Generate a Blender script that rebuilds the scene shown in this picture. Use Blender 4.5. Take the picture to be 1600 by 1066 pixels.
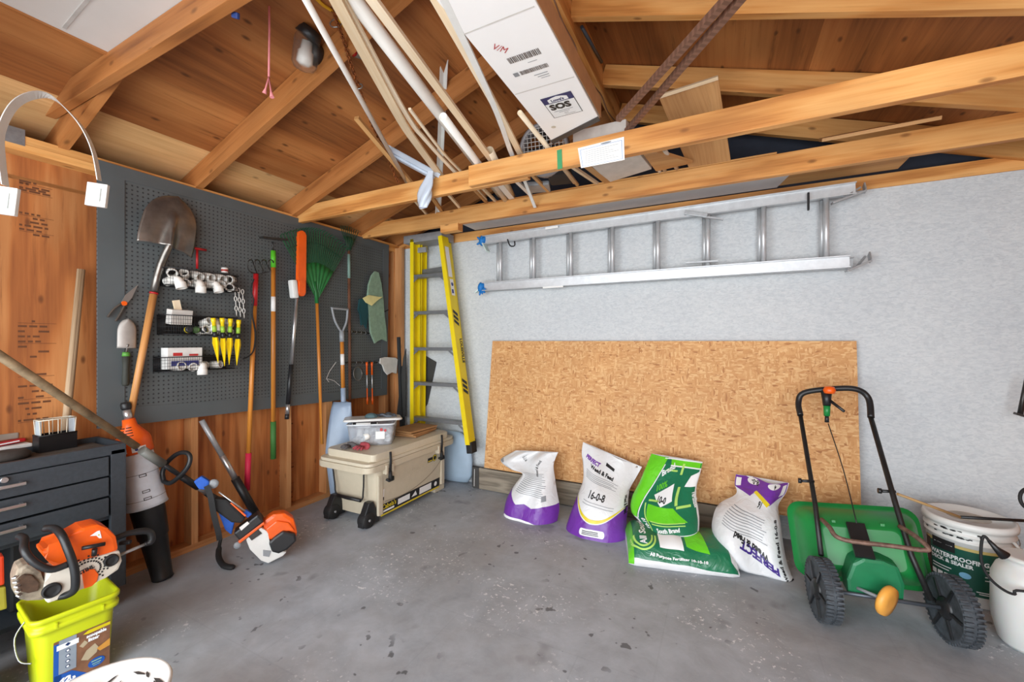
import bpy, bmesh, math, random
from mathutils import Vector, Matrix, Euler
from mathutils.geometry import tessellate_polygon

# ---------------------------------------------------------------- camera, sky, light
scene = bpy.context.scene
for o in list(bpy.data.objects):
    bpy.data.objects.remove(o)
C = scene.collection
CAM = Vector((3.07, -3.41, 1.36))
YAW = math.radians(26.9)
FPX = 651.0
cam_d = bpy.data.cameras.new('camera')
cam = bpy.data.objects.new('camera', cam_d)
C.objects.link(cam)
cam.location = CAM
cam.rotation_euler = (math.pi / 2, 0, YAW)
cam_d.sensor_width = 36
cam_d.lens = 36 * FPX / 1600
cam_d.clip_start = 0.05
scene.camera = cam
scene.view_settings.view_transform = 'Standard'
scene.view_settings.look = 'None'
scene.view_settings.gamma = 1
scene.view_settings.use_curve_mapping = False
scene.view_settings.exposure = 0.95

world = bpy.data.worlds.new('daylight')
scene.world = world
world.use_nodes = True
wn = world.node_tree.nodes
wn['Background'].inputs[0].default_value = (0.87, 0.94, 1.0, 1)
wn['Background'].inputs[1].default_value = 1.3

def area(name, loc, rot, sx, sy, power, col=(1, 1, 1)):
    d = bpy.data.lights.new(name, 'AREA')
    d.shape = 'RECTANGLE'
    d.size = sx; d.size_y = sy
    d.energy = power; d.color = col
    o = bpy.data.objects.new(name, d)
    C.objects.link(o)
    o.location = loc; o.rotation_euler = rot
    return o
# daylight coming in through the open garage door behind the camera
area('door_daylight', (2.5, -4.75, 1.15), (math.radians(94), 0, 0), 4.4, 2.2, 92, (0.90, 0.96, 1.0))

# ---------------------------------------------------------------- helpers
_S, _Cc = math.sin(YAW), math.cos(YAW)
def P(px, py, x=None, y=None, z=None, pl=None):
    """where a sight line through the photograph meets a real surface of the room"""
    u = px - 800; v = 533 - py
    d = Vector((u * _Cc - FPX * _S, u * _S + FPX * _Cc, v))
    if pl is not None:                      # plane: (normal, point)
        n, q = Vector(pl[0]), Vector(pl[1])
        t = (q - CAM).dot(n) / d.dot(n)
    elif x is not None: t = (x - CAM.x) / d.x
    elif y is not None: t = (y - CAM.y) / d.y
    else: t = (z - CAM.z) / d.z
    return CAM + d * t

R = math.radians
V = Vector
rnd = random.Random(7)

ROOTINV = {}
def _tagset(o, label, cat, group, kind):
    if label: o['label'] = label
    if cat: o['category'] = cat
    if group: o['group'] = group
    if kind: o['kind'] = kind

def thing(name, label, cat, loc=(0, 0, 0), M=None, group=None, kind=None):
    """Empty at a thing's base.  loc: parts are given in world coordinates.  M: parts are given in the thing's own frame."""
    o = bpy.data.objects.new(name, None)
    o.empty_display_size = 0.1
    C.objects.link(o)
    if M is not None:
        o.matrix_world = M
        ROOTINV[o.name] = Matrix.Identity(4)
    else:
        o.location = loc
        ROOTINV[o.name] = Matrix.Translation(-Vector(loc))
    _tagset(o, label, cat, group, kind)
    return o

def struct(name, loc=(0, 0, 0)):
    return thing(name, None, None, loc, kind='structure')

def frame(d, up=(0, 0, 1)):
    """rotation whose Z runs along d"""
    z = Vector(d).normalized(); u = Vector(up)
    if abs(z.dot(u.normalized())) > 0.999: u = Vector((1, 0, 0)) if abs(z.x) < .9 else Vector((0, 1, 0))
    x = u.cross(z).normalized(); y = z.cross(x)
    return Matrix((x, y, z)).transposed()

class MB:
    def __init__(self, M=None):
        self.bm = bmesh.new()
        self.uv = self.bm.loops.layers.uv.new('UVMap')
        self.M = M
        self.k = rnd.random() * 40
    def _v(self, p):
        return self.bm.verts.new(p)
    def face(self, vs, uvs=None, mi=0, smooth=False):
        try: f = self.bm.faces.new(vs)
        except ValueError: return None
        f.material_index = mi; f.smooth = smooth
        if uvs:
            for l, t in zip(f.loops, uvs): l[self.uv].uv = t
        return f
    def poly(self, pts, mi=0, uvs=None):
        return self.face([self._v(p) for p in pts], uvs, mi)
    # a box of size s centred on c with rotation matrix rot; grain runs along axis g
    def box(self, c, s, rot=None, g=None, mi=0, bev=0):
        rot = rot.to_3x3() if rot is not None else Matrix.Identity(3)
        c = Vector(c)
        if g is None: g = max(range(3), key=lambda i: s[i])
        o1, o2 = [i for i in range(3) if i != g]
        k = self.k + rnd.random() * 9
        vs = []
        h = [x / 2 for x in s]
        sub = bmesh.new() if False else None
        for i in range(8):
            l = Vector(((-1, 1)[i & 1] * h[0], (-1, 1)[(i >> 1) & 1] * h[1], (-1, 1)[(i >> 2) & 1] * h[2]))
            vs.append((self._v(c + rot @ l), l))
        quads = [(0, 2, 3, 1), (4, 5, 7, 6), (0, 1, 5, 4), (2, 6, 7, 3), (0, 4, 6, 2), (1, 3, 7, 5)]
        fs = []
        for qn, q in enumerate(quads):
            n = (2, 2, 1, 1, 0, 0)[qn]
            uvs = []
            for i in q:
                l = vs[i][1]
                if n == g: uvs.append((l[o1] + k, l[o2] + k))
                else:
                    o = o1 if n == o2 else o2
                    uvs.append((l[g] + k, l[o] + k * .37 + (3.1 if n == o2 else 0)))
            f = self.face([vs[i][0] for i in q], uvs, mi)
            fs.append(f)
        if bev:
            es = list({e for f in fs for e in f.edges})
            bmesh.ops.bevel(self.bm, geom=es, offset=bev, segments=2, affect='EDGES', profile=.6)
        return self
    def bar(self, a, b, w, h, up=(0, 0, 1), mi=0, bev=0):
        """square-edged bar from a to b; w across, h along up"""
        a, b = Vector(a), Vector(b)
        rot = frame(b - a, up)
        self.box((a + b) / 2, (w, h, (b - a).length), rot, 2, mi, bev)
        return self
    def ring(self, c, rot, r, n, sy=1.0, ph=0):
        return [self._v(c + rot @ Vector((r * math.cos(2 * math.pi * i / n + ph), sy * r * math.sin(2 * math.pi * i / n + ph), 0))) for i in range(n)]
    def skin(self, rings, caps=(True, True), mi=0, smooth=True, closed=True, vlen=None):
        n = len(rings[0])
        k = self.k
        L = 0
        for j in range(len(rings) - 1):
            A, B = rings[j], rings[j + 1]
            dl = (A[0].co - B[0].co).length
            m = n if closed else n - 1
            for i in range(m):
                i2 = (i + 1) % n
                self.face([A[i], A[i2], B[i2], B[i]], [(L + k, .05 * i + k), (L + k, .05 * (i + 1) + k), (L + dl + k, .05 * (i + 1) + k), (L + dl + k, .05 * i + k)], mi, smooth)
            L += dl
        if caps[0]: self.face(list(reversed(rings[0])), [(k, k)] * n, mi)
        if caps[1]: self.face(rings[-1], [(k, k)] * n, mi)
        return self
    def tube(self, pts, r, seg=10, caps=True, mi=0, sy=1.0, up=(0, 0, 1), closed=False):
        pts = [Vector(p) for p in pts]
        n = len(pts)
        rs = r if isinstance(r, (list, tuple)) else [r] * n
        rings = []
        d0 = (pts[1] - pts[0]).normalized()
        rot = frame(d0, up)
        prev = d0
        for i, p in enumerate(pts):
            if closed: d = (pts[(i + 1) % n] - pts[i - 1]).normalized()
            elif i == 0: d = d0
            elif i == n - 1: d = (pts[i] - pts[i - 1]).normalized()
            else: d = ((pts[i + 1] - pts[i]).normalized() + (pts[i] - pts[i - 1]).normalized()).normalized()
            q = prev.rotation_difference(d)
            rot = q.to_matrix() @ rot
            prev = d
            rings.append(self.ring(p, rot, rs[i], seg, sy))
        if closed:
            rings.append(rings[0])
            self.skin(rings, (False, False), mi)
        else: self.skin(rings, (caps, caps), mi)
        return self
    def strip(self, pts, w, t, side=(0, 1, 0), mi=0, smooth=True):
        """flat band through pts; width w along side, thickness t"""
        pts = [Vector(p) for p in pts]; rings = []
        for i, p in enumerate(pts):
            a = pts[max(i - 1, 0)]; b = pts[min(i + 1, len(pts) - 1)]
            d = (b - a).normalized()
            sd = Vector(side[i]) if isinstance(side, list) else Vector(side)
            s = (sd - d * sd.dot(d)).normalized()
            nn = d.cross(s)
            ww = w[i] if isinstance(w, (list, tuple)) else w
            rings.append([self._v(p + s * x * ww / 2 + nn * y * t / 2) for x, y in ((-1, -1), (1, -1), (1, 1), (-1, 1))])
        return self.skin(rings, mi=mi, smooth=False)
    def lathe(self, prof, seg=24, M=None, mi=0, caps=True, smooth=True):
        """prof = [(r, z)...] about Z of M"""
        M = M or Matrix.Identity(4)
        rings = []
        for r, z in prof:
            rings.append([self._v(M @ Vector((max(r, 1e-5) * math.cos(2 * math.pi * i / seg), max(r, 1e-5) * math.sin(2 * math.pi * i / seg), z))) for i in range(seg)])
        return self.skin(rings, (caps, caps), mi, smooth)
    def prism(self, pts, t, M=None, mi=0, bev=0):
        """2-D outline pts in the xy plane of M, from z=0 to z=t"""
        M = M or Matrix.Identity(4)
        a = [self._v(M @ Vector((p[0], p[1], 0))) for p in pts]
        b = [self._v(M @ Vector((p[0], p[1], t))) for p in pts]
        k = self.k; n = len(pts)
        fs = [self.face(list(reversed(a)), [(p[0] + k, p[1] + k) for p in reversed(pts)], mi),
              self.face(b, [(p[0] + k, p[1] + k) for p in pts], mi)]
        for i in range(n):
            j = (i + 1) % n
            fs.append(self.face([a[i], a[j], b[j], b[i]], [(pts[i][0] + k, k), (pts[j][0] + k, k), (pts[j][0] + k, k + t), (pts[i][0] + k, k + t)], mi))
        if bev:
            es = list({e for f in fs if f for e in f.edges})
            bmesh.ops.bevel(self.bm, geom=es, offset=bev, segments=2, affect='EDGES', profile=.6)
        return self
    def grid(self, fn, nu, nv, mi=0, smooth=True, wrap=False, u0=0., u1=1., v0=0., v1=1.):
        """surface fn(u, v)"""
        vs = [[self._v(fn(u0 + (u1 - u0) * i / nu, v0 + (v1 - v0) * j / nv)) for i in range(nu if wrap else nu + 1)] for j in range(nv + 1)]
        for j in range(nv):
            for i in range(nu):
                i2 = (i + 1) % nu if wrap else i + 1
                uvs = [(u0 + (u1 - u0) * a / nu, v0 + (v1 - v0) * b / nv) for a, b in ((i, j), (i + 1, j), (i + 1, j + 1), (i, j + 1))]
                self.face([vs[j][i], vs[j][i2], vs[j + 1][i2], vs[j + 1][i]], uvs, mi, smooth)
        return self
    def torus(self, c, rot, R_, r, seg=24, s2=8, mi=0, a0=0, a1=2 * math.pi):
        full = abs(a1 - a0 - 2 * math.pi) < 1e-3
        n = seg
        pts = [Vector(c) + rot @ Vector((R_ * math.cos(a0 + (a1 - a0) * i / n), R_ * math.sin(a0 + (a1 - a0) * i / n), 0)) for i in range(n if full else n + 1)]
        return self.tube(pts, r, s2, closed=full, mi=mi)
    def xform(self, fn):
        for v in self.bm.verts: v.co = Vector(fn(v.co))
        return self
    def build(self, name, mat, parent=None, label=None, cat=None, group=None, kind=None, bevel=0, smooth=None, subsurf=0, solid=0, weld=0, autos=None):
        bm = self.bm
        if self.M is not None: bm.transform(self.M)
        if weld: bmesh.ops.remove_doubles(bm, verts=bm.verts, dist=weld)
        bmesh.ops.recalc_face_normals(bm, faces=bm.faces)
        loc = Vector((0, 0, 0))
        if parent is not None:
            inv = ROOTINV[parent.name]
            bm.transform(inv)
        elif bm.verts:
            xs = [v.co.x for v in bm.verts]; ys = [v.co.y for v in bm.verts]; zs = [v.co.z for v in bm.verts]
            loc = Vector(((min(xs) + max(xs)) / 2, (min(ys) + max(ys)) / 2, min(zs)))
            bm.transform(Matrix.Translation(-loc))
        me = bpy.data.meshes.new(name)
        bm.to_mesh(me); bm.free()
        for m in (mat if isinstance(mat, (list, tuple)) else [mat]): me.materials.append(m)
        o = bpy.data.objects.new(name, me)
        C.objects.link(o)
        o.location = loc
        if parent is not None:
            o.parent = parent
            ROOTINV[o.name] = ROOTINV[parent.name]
        else: ROOTINV[o.name] = Matrix.Translation(-loc)
        if smooth is not None:
            for p in me.polygons: p.use_smooth = smooth
        if solid:
            m = o.modifiers.new('solid', 'SOLIDIFY'); m.thickness = solid; m.offset = 0
        if bevel:
            m = o.modifiers.new('bevel', 'BEVEL'); m.width = bevel; m.segments = 2; m.limit_method = 'ANGLE'; m.angle_limit = R(40)
        if subsurf:
            m = o.modifiers.new('sub', 'SUBSURF'); m.levels = subsurf; m.render_levels = subsurf
        _tagset(o, label, cat, group, kind)
        return o

def copy_tree(o, parent=None):
    c = o.copy(); C.objects.link(c)
    if parent is not None: c.parent = parent
    for ch in o.children: copy_tree(ch, c)
    return c

# ---- flat marks and lettering that follow a surface
def smoothpts(pts, n=8):
    """Catmull-Rom through pts"""
    pts = [Vector(p) for p in pts]; out = []
    for i in range(len(pts) - 1):
        p0 = pts[max(i - 1, 0)]; p1 = pts[i]; p2 = pts[i + 1]; p3 = pts[min(i + 2, len(pts) - 1)]
        for k in range(n):
            t = k / n
            out.append(.5 * ((2 * p1) + (p2 - p0) * t + (2 * p0 - 5 * p1 + 4 * p2 - p3) * t * t + (3 * p1 - p0 - 3 * p2 + p3) * t ** 3))
    out.append(pts[-1])
    return out

def shape_bm(polys):
    bm = bmesh.new()
    for pts in polys:
        vs = [bm.verts.new((p[0], p[1], 0)) for p in pts]
        for t in tessellate_polygon([[Vector((p[0], p[1], 0)) for p in pts]]):
            try: bm.faces.new([vs[i] for i in t])
            except ValueError: pass
    return bm

def text_bm(s, size, x=0, y=0, rot=0, align='LEFT', sx=1.0, bold=0.0, shear=0.0):
    cu = bpy.data.curves.new('t', 'FONT')
    cu.body = s; cu.size = size; cu.align_x = align; cu.resolution_u = 2; cu.offset = bold; cu.shear = shear
    o = bpy.data.objects.new('t', cu)
    C.objects.link(o)
    dg = bpy.context.evaluated_depsgraph_get()
    dg.update()
    me = o.evaluated_get(dg).to_mesh()
    bm = bmesh.new(); bm.from_mesh(me)
    bpy.data.objects.remove(o); bpy.data.curves.remove(cu)
    bmesh.ops.triangulate(bm, faces=bm.faces)
    bm.transform(Matrix.Translation((x, y, 0)) @ Matrix.Rotation(rot, 4, 'Z') @ Matrix.Diagonal((sx, 1, 1, 1)))
    return bm

def decal(bm, fn, mat, parent, name, cut=0, off=0.0, flat=True):
    """map the flat shape bm through fn(u, v) -> point; cut = grid step for bending it along the surface"""
    if cut:
        xs = [v.co.x for v in bm.verts]; ys = [v.co.y for v in bm.verts]
        for ax, lo, hi in ((0, min(xs), max(xs)), (1, min(ys), max(ys))):
            k = math.floor(lo / cut) + 1
            while k * cut < hi:
                n = [0, 0, 0]; n[ax] = 1; c = [0, 0, 0]; c[ax] = k * cut
                bmesh.ops.bisect_plane(bm, geom=bm.verts[:] + bm.edges[:] + bm.faces[:], plane_co=c, plane_no=n)
                k += 1
    for v in bm.verts: v.co = Vector(fn(v.co.x, v.co.y))
    m = MB(); m.bm.free(); m.bm = bm; m.M = None
    return m.build(name, mat, parent, smooth=bool(cut))

def onplane(M, off=0.0006):
    return lambda u, v: M @ Vector((u, v, off))

def rect(x0, y0, x1, y1): return [(x0, y0), (x1, y0), (x1, y1), (x0, y1)]
def disc(x, y, r, n=24, ry=None): return [(x + r * math.cos(2 * math.pi * i / n), y + (ry or r) * math.sin(2 * math.pi * i / n)) for i in range(n)]
def rrect(x0, y0, x1, y1, r, n=5):
    out = []
    for cx, cy, a in ((x1 - r, y0 + r, -90), (x1 - r, y1 - r, 0), (x0 + r, y1 - r, 90), (x0 + r, y0 + r, 180)):
        for i in range(n + 1):
            t = R(a + 90 * i / n); out.append((cx + r * math.cos(t), cy + r * math.sin(t)))
    return out
def join_bm(*bms):
    a = bms[0]
    for b in bms[1:]:
        me = bpy.data.meshes.new('j'); b.to_mesh(me); a.from_mesh(me); b.free(); bpy.data.meshes.remove(me)
    return a

# ---------------------------------------------------------------- materials
def srgb(r, g, b, a=1):
    f = lambda c: (c / 255 / 12.92) if c / 255 <= .04045 else ((c / 255 + .055) / 1.055) ** 2.4
    return (f(r), f(g), f(b), a)

class NT:
    def __init__(self, name):
        self.m = bpy.data.materials.new(name); self.m.use_nodes = True
        self.t = self.m.node_tree; self.n = self.t.nodes; self.l = self.t.links
        self.b = self.n['Principled BSDF']
    def add(self, ty, **kw):
        n = self.n.new(ty)
        for k, v in kw.items():
            if k.startswith('i_'): n.inputs[k[2:]].default_value = v
            else: setattr(n, k, v)
        return n
    def link(self, a, b): self.l.new(a, b)
    def coord(self, kind='Object', scale=(1, 1, 1), rot=(0, 0, 0), loc=(0, 0, 0)):
        tc = self.add('ShaderNodeTexCoord'); mp = self.add('ShaderNodeMapping')
        mp.inputs['Scale'].default_value = scale; mp.inputs['Rotation'].default_value = rot; mp.inputs['Location'].default_value = loc
        self.link(tc.outputs[kind], mp.inputs[0]); return mp.outputs[0]
    def noise(self, vec, scale, detail=4, rough=.6, dist=0):
        n = self.add('ShaderNodeTexNoise'); n.inputs['Scale'].default_value = scale; n.inputs['Detail'].default_value = detail
        n.inputs['Roughness'].default_value = rough; n.inputs['Distortion'].default_value = dist
        if vec: self.link(vec, n.inputs['Vector'])
        return n.outputs['Fac']
    def ramp(self, fac, stops, interp='LINEAR'):
        r = self.add('ShaderNodeValToRGB'); cr = r.color_ramp; cr.interpolation = interp
        while len(cr.elements) < len(stops): cr.elements.new(.5)
        for e, (p, c) in zip(cr.elements, stops):
            e.position = p; e.color = c if len(c) == 4 else (*c, 1)
        self.link(fac, r.inputs[0]); return r.outputs[0]
    def mix(self, fac, a, b, mode='MIX'):
        m = self.add('ShaderNodeMix', data_type='RGBA', blend_type=mode)
        for s, v in ((0, fac), (6, a), (7, b)):
            if hasattr(v, 'is_linked') or hasattr(v, 'links'): self.link(v, m.inputs[s])
            else: m.inputs[s].default_value = v
        return m.outputs[2]
    def math(self, op, a, b=0.0):
        m = self.add('ShaderNodeMath', operation=op)
        for s, v in ((0, a), (1, b)):
            if hasattr(v, 'links'): self.link(v, m.inputs[s])
            else: m.inputs[s].default_value = v
        return m.outputs[0]
    def bump(self, h, strength=.3, dist=.002):
        b = self.add('ShaderNodeBump'); b.inputs['Strength'].default_value = strength; b.inputs['Distance'].default_value = dist
        self.link(h, b.inputs['Height']); self.link(b.outputs[0], self.b.inputs['Normal'])
    def out(self, col=None, rough=.6, metal=0, **kw):
        if col is not None:
            if hasattr(col, 'links'): self.link(col, self.b.inputs['Base Color'])
            else: self.b.inputs['Base Color'].default_value = col
        if hasattr(rough, 'links'): self.link(rough, self.b.inputs['Roughness'])
        else: self.b.inputs['Roughness'].default_value = rough
        self.b.inputs['Metallic'].default_value = metal
        for k, v in kw.items(): self.b.inputs[k.replace('_', ' ')].default_value = v
        return self.m

MATS = {}
def plain(name, rgb, rough=.5, metal=0, var=.12, scale=14, bump=0, **kw):
    """one colour with a little procedural wear"""
    if name in MATS: return MATS[name]
    t = NT(name)
    c = srgb(*rgb)
    vec = t.coord()
    f = t.noise(vec, scale, 3)
    d = tuple(x * (1 - var) for x in c[:3]); e = tuple(min(1, x * (1 + var * .6)) for x in c[:3])
    col = t.ramp(f, [(.3, d), (.7, e)])
    if bump: t.bump(t.noise(vec, scale * 1.6, 2, .5, 1.5) if bump > .3 else f, bump, .006)
    MATS[name] = t.out(col, rough, metal, **kw)
    return MATS[name]

def wood(name, dark, mid, light, knots=.5, freq=1.0, rough=.6, streak=.35, gs=1.0):
    t = NT(name)
    tc = t.add('ShaderNodeTexCoord')
    mp = t.add('ShaderNodeMapping'); t.link(tc.outputs['UV'], mp.inputs[0])
    mp.inputs['Scale'].default_value = (1.1 * gs, 9 * gs, 1)
    warp = t.add('ShaderNodeTexNoise'); warp.inputs['Scale'].default_value = 1.1 * freq; warp.inputs['Detail'].default_value = 3
    t.link(mp.outputs[0], warp.inputs['Vector'])
    rings = t.add('ShaderNodeMath', operation='MULTIPLY'); t.link(warp.outputs['Fac'], rings.inputs[0]); rings.inputs[1].default_value = 22 * freq
    sn = t.math('SINE', rings.outputs[0])
    fine = t.noise(t_map(t, tc, (3 * gs, 90 * gs, 1)), 1.0, 3)
    s = t.math('MULTIPLY', sn, .22)
    s = t.math('ADD', s, .5)
    s2 = t.math('MULTIPLY', fine, .5)
    s = t.math('ADD', s, s2); s = t.math('SUBTRACT', s, .25)
    col = t.ramp(s, [(.15, srgb(*dark)), (.45, srgb(*mid)), (.85, srgb(*light))])
    big = t.noise(t_map(t, tc, (.8, 2.2, 1)), 1.3, 2)
    sh = t.ramp(big, [(.3, (.72, .70, .68)), (.7, (1.12, 1.1, 1.08))])
    col = t.mix(1.0, col, sh, 'MULTIPLY')
    if knots:
        vo = t.add('ShaderNodeTexVoronoi', voronoi_dimensions='2D'); vo.inputs['Scale'].default_value = 1.0
        t.link(t_map(t, tc, (3.2, 7.0, 1)), vo.inputs['Vector'])
        kn = t.ramp(vo.outputs['Distance'], [(.025, (1, 1, 1)), (.05, (.7, .7, .7)), (.09, (0, 0, 0))])
        kc = t.add('ShaderNodeSeparateColor'); t.link(vo.outputs['Color'], kc.inputs[0])
        kn = t.math('MULTIPLY', kn, t.math('GREATER_THAN', kc.outputs[0], .62))
        kf = t.math('MULTIPLY', kn, knots)
        col = t.mix(kf, col, tuple(x * .45 for x in srgb(*dark)[:3]) + (1,))
    # thin dark grain streaks
    sk = t.noise(t_map(t, tc, (2.2 * gs, 38 * gs, 1)), 1.0, 5, .75)
    col = t.mix(t.math('MULTIPLY', t.ramp(sk, [(.56, (0, 0, 0)), (.70, (1, 1, 1))]), streak), col, tuple(x * .55 for x in srgb(*dark)[:3]) + (1,))
    t.bump(s, .15, .002)
    return t.out(col, rough)
def t_map(t, tc, scale):
    mp = t.add('ShaderNodeMapping'); t.link(tc.outputs['UV'], mp.inputs[0]); mp.inputs['Scale'].default_value = scale
    return mp.outputs[0]
# ---------------------------------------------------------------- the room
W_beam = wood('fir_beam', (176, 110, 50), (214, 150, 80), (232, 178, 110), .75, .8, streak=.25)
W_old = wood('old_rafter', (130, 78, 38), (172, 110, 56), (192, 130, 74), .6, .7)
W_deck = wood('roof_plywood', (120, 70, 32), (164, 102, 52), (190, 130, 74), .85, .55, gs=.55, streak=.75)
W_new = wood('new_plywood', (204, 156, 100), (232, 192, 136), (242, 210, 160), .7, .4, gs=.6, streak=.3)
W_side = wood('siding_plywood', (146, 82, 40), (188, 116, 60), (212, 148, 90), .8, .9, gs=.6, streak=.6)
W_stud = wood('stud_wood', (168, 110, 62), (206, 150, 98), (224, 176, 124), .5, .5)
W_pale = wood('pale_strip', (226, 200, 160), (242, 224, 194), (250, 238, 216), .1, .5, streak=.1)
W_board = wood('pale_board', (176, 124, 72), (206, 158, 102), (222, 180, 124), .15, .5)
W_handle = wood('ash_handle', (168, 112, 60), (204, 146, 86), (220, 168, 108), .05, .5, rough=.45)
W_hand2 = wood('varnished_handle', (190, 112, 40), (218, 146, 62), (232, 170, 86), .05, .4, rough=.35)
W_weather = wood('weathered_pole', (112, 90, 66), (156, 130, 100), (184, 162, 132), .3, .8)
W_deckbd = wood('composite_decking', (92, 84, 72), (128, 118, 104), (150, 140, 124), .0, 1.2)

# stucco
t = NT('grey_stucco')
vec = t.coord()
n1 = t.noise(vec, 9, 6, .7, .6)
n2 = t.noise(t.coord(scale=(1, 1, 1.0)), 1.4, 3)
n3 = t.noise(t.coord(scale=(1, 1, 2.2)), 28, 4, .6, 1.2)
col = t.ramp(n2, [(.3, srgb(190, 195, 199)), (.7, srgb(206, 209, 210))])
col = t.mix(.35, col, t.ramp(n3, [(.35, srgb(168, 174, 180)), (.6, srgb(216, 218, 218))]))
h = t.math('ADD', n1, n3)
t.bump(h, .55, .006)
M_stucco = t.out(col, .85)

# floor
t = NT('worn_concrete')
vec = t.coord()
n1 = t.noise(vec, .9, 5, .62, .5)
n2 = t.noise(vec, 6, 6, .7, .3)
n3 = t.noise(t.coord(loc=(3, 1, 0)), 30, 3, .6)
col = t.ramp(n1, [(.3, srgb(132, 138, 146)), (.5, srgb(158, 166, 175)), (.7, srgb(178, 187, 198))])
col = t.mix(.35, col, t.ramp(n2, [(.35, srgb(132, 134, 136)), (.65, srgb(188, 193, 199))]))
# white paint specks gathered in patches
sp = t.noise(t.coord(loc=(9, 4, 0)), 42, 3, .7)
pm = t.noise(t.coord(loc=(5, 7, 0)), 1.6, 3, .6)
spm = t.math('MULTIPLY', t.ramp(sp, [(.60, (0, 0, 0)), (.66, (1, 1, 1))]), t.ramp(pm, [(.52, (0, 0, 0)), (.62, (1, 1, 1))]))
col = t.mix(t.math('MULTIPLY', spm, .75), col, srgb(236, 238, 240))
bn = t.noise(t.coord(loc=(1, 6, 0)), 1.1, 4, .6)
col = t.mix(t.math('MULTIPLY', t.ramp(bn, [(.48, (0, 0, 0)), (.62, (1, 1, 1))]), .3), col, srgb(144, 138, 132))
# damp oil marks
om = t.noise(t.coord(loc=(2.3, 8.1, 0)), 3.2, 3, .5)
of = t.ramp(om, [(.66, (0, 0, 0)), (.72, (1, 1, 1))])
col = t.mix(t.math('MULTIPLY', of, .4), col, srgb(66, 64, 64))
dk = t.noise(t.coord(loc=(4, 2, 0)), 16, 2, .5)
dm = t.noise(t.coord(loc=(7, 3, 0)), 1.3, 2)
col = t.mix(t.math('MULTIPLY', t.math('MULTIPLY', t.ramp(dk, [(.68, (0, 0, 0)), (.71, (1, 1, 1))]), t.ramp(dm, [(.45, (0, 0, 0)), (.55, (1, 1, 1))])), .7), col, srgb(50, 50, 52))
# score lines
tc = t.add('ShaderNodeTexCoord'); br = t.add('ShaderNodeTexBrick'); br.offset = 0.5
t.link(tc.outputs['Object'], br.inputs['Vector'])
for k, v_ in (('Scale', 1.0), ('Mortar Size', .004), ('Mortar Smooth', .3), ('Brick Width', .62), ('Row Height', .62)): br.inputs[k].default_value = v_
br.inputs['Color1'].default_value = br.inputs['Color2'].default_value = (1, 1, 1, 1); br.inputs['Mortar'].default_value = (.78, .78, .78, 1)
col = t.mix(.22, col, br.outputs['Color'], 'MULTIPLY')
t.bump(n2, .25, .003)
M_floor = t.out(col, t.ramp(n2, [(.3, (.45, .45, .45)), (.7, (.65, .65, .65))]))

m = MB(); m.box((2.2, -2.3, -.05), (5.4, 5.4, .1)); m.build('floor', M_floor, kind='structure')
m = MB(); m.box((2.2, -11, -.07), (16, 12, .1)); m.build('bounce_driveway', plain('bounce_concrete', (205, 203, 198), .8), kind='structure')  # unseen pale ground outside, added to bounce daylight up to the ceiling

# back wall: stucco, timber plate, dark gable above
wb = struct('wall_back')
m = MB(); m.box((2.35, .1, 1.165), (4.9, .2, 2.33)); m.build('stucco_panel', M_stucco, wb)
m = MB(); m.bar((-.09, .035, 2.372), (4.7, .035, 2.372), .09, .085); m.build('top_plate', W_beam, wb)
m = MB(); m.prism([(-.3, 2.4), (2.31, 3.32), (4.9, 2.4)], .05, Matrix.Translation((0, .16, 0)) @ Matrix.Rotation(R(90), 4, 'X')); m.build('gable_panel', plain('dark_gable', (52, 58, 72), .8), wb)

# left wall: plywood siding, studs, plates
wl = struct('wall_left')
m = MB(); m.box((-.105, -2.4, 1.2), (.03, 5.0, 2.4), g=2); m.build('siding', W_side, wl)
def stud_y(px, py=700): return P(px, py, x=0).y
for y_, w_ in ((-1.925, .038), (-1.265, .038), (-.888, .062), (-.06, .06), (-.19, .045), (-2.90, .04), (-3.3, .04), (-3.95, .04)):
    m = MB(); m.bar((-.045, y_, .04), (-.045, y_, 2.288), .09, w_, (0, 1, 0)); m.build('stud', W_stud, wl)
m = MB(); m.bar((-.045, -4.8, .02), (-.045, 0, .02), .09, .04); m.build('sill_plate', W_stud, wl)
m = MB(); m.bar((-.045, -4.8, 2.35), (-.045, 0, 2.35), .09, .04); m.bar((-.045, -4.8, 2.31), (-.045, 0, 2.31), .09, .038); m.build('top_plate', W_beam, wl)

# right wall (its corner post shows at the edge of the photograph)
wr = struct('wall_right')
m = MB(); m.box((4.74, -2.4, 1.2), (.03, 5.0, 2.4), g=2); m.build('siding', W_side, wr)
for y_ in (-.05, -.7, -1.35, -2.0, -2.65, -3.3, -3.95):
    m = MB(); m.bar((4.68, y_, .04), (4.68, y_, 2.33), .09, .045, (0, 1, 0)); m.build('stud', W_stud, wr)
m = MB(); m.bar((4.68, -4.8, 2.35), (4.68, 0, 2.35), .09, .075); m.build('top_plate', W_beam, wr)
m = MB(); m.bar((4.68, -4.8, .02), (4.68, 0, .02), .09, .04); m.build('sill_plate', W_stud, wr)

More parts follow.
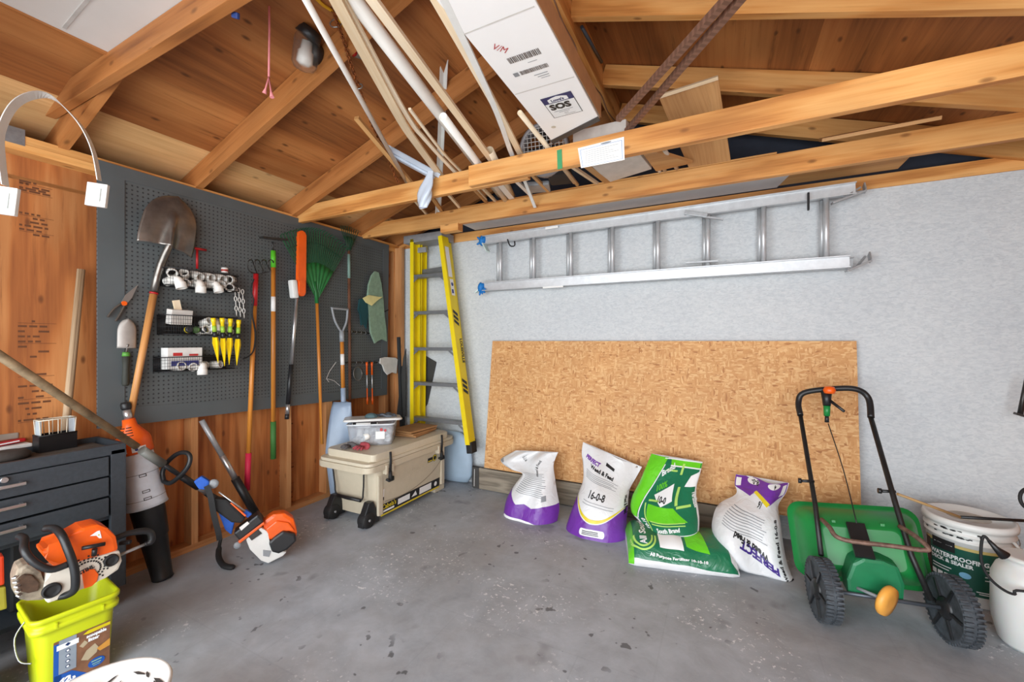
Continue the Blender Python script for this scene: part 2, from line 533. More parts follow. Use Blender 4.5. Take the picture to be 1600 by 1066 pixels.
# roof
RX, RZ0, SL, RD = 2.31, 2.362, 1 / 3., .14      # ridge x, rafter seat height, slope, rafter depth (vertical)
def rz(x): return RZ0 + SL * (x if x < RX else 2 * RX - x)
roof = struct('ceiling', (2.3, -2.3, 2.4))
DZ = RD + .006
def slab(x0, x1, y0, y1, mat, name, t_=.016):
    a = Vector((x0, (y0 + y1) / 2, rz(x0) + DZ + t_ / 2)); b = Vector((x1, (y0 + y1) / 2, rz(x1) + DZ + t_ / 2))
    m = MB(); L = (b - a).length; rot = frame(b - a, (0, 0, 1))
    m.box((a + b) / 2, (y1 - y0, t_, L), rot, 0); m.build(name, mat, roof)
slab(-.5, .16, -4.85, .2, W_new, 'sheathing')
slab(.16, 1.34, -4.85, .2, W_deck, 'sheathing')
slab(1.34, RX, -4.85, .2, W_deck, 'sheathing')
slab(RX, 3.5, -4.85, .2, W_deck, 'sheathing')
slab(3.5, 5.1, -4.85, .2, W_deck, 'sheathing')
m = MB(); m.bar((RX, -4.85, 3.175), (RX, .15, 3.175), .04, .21); m.build('ridge_board', W_beam, roof)
for y_ in (-.03, -.55, -1.22, -1.90, -2.53, -3.3, -3.98):
    for s in (-1, 1):
        x0 = -.4 if s < 0 else 2 * RX + .4
        a = Vector((x0, y_, rz(x0) + RD / 2)); b = Vector((RX + s * .02, y_, rz(RX) - .0067 + RD / 2))
        m = MB(); m.bar(a, b, .04, RD * .95); m.build('rafter', W_old if s < 0 else W_beam, roof)
for y_, z_ in ((-.505, 2.397), (-3.1, 2.392), (-3.75, 2.55)):
    m = MB(); m.bar((-.08, y_, z_), (4.7, y_, z_), .04, .125, bev=.003); m.build('ceiling_joist', W_beam, roof)
m = MB(); m.bar((.93, -.50, 2.31), (1.11, -.50, 2.31), .07, .06); m.build('joist_block', W_beam, roof)
m = MB(); m.box((-.3, -2.4, 2.18), (.42, 5, .02)); m.box((-.5, -2.4, 2.27), (.02, 5, .2)); m.box((4.95, -2.4, 2.18), (.42, 5, .02)); m.box((5.13, -2.4, 2.27), (.02, 5, .2)); m.build('soffit', W_old, roof)
m = MB(); m.box((-.045, P(15, 225, x=.002).y, 2.36), (.094, .1, .08)); m.build('metal_tie_plate', plain('galvanised', (150, 155, 160), .45, .7, .2, 30), wl)
m = MB(); m.bar((-.08, -2.575, 2.558), (1.78, -2.575, 2.558), .04, .105, bev=.003); m.build('ceiling_joist', W_old, roof)
m = MB(); m.bar((1.76, -2.615, 2.50), (1.76, -2.615, 3.0), .04, .09, up=(0, 1, 0)); m.build('joist_hanger', W_old, roof)
m = MB(); m.bar((-.08, -1.175, 2.378), (2.05, -1.175, 2.378), .04, .125, bev=.003); m.build('ceiling_joist', W_beam, roof)
m = MB(); m.bar((1.665, -1.216, 2.380), (4.7, -1.216, 2.380), .04, .125, bev=.003); m.build('ceiling_joist', W_beam, roof)
# ---------------------------------------------------------------- left wall: pegboard and the tools hung on it
def wallM(a, b, da=.06, db=None):
    """frame of a tool on the left wall: z from pixel a to pixel b, y out of the wall, x sideways"""
    A = P(*a, x=da); B = P(*b, x=db if db is not None else da)
    d = B - A; z = d.normalized(); x = V((1, 0, 0)).cross(z).normalized(); y = z.cross(x)
    m = Matrix((x, y, z)).transposed().to_4x4(); m.translation = A
    return m, d.length

t = NT('pegboard_holes')
tc = t.add('ShaderNodeTexCoord'); sx = t.add('ShaderNodeSeparateXYZ'); t.link(tc.outputs['Object'], sx.inputs[0])
def fr(o):
    a = t.math('MULTIPLY', o, 1 / .0254); a = t.math('FRACT', a); a = t.math('SUBTRACT', a, .5); return t.math('MULTIPLY', a, a)
d2 = t.math('ADD', fr(sx.outputs['Y']), fr(sx.outputs['Z']))
hole = t.ramp(d2, [(.030, (1, 1, 1)), (.045, (0, 0, 0))])
n_ = t.noise(t.coord(), 3, 3)
base = t.ramp(n_, [(.3, srgb(78, 83, 84)), (.7, srgb(92, 97, 98))])
col = t.mix(hole, base, srgb(44, 46, 48))
M_peg = t.out(col, .6)
M_pegf = plain('grey_wall_paint', (84, 90, 92), .55, var=.08, scale=4)
pc = [P(153, 249, x=.02), P(608, 383, x=.02), P(605, 617, x=.02), P(141, 672, x=.02)]
pc[3].y = pc[0].y
pb = thing('pegboard', 'large dark grey pegboard covering the upper left wall, hung with garden tools', 'pegboard', (0.01, -1.3, .8))
mY = Matrix(((0, 0, 1, 0), (1, 0, 0, 0), (0, 1, 0, 0), (0, 0, 0, 1)))   # (x,y)->(y,z), thickness along +x
m = MB(); m.prism([(p.y, p.z) for p in pc], .012, Matrix.Translation((.002, 0, 0)) @ mY); m.build('perforated_panel', M_peg, pb)
cen = sum(pc, V((0, 0, 0))) / 4
def inset(i, dy, dz):
    return V((0, pc[i].y + dy, pc[i].z + dz))
ins = [inset(0, .115, -.075), inset(1, -.08, -.06), inset(2, -.08, .07), inset(3, .115, .10)]
for i in range(4):
    j = (i + 1) % 4
    q = [pc[i], pc[j], ins[j], ins[i]]
    m = MB(); m.prism([(p.y, p.z) for p in q], .004, Matrix.Translation((.0142, 0, 0)) @ mY); m.build('border_board', M_pegf, pb)

M_steel = plain('worn_steel', (128, 122, 116), .28, .8, .35, 9)
M_dsteel = plain('dark_steel', (70, 68, 66), .4, .7, .3, 12)
M_black = plain('black_plastic', (30, 31, 33), .42, 0, .2, 20)
M_rubber = plain('black_rubber', (26, 26, 27), .7, 0, .2, 20)
M_wire = plain('black_wire', (24, 24, 26), .45, .2)
M_white = plain('white_plastic', (226, 226, 222), .35, 0, .05)
M_pvc = plain('white_pvc', (232, 229, 222), .3, 0, .05, 6)
M_red = plain('red_paint', (180, 28, 34), .4)
M_orange = plain('orange_plastic', (238, 96, 22), .35, 0, .08)
M_yel = plain('yellow_plastic', (236, 206, 20), .38, 0, .06)
M_green = plain('green_plastic', (24, 128, 60), .4, 0, .12, 7)
M_dgreen = plain('dark_green_plastic', (20, 66, 46), .45, 0, .15)
M_alu = plain('aluminium', (206, 208, 210), .4, .45, .1, 22)
M_alud = plain('dull_aluminium', (172, 174, 176), .45, .45, .15, 22)
M_silver = plain('silver_tube', (200, 202, 204), .28, .85, .05)
M_ink = plain('black_ink', (28, 28, 30), .5)
M_paper = plain('white_paper', (236, 234, 230), .7, 0, .03)
M_grey = plain('grey_plastic', (146, 150, 154), .4)
M_zinc = plain('zinc_wire', (160, 160, 158), .35, .7)

# -- round point shovel
M, L = wallM((241, 455), (272, 309), .05)
th = thing('round_point_shovel', 'long-handled round point digging shovel hung blade-up at the left of the pegboard', 'shovel', M=M)
def blade(u, v):
    s = u * 2 - 1
    w = .140 * max(0, 1 - max(0, (v - .42) / .58) ** 2.3) ** .62 if v > .42 else .140 + .004 * math.sin(v * 7)
    z = L * (.46 + .54 * v) + .02 * (abs(s) ** 2) * (1 - v) * -1
    rib = .034 * math.exp(-(s / .13) ** 2) * max(0, 1 - v / .66) ** .7 - .012 * math.exp(-((abs(s) - .36) / .16) ** 2) * max(0, 1 - v / .6)
    return V((s * w, .03 + .028 * (1 - s * s) * (1 - .3 * v) + rib, z))
m = MB(); m.grid(blade, 32, 28); m.build('blade', M_steel, th, solid=.003)
decal(shape_bm([[(.30, .62), (.42, .70), (.62, .72), (.80, .64), (.82, .52), (.72, .46), (.58, .56), (.44, .54)]]), lambda u, v: M @ (blade(u, v) + V((0, .003, 0))), plain('dried_mud', (96, 76, 64), .9, 0, .3, 40), th, 'mud_patch', cut=1/16)
m = MB(); m.tube([(0, -.004, -.02), (0, .0, L * .16), (.0, .012, L * .28), (0, .038, L * .38), (0, .068, L * .47), (0, .072, L * .66)], [.02, .021, .021, .021, .018, .006], 12); m.build('socket', M_steel, th)
Lh = 0
m = MB(); m.tube([(0, 0, -.018), (0, 0, -.008)], .0215, 14); m.build('collar', M_red, th)
A = M @ V((0, 0, -.02)); B = P(196, 690, x=.07)
m = MB(); m.tube([A, B], [.019, .0165], 14); hb = m
hb.bm.transform(M.inverted()); hb.build('handle', W_handle, th)

# -- pruners
M, L = wallM((173, 498), (217, 446), .035)
th = thing('pruning_shears', 'small hand pruners with brown grips and orange pivot beside the shovel handle', 'pruners', M=M)
k = L / .2
for s in (-1, 1):
    m = MB(); m.tube(smoothpts([(0.02 * s - .004, 0, 0), (s * .018, 0, .05), (s * .008, 0, .1)], 5), [.009] * 8 + [.010, .010, .009], 8, sy=.6); m.build('grip', plain('brown_grip', (72, 62, 54), .7), th)
m = MB(); m.prism([(-.012, .1), (.012, .1), (.02, .15), (.006, .2 * k), (-.012, .155)], .004, Matrix(((1, 0, 0, 0), (0, 0, 1, 0), (0, 1, 0, 0), (0, 0, 0, 1)))); m.build('cutting_blade', M_zinc, th)
m = MB(); m.lathe([(.013, 0), (.013, .01)], 12, Matrix.Translation((0, 0, .105)) @ Matrix.Rotation(R(-90), 4, 'X')); m.build('pivot', M_orange, th)

# -- hand trowel
M, L = wallM((196, 603), (198, 498), .04)
th = thing('hand_trowel', 'short garden trowel with pale blade and dark green-ringed grip', 'trowel', M=M)
def tb(u, v):
    s = u * 2 - 1; w = .043 * max(0, 1 - max(0, (v - .5) / .5) ** 2.4) ** .6
    return V((s * w, .006 + .014 * (1 - s * s), L * .56 + L * .44 * v))
m = MB(); m.grid(tb, 14, 14); m.build('blade', plain('pale_steel', (168, 162, 156), .45, .3), th, solid=.002)
m = MB(); m.tube(smoothpts([(0, 0, L * .48), (0, .012, L * .55), (0, .02, L * .62)], 4), .006, 8); m.build('neck', M_steel, th)
m = MB(); m.tube([(0, 0, 0), (0, 0, .01), (0, 0, L * .25), (0, 0, L * .45)], [.012, .017, .015, .018], 12); m.build('grip', plain('olive_rubber', (52, 54, 48), .7), th)
m = MB(); m.tube([(0, 0, L * .44), (0, 0, L * .5)], [.0185, .016], 12); m.build('grip_ring', plain('leaf_green', (86, 150, 60), .5), th)

# -- three wire baskets
def basket(tl, tr, bl, br, label):
    d = .135
    TL, TR, BL, BR = P(*tl, x=d), P(*tr, x=d), P(*bl, x=d), P(*br, x=d)
    y0, y1 = (TL.y + BL.y) / 2, (TR.y + BR.y) / 2
    zt, zb = (TL.z + TR.z) / 2, (BL.z + BR.z) / 2
    M = Matrix.Translation((.024, (y0 + y1) / 2, zb)); w = (y1 - y0); h = zt - zb; D = d - .024
    th = thing('wire_basket', label, 'basket', M=M, group='black wire baskets on the pegboard')
    m = MB()
    for z_, r in ((0.003, .0025), (h, .0035)):
        m.tube([(0, -w / 2, z_), (D, -w / 2, z_), (D, w / 2, z_), (0, w / 2, z_)], r, 6, closed=True)
    m.build('rim', M_wire, th)
    m = MB(); n = int(w / .012)
    for i in range(1, n):
        y_ = -w / 2 + w * i / n
        m.tube([(D, y_, h), (D, y_, .003), (0, y_, .003)], .0009, 4)
    for i in range(1, 5): m.tube([(0, -w / 2, h * i / 5), (D, -w / 2, h * i / 5), (D, w / 2, h * i / 5), (0, w / 2, h * i / 5)], .0009, 4)
    for s in (-1, 1):
        for i in range(9): m.tube([(D * i / 9, s * w / 2, h), (D * i / 9, s * w / 2, .003)], .0009, 4)
    for i in range(1, 6): m.tube([(D * i / 6, -w / 2, .003), (D * i / 6, w / 2, .003)], .0009, 4)
    m.build('mesh', M_wire, th)
    m = MB(); m.box((.001, 0, h / 2), (.003, w, h)); m.build('back_panel', M_wire, th)
    return M, w, h, D
def fitting(name, label, kind, pos, rot, s=1.0, group=None):
    M = Matrix.Translation(pos) @ Euler(rot).to_matrix().to_4x4() @ Matrix.Scale(s, 4)
    m = MB()
    ro, ri = .021, .016
    def hub(Mx, L_, ro=ro, ri=ri): m.lathe([(ri, .004), (ri, L_), (ro, L_), (ro, 0), (ri * .9, 0)], 16, M @ Mx, caps=False)
    if kind == 'coupling': m.lathe([(ri, -.028), (ro, -.028), (ro, .028), (ri, .028), (ri, -.028)], 18, M, caps=False)
    elif kind == 'elbow':
        m.tube([M @ V(p) for p in smoothpts([(0, 0, 0), (0, 0, .02), (.008, 0, .036), (.03, 0, .042)], 4)], ro * .92 * s, 14)
        hub(Matrix.Translation((0, 0, -.022)) @ Matrix.Rotation(R(180), 4, 'X') @ Matrix.Translation((0, 0, -.022)), .024)
        m.lathe([(ri, .002), (ri, .03), (ro * 1.08, .03), (ro * 1.08, 0)], 16, M @ Matrix.Translation((.02, 0, .042)) @ Matrix.Rotation(R(90), 4, 'Y'), caps=False)
    elif kind == 'tee':
        m.lathe([(ri, -.036), (ro, -.036), (ro, .036), (ri, .036), (ri, -.036)], 18, M, caps=False)
        hub(Matrix.Translation((.008, 0, 0)) @ Matrix.Rotation(R(90), 4, 'Y'), .032)
    return m.build(name, M_pvc, label=label, cat='pipe fitting', group=group)
basks = [((262, 418), (373, 431), (263, 447), (373, 455)), ((260, 492), (372, 497), (260, 521), (372, 526)), ((254, 556), (368, 558), (254, 583), (368, 576))]
labs = ['topmost black wire basket on the pegboard, full of white pipe fittings', 'middle black wire basket, with yellow spikes clipped to its front', 'lowest black wire basket on the pegboard, holding a printed box']
BM = []
for b, l in zip(basks, labs): BM.append(basket(*b, l))
kinds = {'coupling': 'pipe_coupling', 'elbow': 'pipe_elbow', 'tee': 'pipe_tee'}
rr = random.Random(3)
for bi, n1_, n2_ in ((0, 6, 6), (1, 5, 3), (2, 4, 0)):
    M, w, h, D = BM[bi]
    for row, n in ((0, n1_), (1, n2_)):
        for i in range(n):
            kd = rr.choice(['coupling', 'elbow', 'coupling', 'coupling'])
            y_ = -w / 2 + w * (i + .5) / n if bi == 0 else w * (-.02 + .48 * (i + .5) / max(n, 1)) if bi == 1 else -w / 2 + w * (.15 + .7 * (i + .5) / n)
            p = M @ V((D * (.60 if row == 0 else .5), y_ + row * .01, .032 + row * .052))
            fitting(kinds[kd], 'white plastic pipe fitting in the %s wire basket' % ['topmost', 'middle', 'lowest'][bi], kd, p, (rr.uniform(-.4, .4), R(90) + rr.uniform(-.35, .35), rr.uniform(-.6, .6)), rr.uniform(1.15, 1.38), 'white pipe fittings in the %s wire basket' % ['topmost', 'middle', 'lowest'][bi])
M, w, h, D = BM[0]
q = M @ V((.05, w * .36, h + .02))
th = thing('fitting_jar', 'small white jar with a red printed band at the right end of the topmost basket', 'jar', tuple(q))
m = MB(); m.lathe([(.018, 0), (.02, .004), (.02, .03), (.017, .034)], 16, Matrix.Translation(q)); m.build('jar_body', M_white, th)
m = MB(); m.lathe([(.0205, .008), (.0205, .022)], 16, Matrix.Translation(q), caps=False); m.build('printed_band', plain('brick_red', (170, 60, 50)), th)
# red T handle behind the basket
a = P(308, 420, x=.05); b = P(308, 390, x=.05)
th = thing('tee_handle_tool', 'red T-shaped tool handle standing up behind the topmost basket', 'tool', tuple(a))
m = MB(); m.tube([a, b], .007, 8); m.build('shaft', M_red, th)
m = MB(); m.tube([P(293, 386, x=.05), P(322, 391, x=.05)], .008, 8); m.build('crossbar', M_red, th)
# things in the middle basket
M, w, h, D = BM[1]
q = M @ V((.06, -w * .28, h * .55))
m = MB(); m.box(q + V((0, 0, .045)), (.05, .12, .09), Euler((0, .15, .12)).to_matrix(), bev=.003)
hd = m.build('hardware_packet', plain('offwhite_card', (214, 210, 204), .7), label='white printed hardware packet standing at the left of the middle basket', cat='packet')
m = MB(); m.box(M @ V((.055, -w * .30, h + .05)), (.015, .035, .09), Euler((.2, 0, 0)).to_matrix()); m.build('wooden_wedge', W_pale, label='small light wooden wedge poking up behind the packet in the middle basket', cat='wedge')
for i, (fy, c) in enumerate(((-.2, (40, 42, 46)), (-.08, (60, 90, 40)), (.04, (36, 38, 42)), (.16, (50, 52, 56)))):
    q = M @ V((.08, w * fy, .03))
    th = thing('hose_connector', ['black hose connector at the left', 'green-ringed hose connector', 'black hose connector with a yellow ring', 'grey hose connector at the right'][i] + ' of the middle basket front', 'connector', tuple(q))
    Mc = Matrix.Translation(q) @ Matrix.Rotation(R(80), 4, 'Y') @ Matrix.Rotation(.4 * i, 4, 'X')
    m = MB(); m.lathe([(.012, -.03), (.012, -.005), (.02, 0), (.02, .025), (.014, .03)], 14, Mc); m.build('connector_body', plain('conn%d' % i, c), th)
    m = MB(); m.lathe([(.0206, .006), (.0206, .014)], 14, Mc, caps=False); m.build('grip_ring', M_yel if i != 1 else plain('leaf_green', (86, 150, 60)), th)
# lowest basket: printed box and grey tubes
M, w, h, D = BM[2]
q = M @ V((.06, -w * .2, h * .9))
th = thing('hardware_box', 'small white and blue printed carton standing in the lowest wire basket', 'box', tuple(q))
m = MB(); m.box(q, (.07, .19, .13), Euler((0, 0, .05)).to_matrix(), bev=.002); m.build('carton', plain('white_card', (226, 224, 220), .6), th)
m = MB(); m.box(q + V((.0365, 0, -.03)), (.001, .15, .03), Euler((0, 0, .05)).to_matrix()); m.build('blue_band', plain('print_blue', (60, 66, 130)), th)
m = MB(); m.box(q + V((.037, -.04, .025)), (.001, .05, .02), Euler((0, 0, .05)).to_matrix()); m.box(q + V((.037, .045, .02)), (.001, .05, .012), Euler((0, 0, .05)).to_matrix()); m.build('red_print', plain('print_red', (190, 50, 50)), th)

# -- chain of white plastic links
th = thing('plastic_chain', 'bundle of white plastic chain hung on the pegboard right of the baskets', 'chain', tuple(P(373, 500, x=.06)))
for c_ in range(3):
    for k in range(6):
        c0 = P(367 + c_ * 6 + k * .5, 452 + k * 7.5 + c_ * 2, x=.06)
        m = MB(); rot = frame((1, 0, 0) if k % 2 == 0 else (.5, .8, .1))
        pts = [c0 + rot @ V((.0085 * math.cos(a_), .0085 * math.sin(a_), 0)) + V((0, 0, (.010 if math.sin(a_) * (1) > 0 else -.010) if False else 0)) for a_ in [i * math.pi / 6 for i in range(12)]]
        pts = [V((p.x, p.y, c0.z + (p.z - c0.z) * 2.0)) for p in pts]
        m.tube(pts, .0026, 6, closed=True); m.build('link', M_pvc, th)

# -- four yellow spikes clipped on the middle basket
sp = [((333, 497), (341, 568)), ((347, 497), (351, 572)), ((360, 498), (358, 570)), ((373, 500), (370, 571))]
sl = ['leftmost', 'second from left', 'third from left', 'rightmost']
for i, (a, b) in enumerate(sp):
    A, B = P(*a, x=.16), P(*b, x=.15)
    d = B - A
    th = thing('yellow_ground_spike', sl[i] + ' of four yellow garden spikes clipped on the middle basket', 'garden spike', tuple(B), group='yellow spikes on the middle basket')
    m = MB(); m.tube([A, A + d * .08, A + d * .09, A + d * .17], [.014, .014, .011, .011], 12); m.build('spike_head', M_yel, th)
    m = MB(); m.tube([A + d * .17, A + d * .3], .0125, 12); m.build('label_band', plain('lime_band', (150, 190, 60)), th)
    m = MB(); m.tube([A + d * .3, A + d * .42], .0135, 12); m.build('dark_band', M_black, th)
    m = MB()
    for s in (0, 1):
        sd = V((0, 1, 0)) if s == 0 else V((1, 0, 0))
        q0 = [A + d * .42 - sd * .016, A + d * .42 + sd * .016, A + d * .55 + sd * .021, B, A + d * .55 - sd * .021]
        nn = V((.0015, 0, 0)) if s == 0 else V((0, .0015, 0))
        f = [m._v(p - nn) for p in q0]; g = [m._v(p + nn) for p in q0]
        m.face(f); m.face(g)
        for k in range(5): m.face([f[k], f[(k + 1) % 5], g[(k + 1) % 5], g[k]])
    m.build('stake', M_yel, th)

# -- long tools
def longtool(name, label, cat, pts, dep, segs, r=.0165):
    """pts: two pixels; segs: list of (part, t0, t1, mat, radius)"""
    A, B = P(*pts[0], x=dep[0]), P(*pts[1], x=dep[1])
    th = thing(name, label, cat, tuple(B))
    for nm, t0, t1, mt, rad in segs:
        m = MB(); m.tube([A.lerp(B, t0), A.lerp(B, t1)], rad, 14); m.build(nm, mt, th)
    return th, A, B
M_pinkgrip = plain('pink_red_grip', (206, 34, 72), .6)
th, A, B = longtool('garden_cultivator', 'long-handled cultivator with curved black tines and a pink-red end grip', 'cultivator', ((400, 428), (386, 766)), (.07, .05),
    [('ferrule', 0, .15, M_red, .0165), ('handle', .15, .83, W_hand2, .0155), ('end_grip', .83, 1, M_pinkgrip, .019)])
for i in range(4):
    x0 = 387 + i * 10.5
    pts = [P(401, 428, x=.07), P(x0 + 3, 424, x=.10), P(x0, 415, x=.125), P(x0 + 2, 407, x=.13), P(x0 + 7, 407, x=.10), P(x0 + 9.5, 414, x=.07)]
    m = MB(); m.tube(smoothpts(pts, 4), .0038, 6); m.build('tine', M_dsteel, th)
m = MB(); m.tube(smoothpts([P(397, 436, x=.10), P(392, 452, x=.10), P(396, 468, x=.1), P(394, 490, x=.1), P(399, 520, x=.1), P(397, 545, x=.1), P(390, 556, x=.1), P(380, 561, x=.1)], 5), [.004] * 10 + [.006] * 16 + [.005] * 10, 8)
m.build('bungee_cord', M_rubber, label='black bungee strap hanging down in front of the red-topped cultivator', cat='strap')
M_ggrip = plain('green_grip', (58, 112, 48), .65)
th, A, B = longtool('stirrup_hoe', 'garden hoe with a bright green collar and green end grip', 'hoe', ((427, 392), (427, 717)), (.07, .05),
    [('collar', 0, .08, plain('lime_green_collar', (86, 186, 40), .45), .0175), ('handle', .08, .82, W_hand2, .0155), ('end_grip', .82, 1, M_ggrip, .0195), ('sticker', .22, .29, M_paper, .0159)])
m = MB(); m.tube([P(427, 393, x=.07), P(426, 378, x=.09)], .006, 8); m.build('neck', M_dsteel, th)
m = MB(); m.bar(P(408, 371, x=.12), P(447, 375, x=.10), .04, .014, up=(0, .2, 1)); m.build('hoe_blade', M_dsteel, th)
# pole saw
A, B = P(464, 462, x=.09), P(448, 655, x=.05)
th = thing('pole_saw', 'pole saw hung up with an orange blade scabbard and silver and black pole', 'pole saw', tuple(B))
for nm, t0, t1, mt, rad in (('pole', 0, .56, M_silver, .0135), ('foam_grip', .56, .88, M_black, .0165), ('pole_end', .88, .96, M_silver, .0155), ('end_cap', .96, 1, M_black, .016)):
    m = MB(); m.tube([A.lerp(B, t0), A.lerp(B, t1)], rad, 14); m.build(nm, mt, th)
M, L = wallM((470, 463), (471, 361), .10)
m = MB(M); m.prism(rrect(-.034, .0, .034, L, .03), .03, Matrix(((1, 0, 0, 0), (0, 0, 1, -.015), (0, 1, 0, 0), (0, 0, 0, 1))), bev=.006); m.build('scabbard', M_orange, th)
m = MB(M); m.prism(rrect(-.024, .015, .03, L * .24, .012), .012, Matrix(((1, 0, 0, 0), (0, 0, 1, .012), (0, 1, 0, 0), (0, 0, 0, 1))), bev=.003); m.build('scabbard_catch', M_orange, th)
M, L = wallM((462, 468), (458, 432), .09)
m = MB(M); m.box((.010, 0, L * .45), (.045, .06, L * .8), bev=.015); m.build('gear_head', M_white, th)
# leaf rake
Ax = P(495, 470, x=.07)
th = thing('leaf_rake', 'wide green plastic leaf rake hung fan-up with a yellow wooden handle', 'rake', tuple(P(503, 692, x=.07)))
m = MB(); m.tube([P(495, 468, x=.07), P(503, 694, x=.09)], .0125, 12); m.build('handle', W_hand2, th)
La, Ra = P(437, 366, x=.10), P(541, 388, x=.07)
n = 26
def fanpt(u, v):
    e = La.lerp(Ra, u)
    top = e + V((0, 0, .105 * math.sin(math.pi * u)))
    p = Ax.lerp(top, v)
    return p
m = MB()
for i in range(n):
    u = i / (n - 1)
    p0 = fanpt(u, .42); p1 = fanpt(u, .98); p2 = fanpt(u, 1.0) + V((.035, 0, .0))
    m.strip([p0, p0.lerp(p1, .5), p1, p2], .0105, .003, side=(0, 1, .15))
m.build('tines', plain('tine_green', (34, 84, 56), .45), th)
m = MB(); m.grid(lambda u, v: fanpt(u, .03 + .50 * v) + V((.004 + .003 * math.cos(u * 44), 0, 0)), 60, 4); m.build('fan_plate', plain('rake_green', (36, 112, 56), .45), th, solid=.004)
m = MB(); m.strip([fanpt(u / 20, .8) + V((.006, 0, 0)) for u in range(21)], .008, .003, side=(0, 0, 1)); m.build('brace_band', M_dgreen, th)
m = MB(); m.tube([P(495, 474, x=.075), P(492, 440, x=.08)], [.016, .007], 10); m.build('socket', plain('rake_green', (28, 92, 44)), th)
# small shrub rake with brown handle
th, A, B = longtool('shrub_rake', 'narrow green shrub rake hung fan-up with a long rusty brown handle', 'rake', ((545, 392), (547, 660)), (.06, .06),
    [('handle', 0, .97, plain('rust_brown', (112, 74, 54), .6, 0, .3), .0125), ('handle_worn_top', .02, .16, plain('worn_green_paint', (120, 150, 140), .6), .0128)])
La2, Ra2, Ax2 = P(532, 353, x=.07), P(560, 362, x=.055), P(545, 398, x=.06)
m = MB(); m.grid(lambda u, v: Ax2.lerp(La2.lerp(Ra2, u) + V((.0, 0, .012 * math.sin(math.pi * u))), .06 + .6 * v) + V((.003 * math.cos(u * 30), 0, 0)), 30, 4); m.build('fan_plate', M_dgreen, th, solid=.004)
m = MB()
for i in range(9):
    u = i / 8; e = Ax2.lerp(La2.lerp(Ra2, u) + V((0, 0, .012 * math.sin(math.pi * u))), 1.0)
    m.strip([Ax2.lerp(e, .55), e, e + V((.03, 0, -.004))], .006, .003, side=(0, 1, 0))
m.build('tines', M_dgreen, th)
# scoop shovel behind the cooler
M_scoop = plain('blue_grey_plastic', (146, 164, 186), .35, 0, .06)
A, B = P(534, 520, x=.10), P(537, 640, x=.13)
th = thing('scoop_shovel', 'blue-grey plastic scoop shovel standing behind the cooler, D-grip up', 'shovel', (.2, -.78, 0))
for nm, t0, t1, mt, rad in (('handle_socket', -.02, .12, M_grey, .02), ('handle', .1, .75, W_hand2, .0165), ('label_sleeve', .28, .42, M_paper, .0172), ('blade_socket', .72, 1.02, M_scoop, .021)):
    m = MB(); m.tube([A.lerp(B, t0), A.lerp(B, t1)], rad, 14); m.build(nm, mt, th)
dl, dr = P(519, 483, x=.1), P(543, 485, x=.1)
m = MB(); m.tube(smoothpts([A, P(524, 503, x=.1), dl, dl.lerp(dr, .06) + V((0, 0, .006)), dl.lerp(dr, .94) + V((0, 0, .006)), dr, P(541, 504, x=.1), A], 4), .0095, 8); m.build('d_grip', M_grey, th)
c0, c1 = P(536, 628, x=.13), P(528, 722, x=.22)
c1.z = .42
def scoop(u, v):
    s = u * 2 - 1
    w = .035 + .115 * min(1, v * 1.9) ** .8
    p = c0.lerp(V((.24, c0.y + .03, .05)), v)
    return p + V((.05 - .12 * (s * s) , s * w * 1.25, 0)) + V((.045 * math.exp(-(s / .22) ** 2) * max(0, 1 - v * 2), 0, 0))
m = MB(); m.grid(scoop, 20, 16); m.build('scoop_blade', M_scoop, th, solid=.004)

# -- glove rack and things on it
M_rackc = M_zinc
for (pa, pb_, lab) in (((543, 518), (592, 522), 'upper wire hook rack low on the pegboard under the gloves'), ((540, 567), (600, 566), 'lower wire hook rack that holds the orange-handled grabbers')):
    A, B = P(*pa, x=.028), P(*pb_, x=.028)
    th = thing('hook_rack', lab, 'hook rack', tuple(A.lerp(B, .5)))
    m = MB(); m.bar(A, B, .012, .006, up=(1, 0, 0)); m.build('rail', M_dsteel, th)
    for i in range(7):
        c_ = A.lerp(B, (i + .5) / 7) + V((.012, 0, 0))
        m = MB(); m.torus(c_, frame((0, 1, 0)), .014, .002, 14, 5, a0=0, a1=5.2); m.build('hook', M_rackc, th)
def clothy(fn, nu, nv, name, mat, label, cat, amp=.006, fr_=9, solid=.004):
    ph = rnd.random() * 6
    def g(u, v):
        p = fn(u, v); return p + V((amp * (math.sin(u * fr_ + ph + v * 3) + .6 * math.sin(v * fr_ * 1.3 + u * 5 + ph)), 0, 0))
    m = MB(); m.grid(g, nu, nv); return m.build(name, mat, label=label, cat=cat, solid=solid)
def quadfn(tl, tr, bl, br, d):
    a, b, c_, e = (P(*q, x=d) for q in (tl, tr, bl, br))
    return lambda u, v: a.lerp(b, u).lerp(c_.lerp(e, u), v)
M_sage = plain('sage_cloth', (132, 158, 136), .9, 0, .15, 30)
# long sage-green gauntlet gloves
m = MB(); out = [(584, 424), (590, 426), (594, 445), (597, 470), (598, 495), (602, 515), (603, 534), (595, 529), (588, 532), (584, 537), (577, 520), (575, 495), (572, 465), (574, 445), (579, 430)]
def flatpoly(outl, d, t_, name, mat, parent=None, bev=.006, **kw):
    q = [P(*p, x=d) for p in outl]
    m = MB(); m.prism([(p.y, p.z) for p in q], t_, Matrix.Translation((d, 0, 0)) @ mY, bev=bev)
    return m.build(name, mat, parent, **kw)
flatpoly(out, .045, .02, 'long_garden_glove', M_sage, label='long sage-green garden glove hung at the right of the pegboard', cat='glove')
flatpoly([(566, 466), (575, 461), (590, 464), (597, 464), (588, 470), (580, 478), (571, 473)], .069, .012, 'yellow_glove_cuff', plain('pale_yellow', (226, 216, 150), .85), label='pale yellow and white glove over the long green glove', cat='glove', bev=.004)
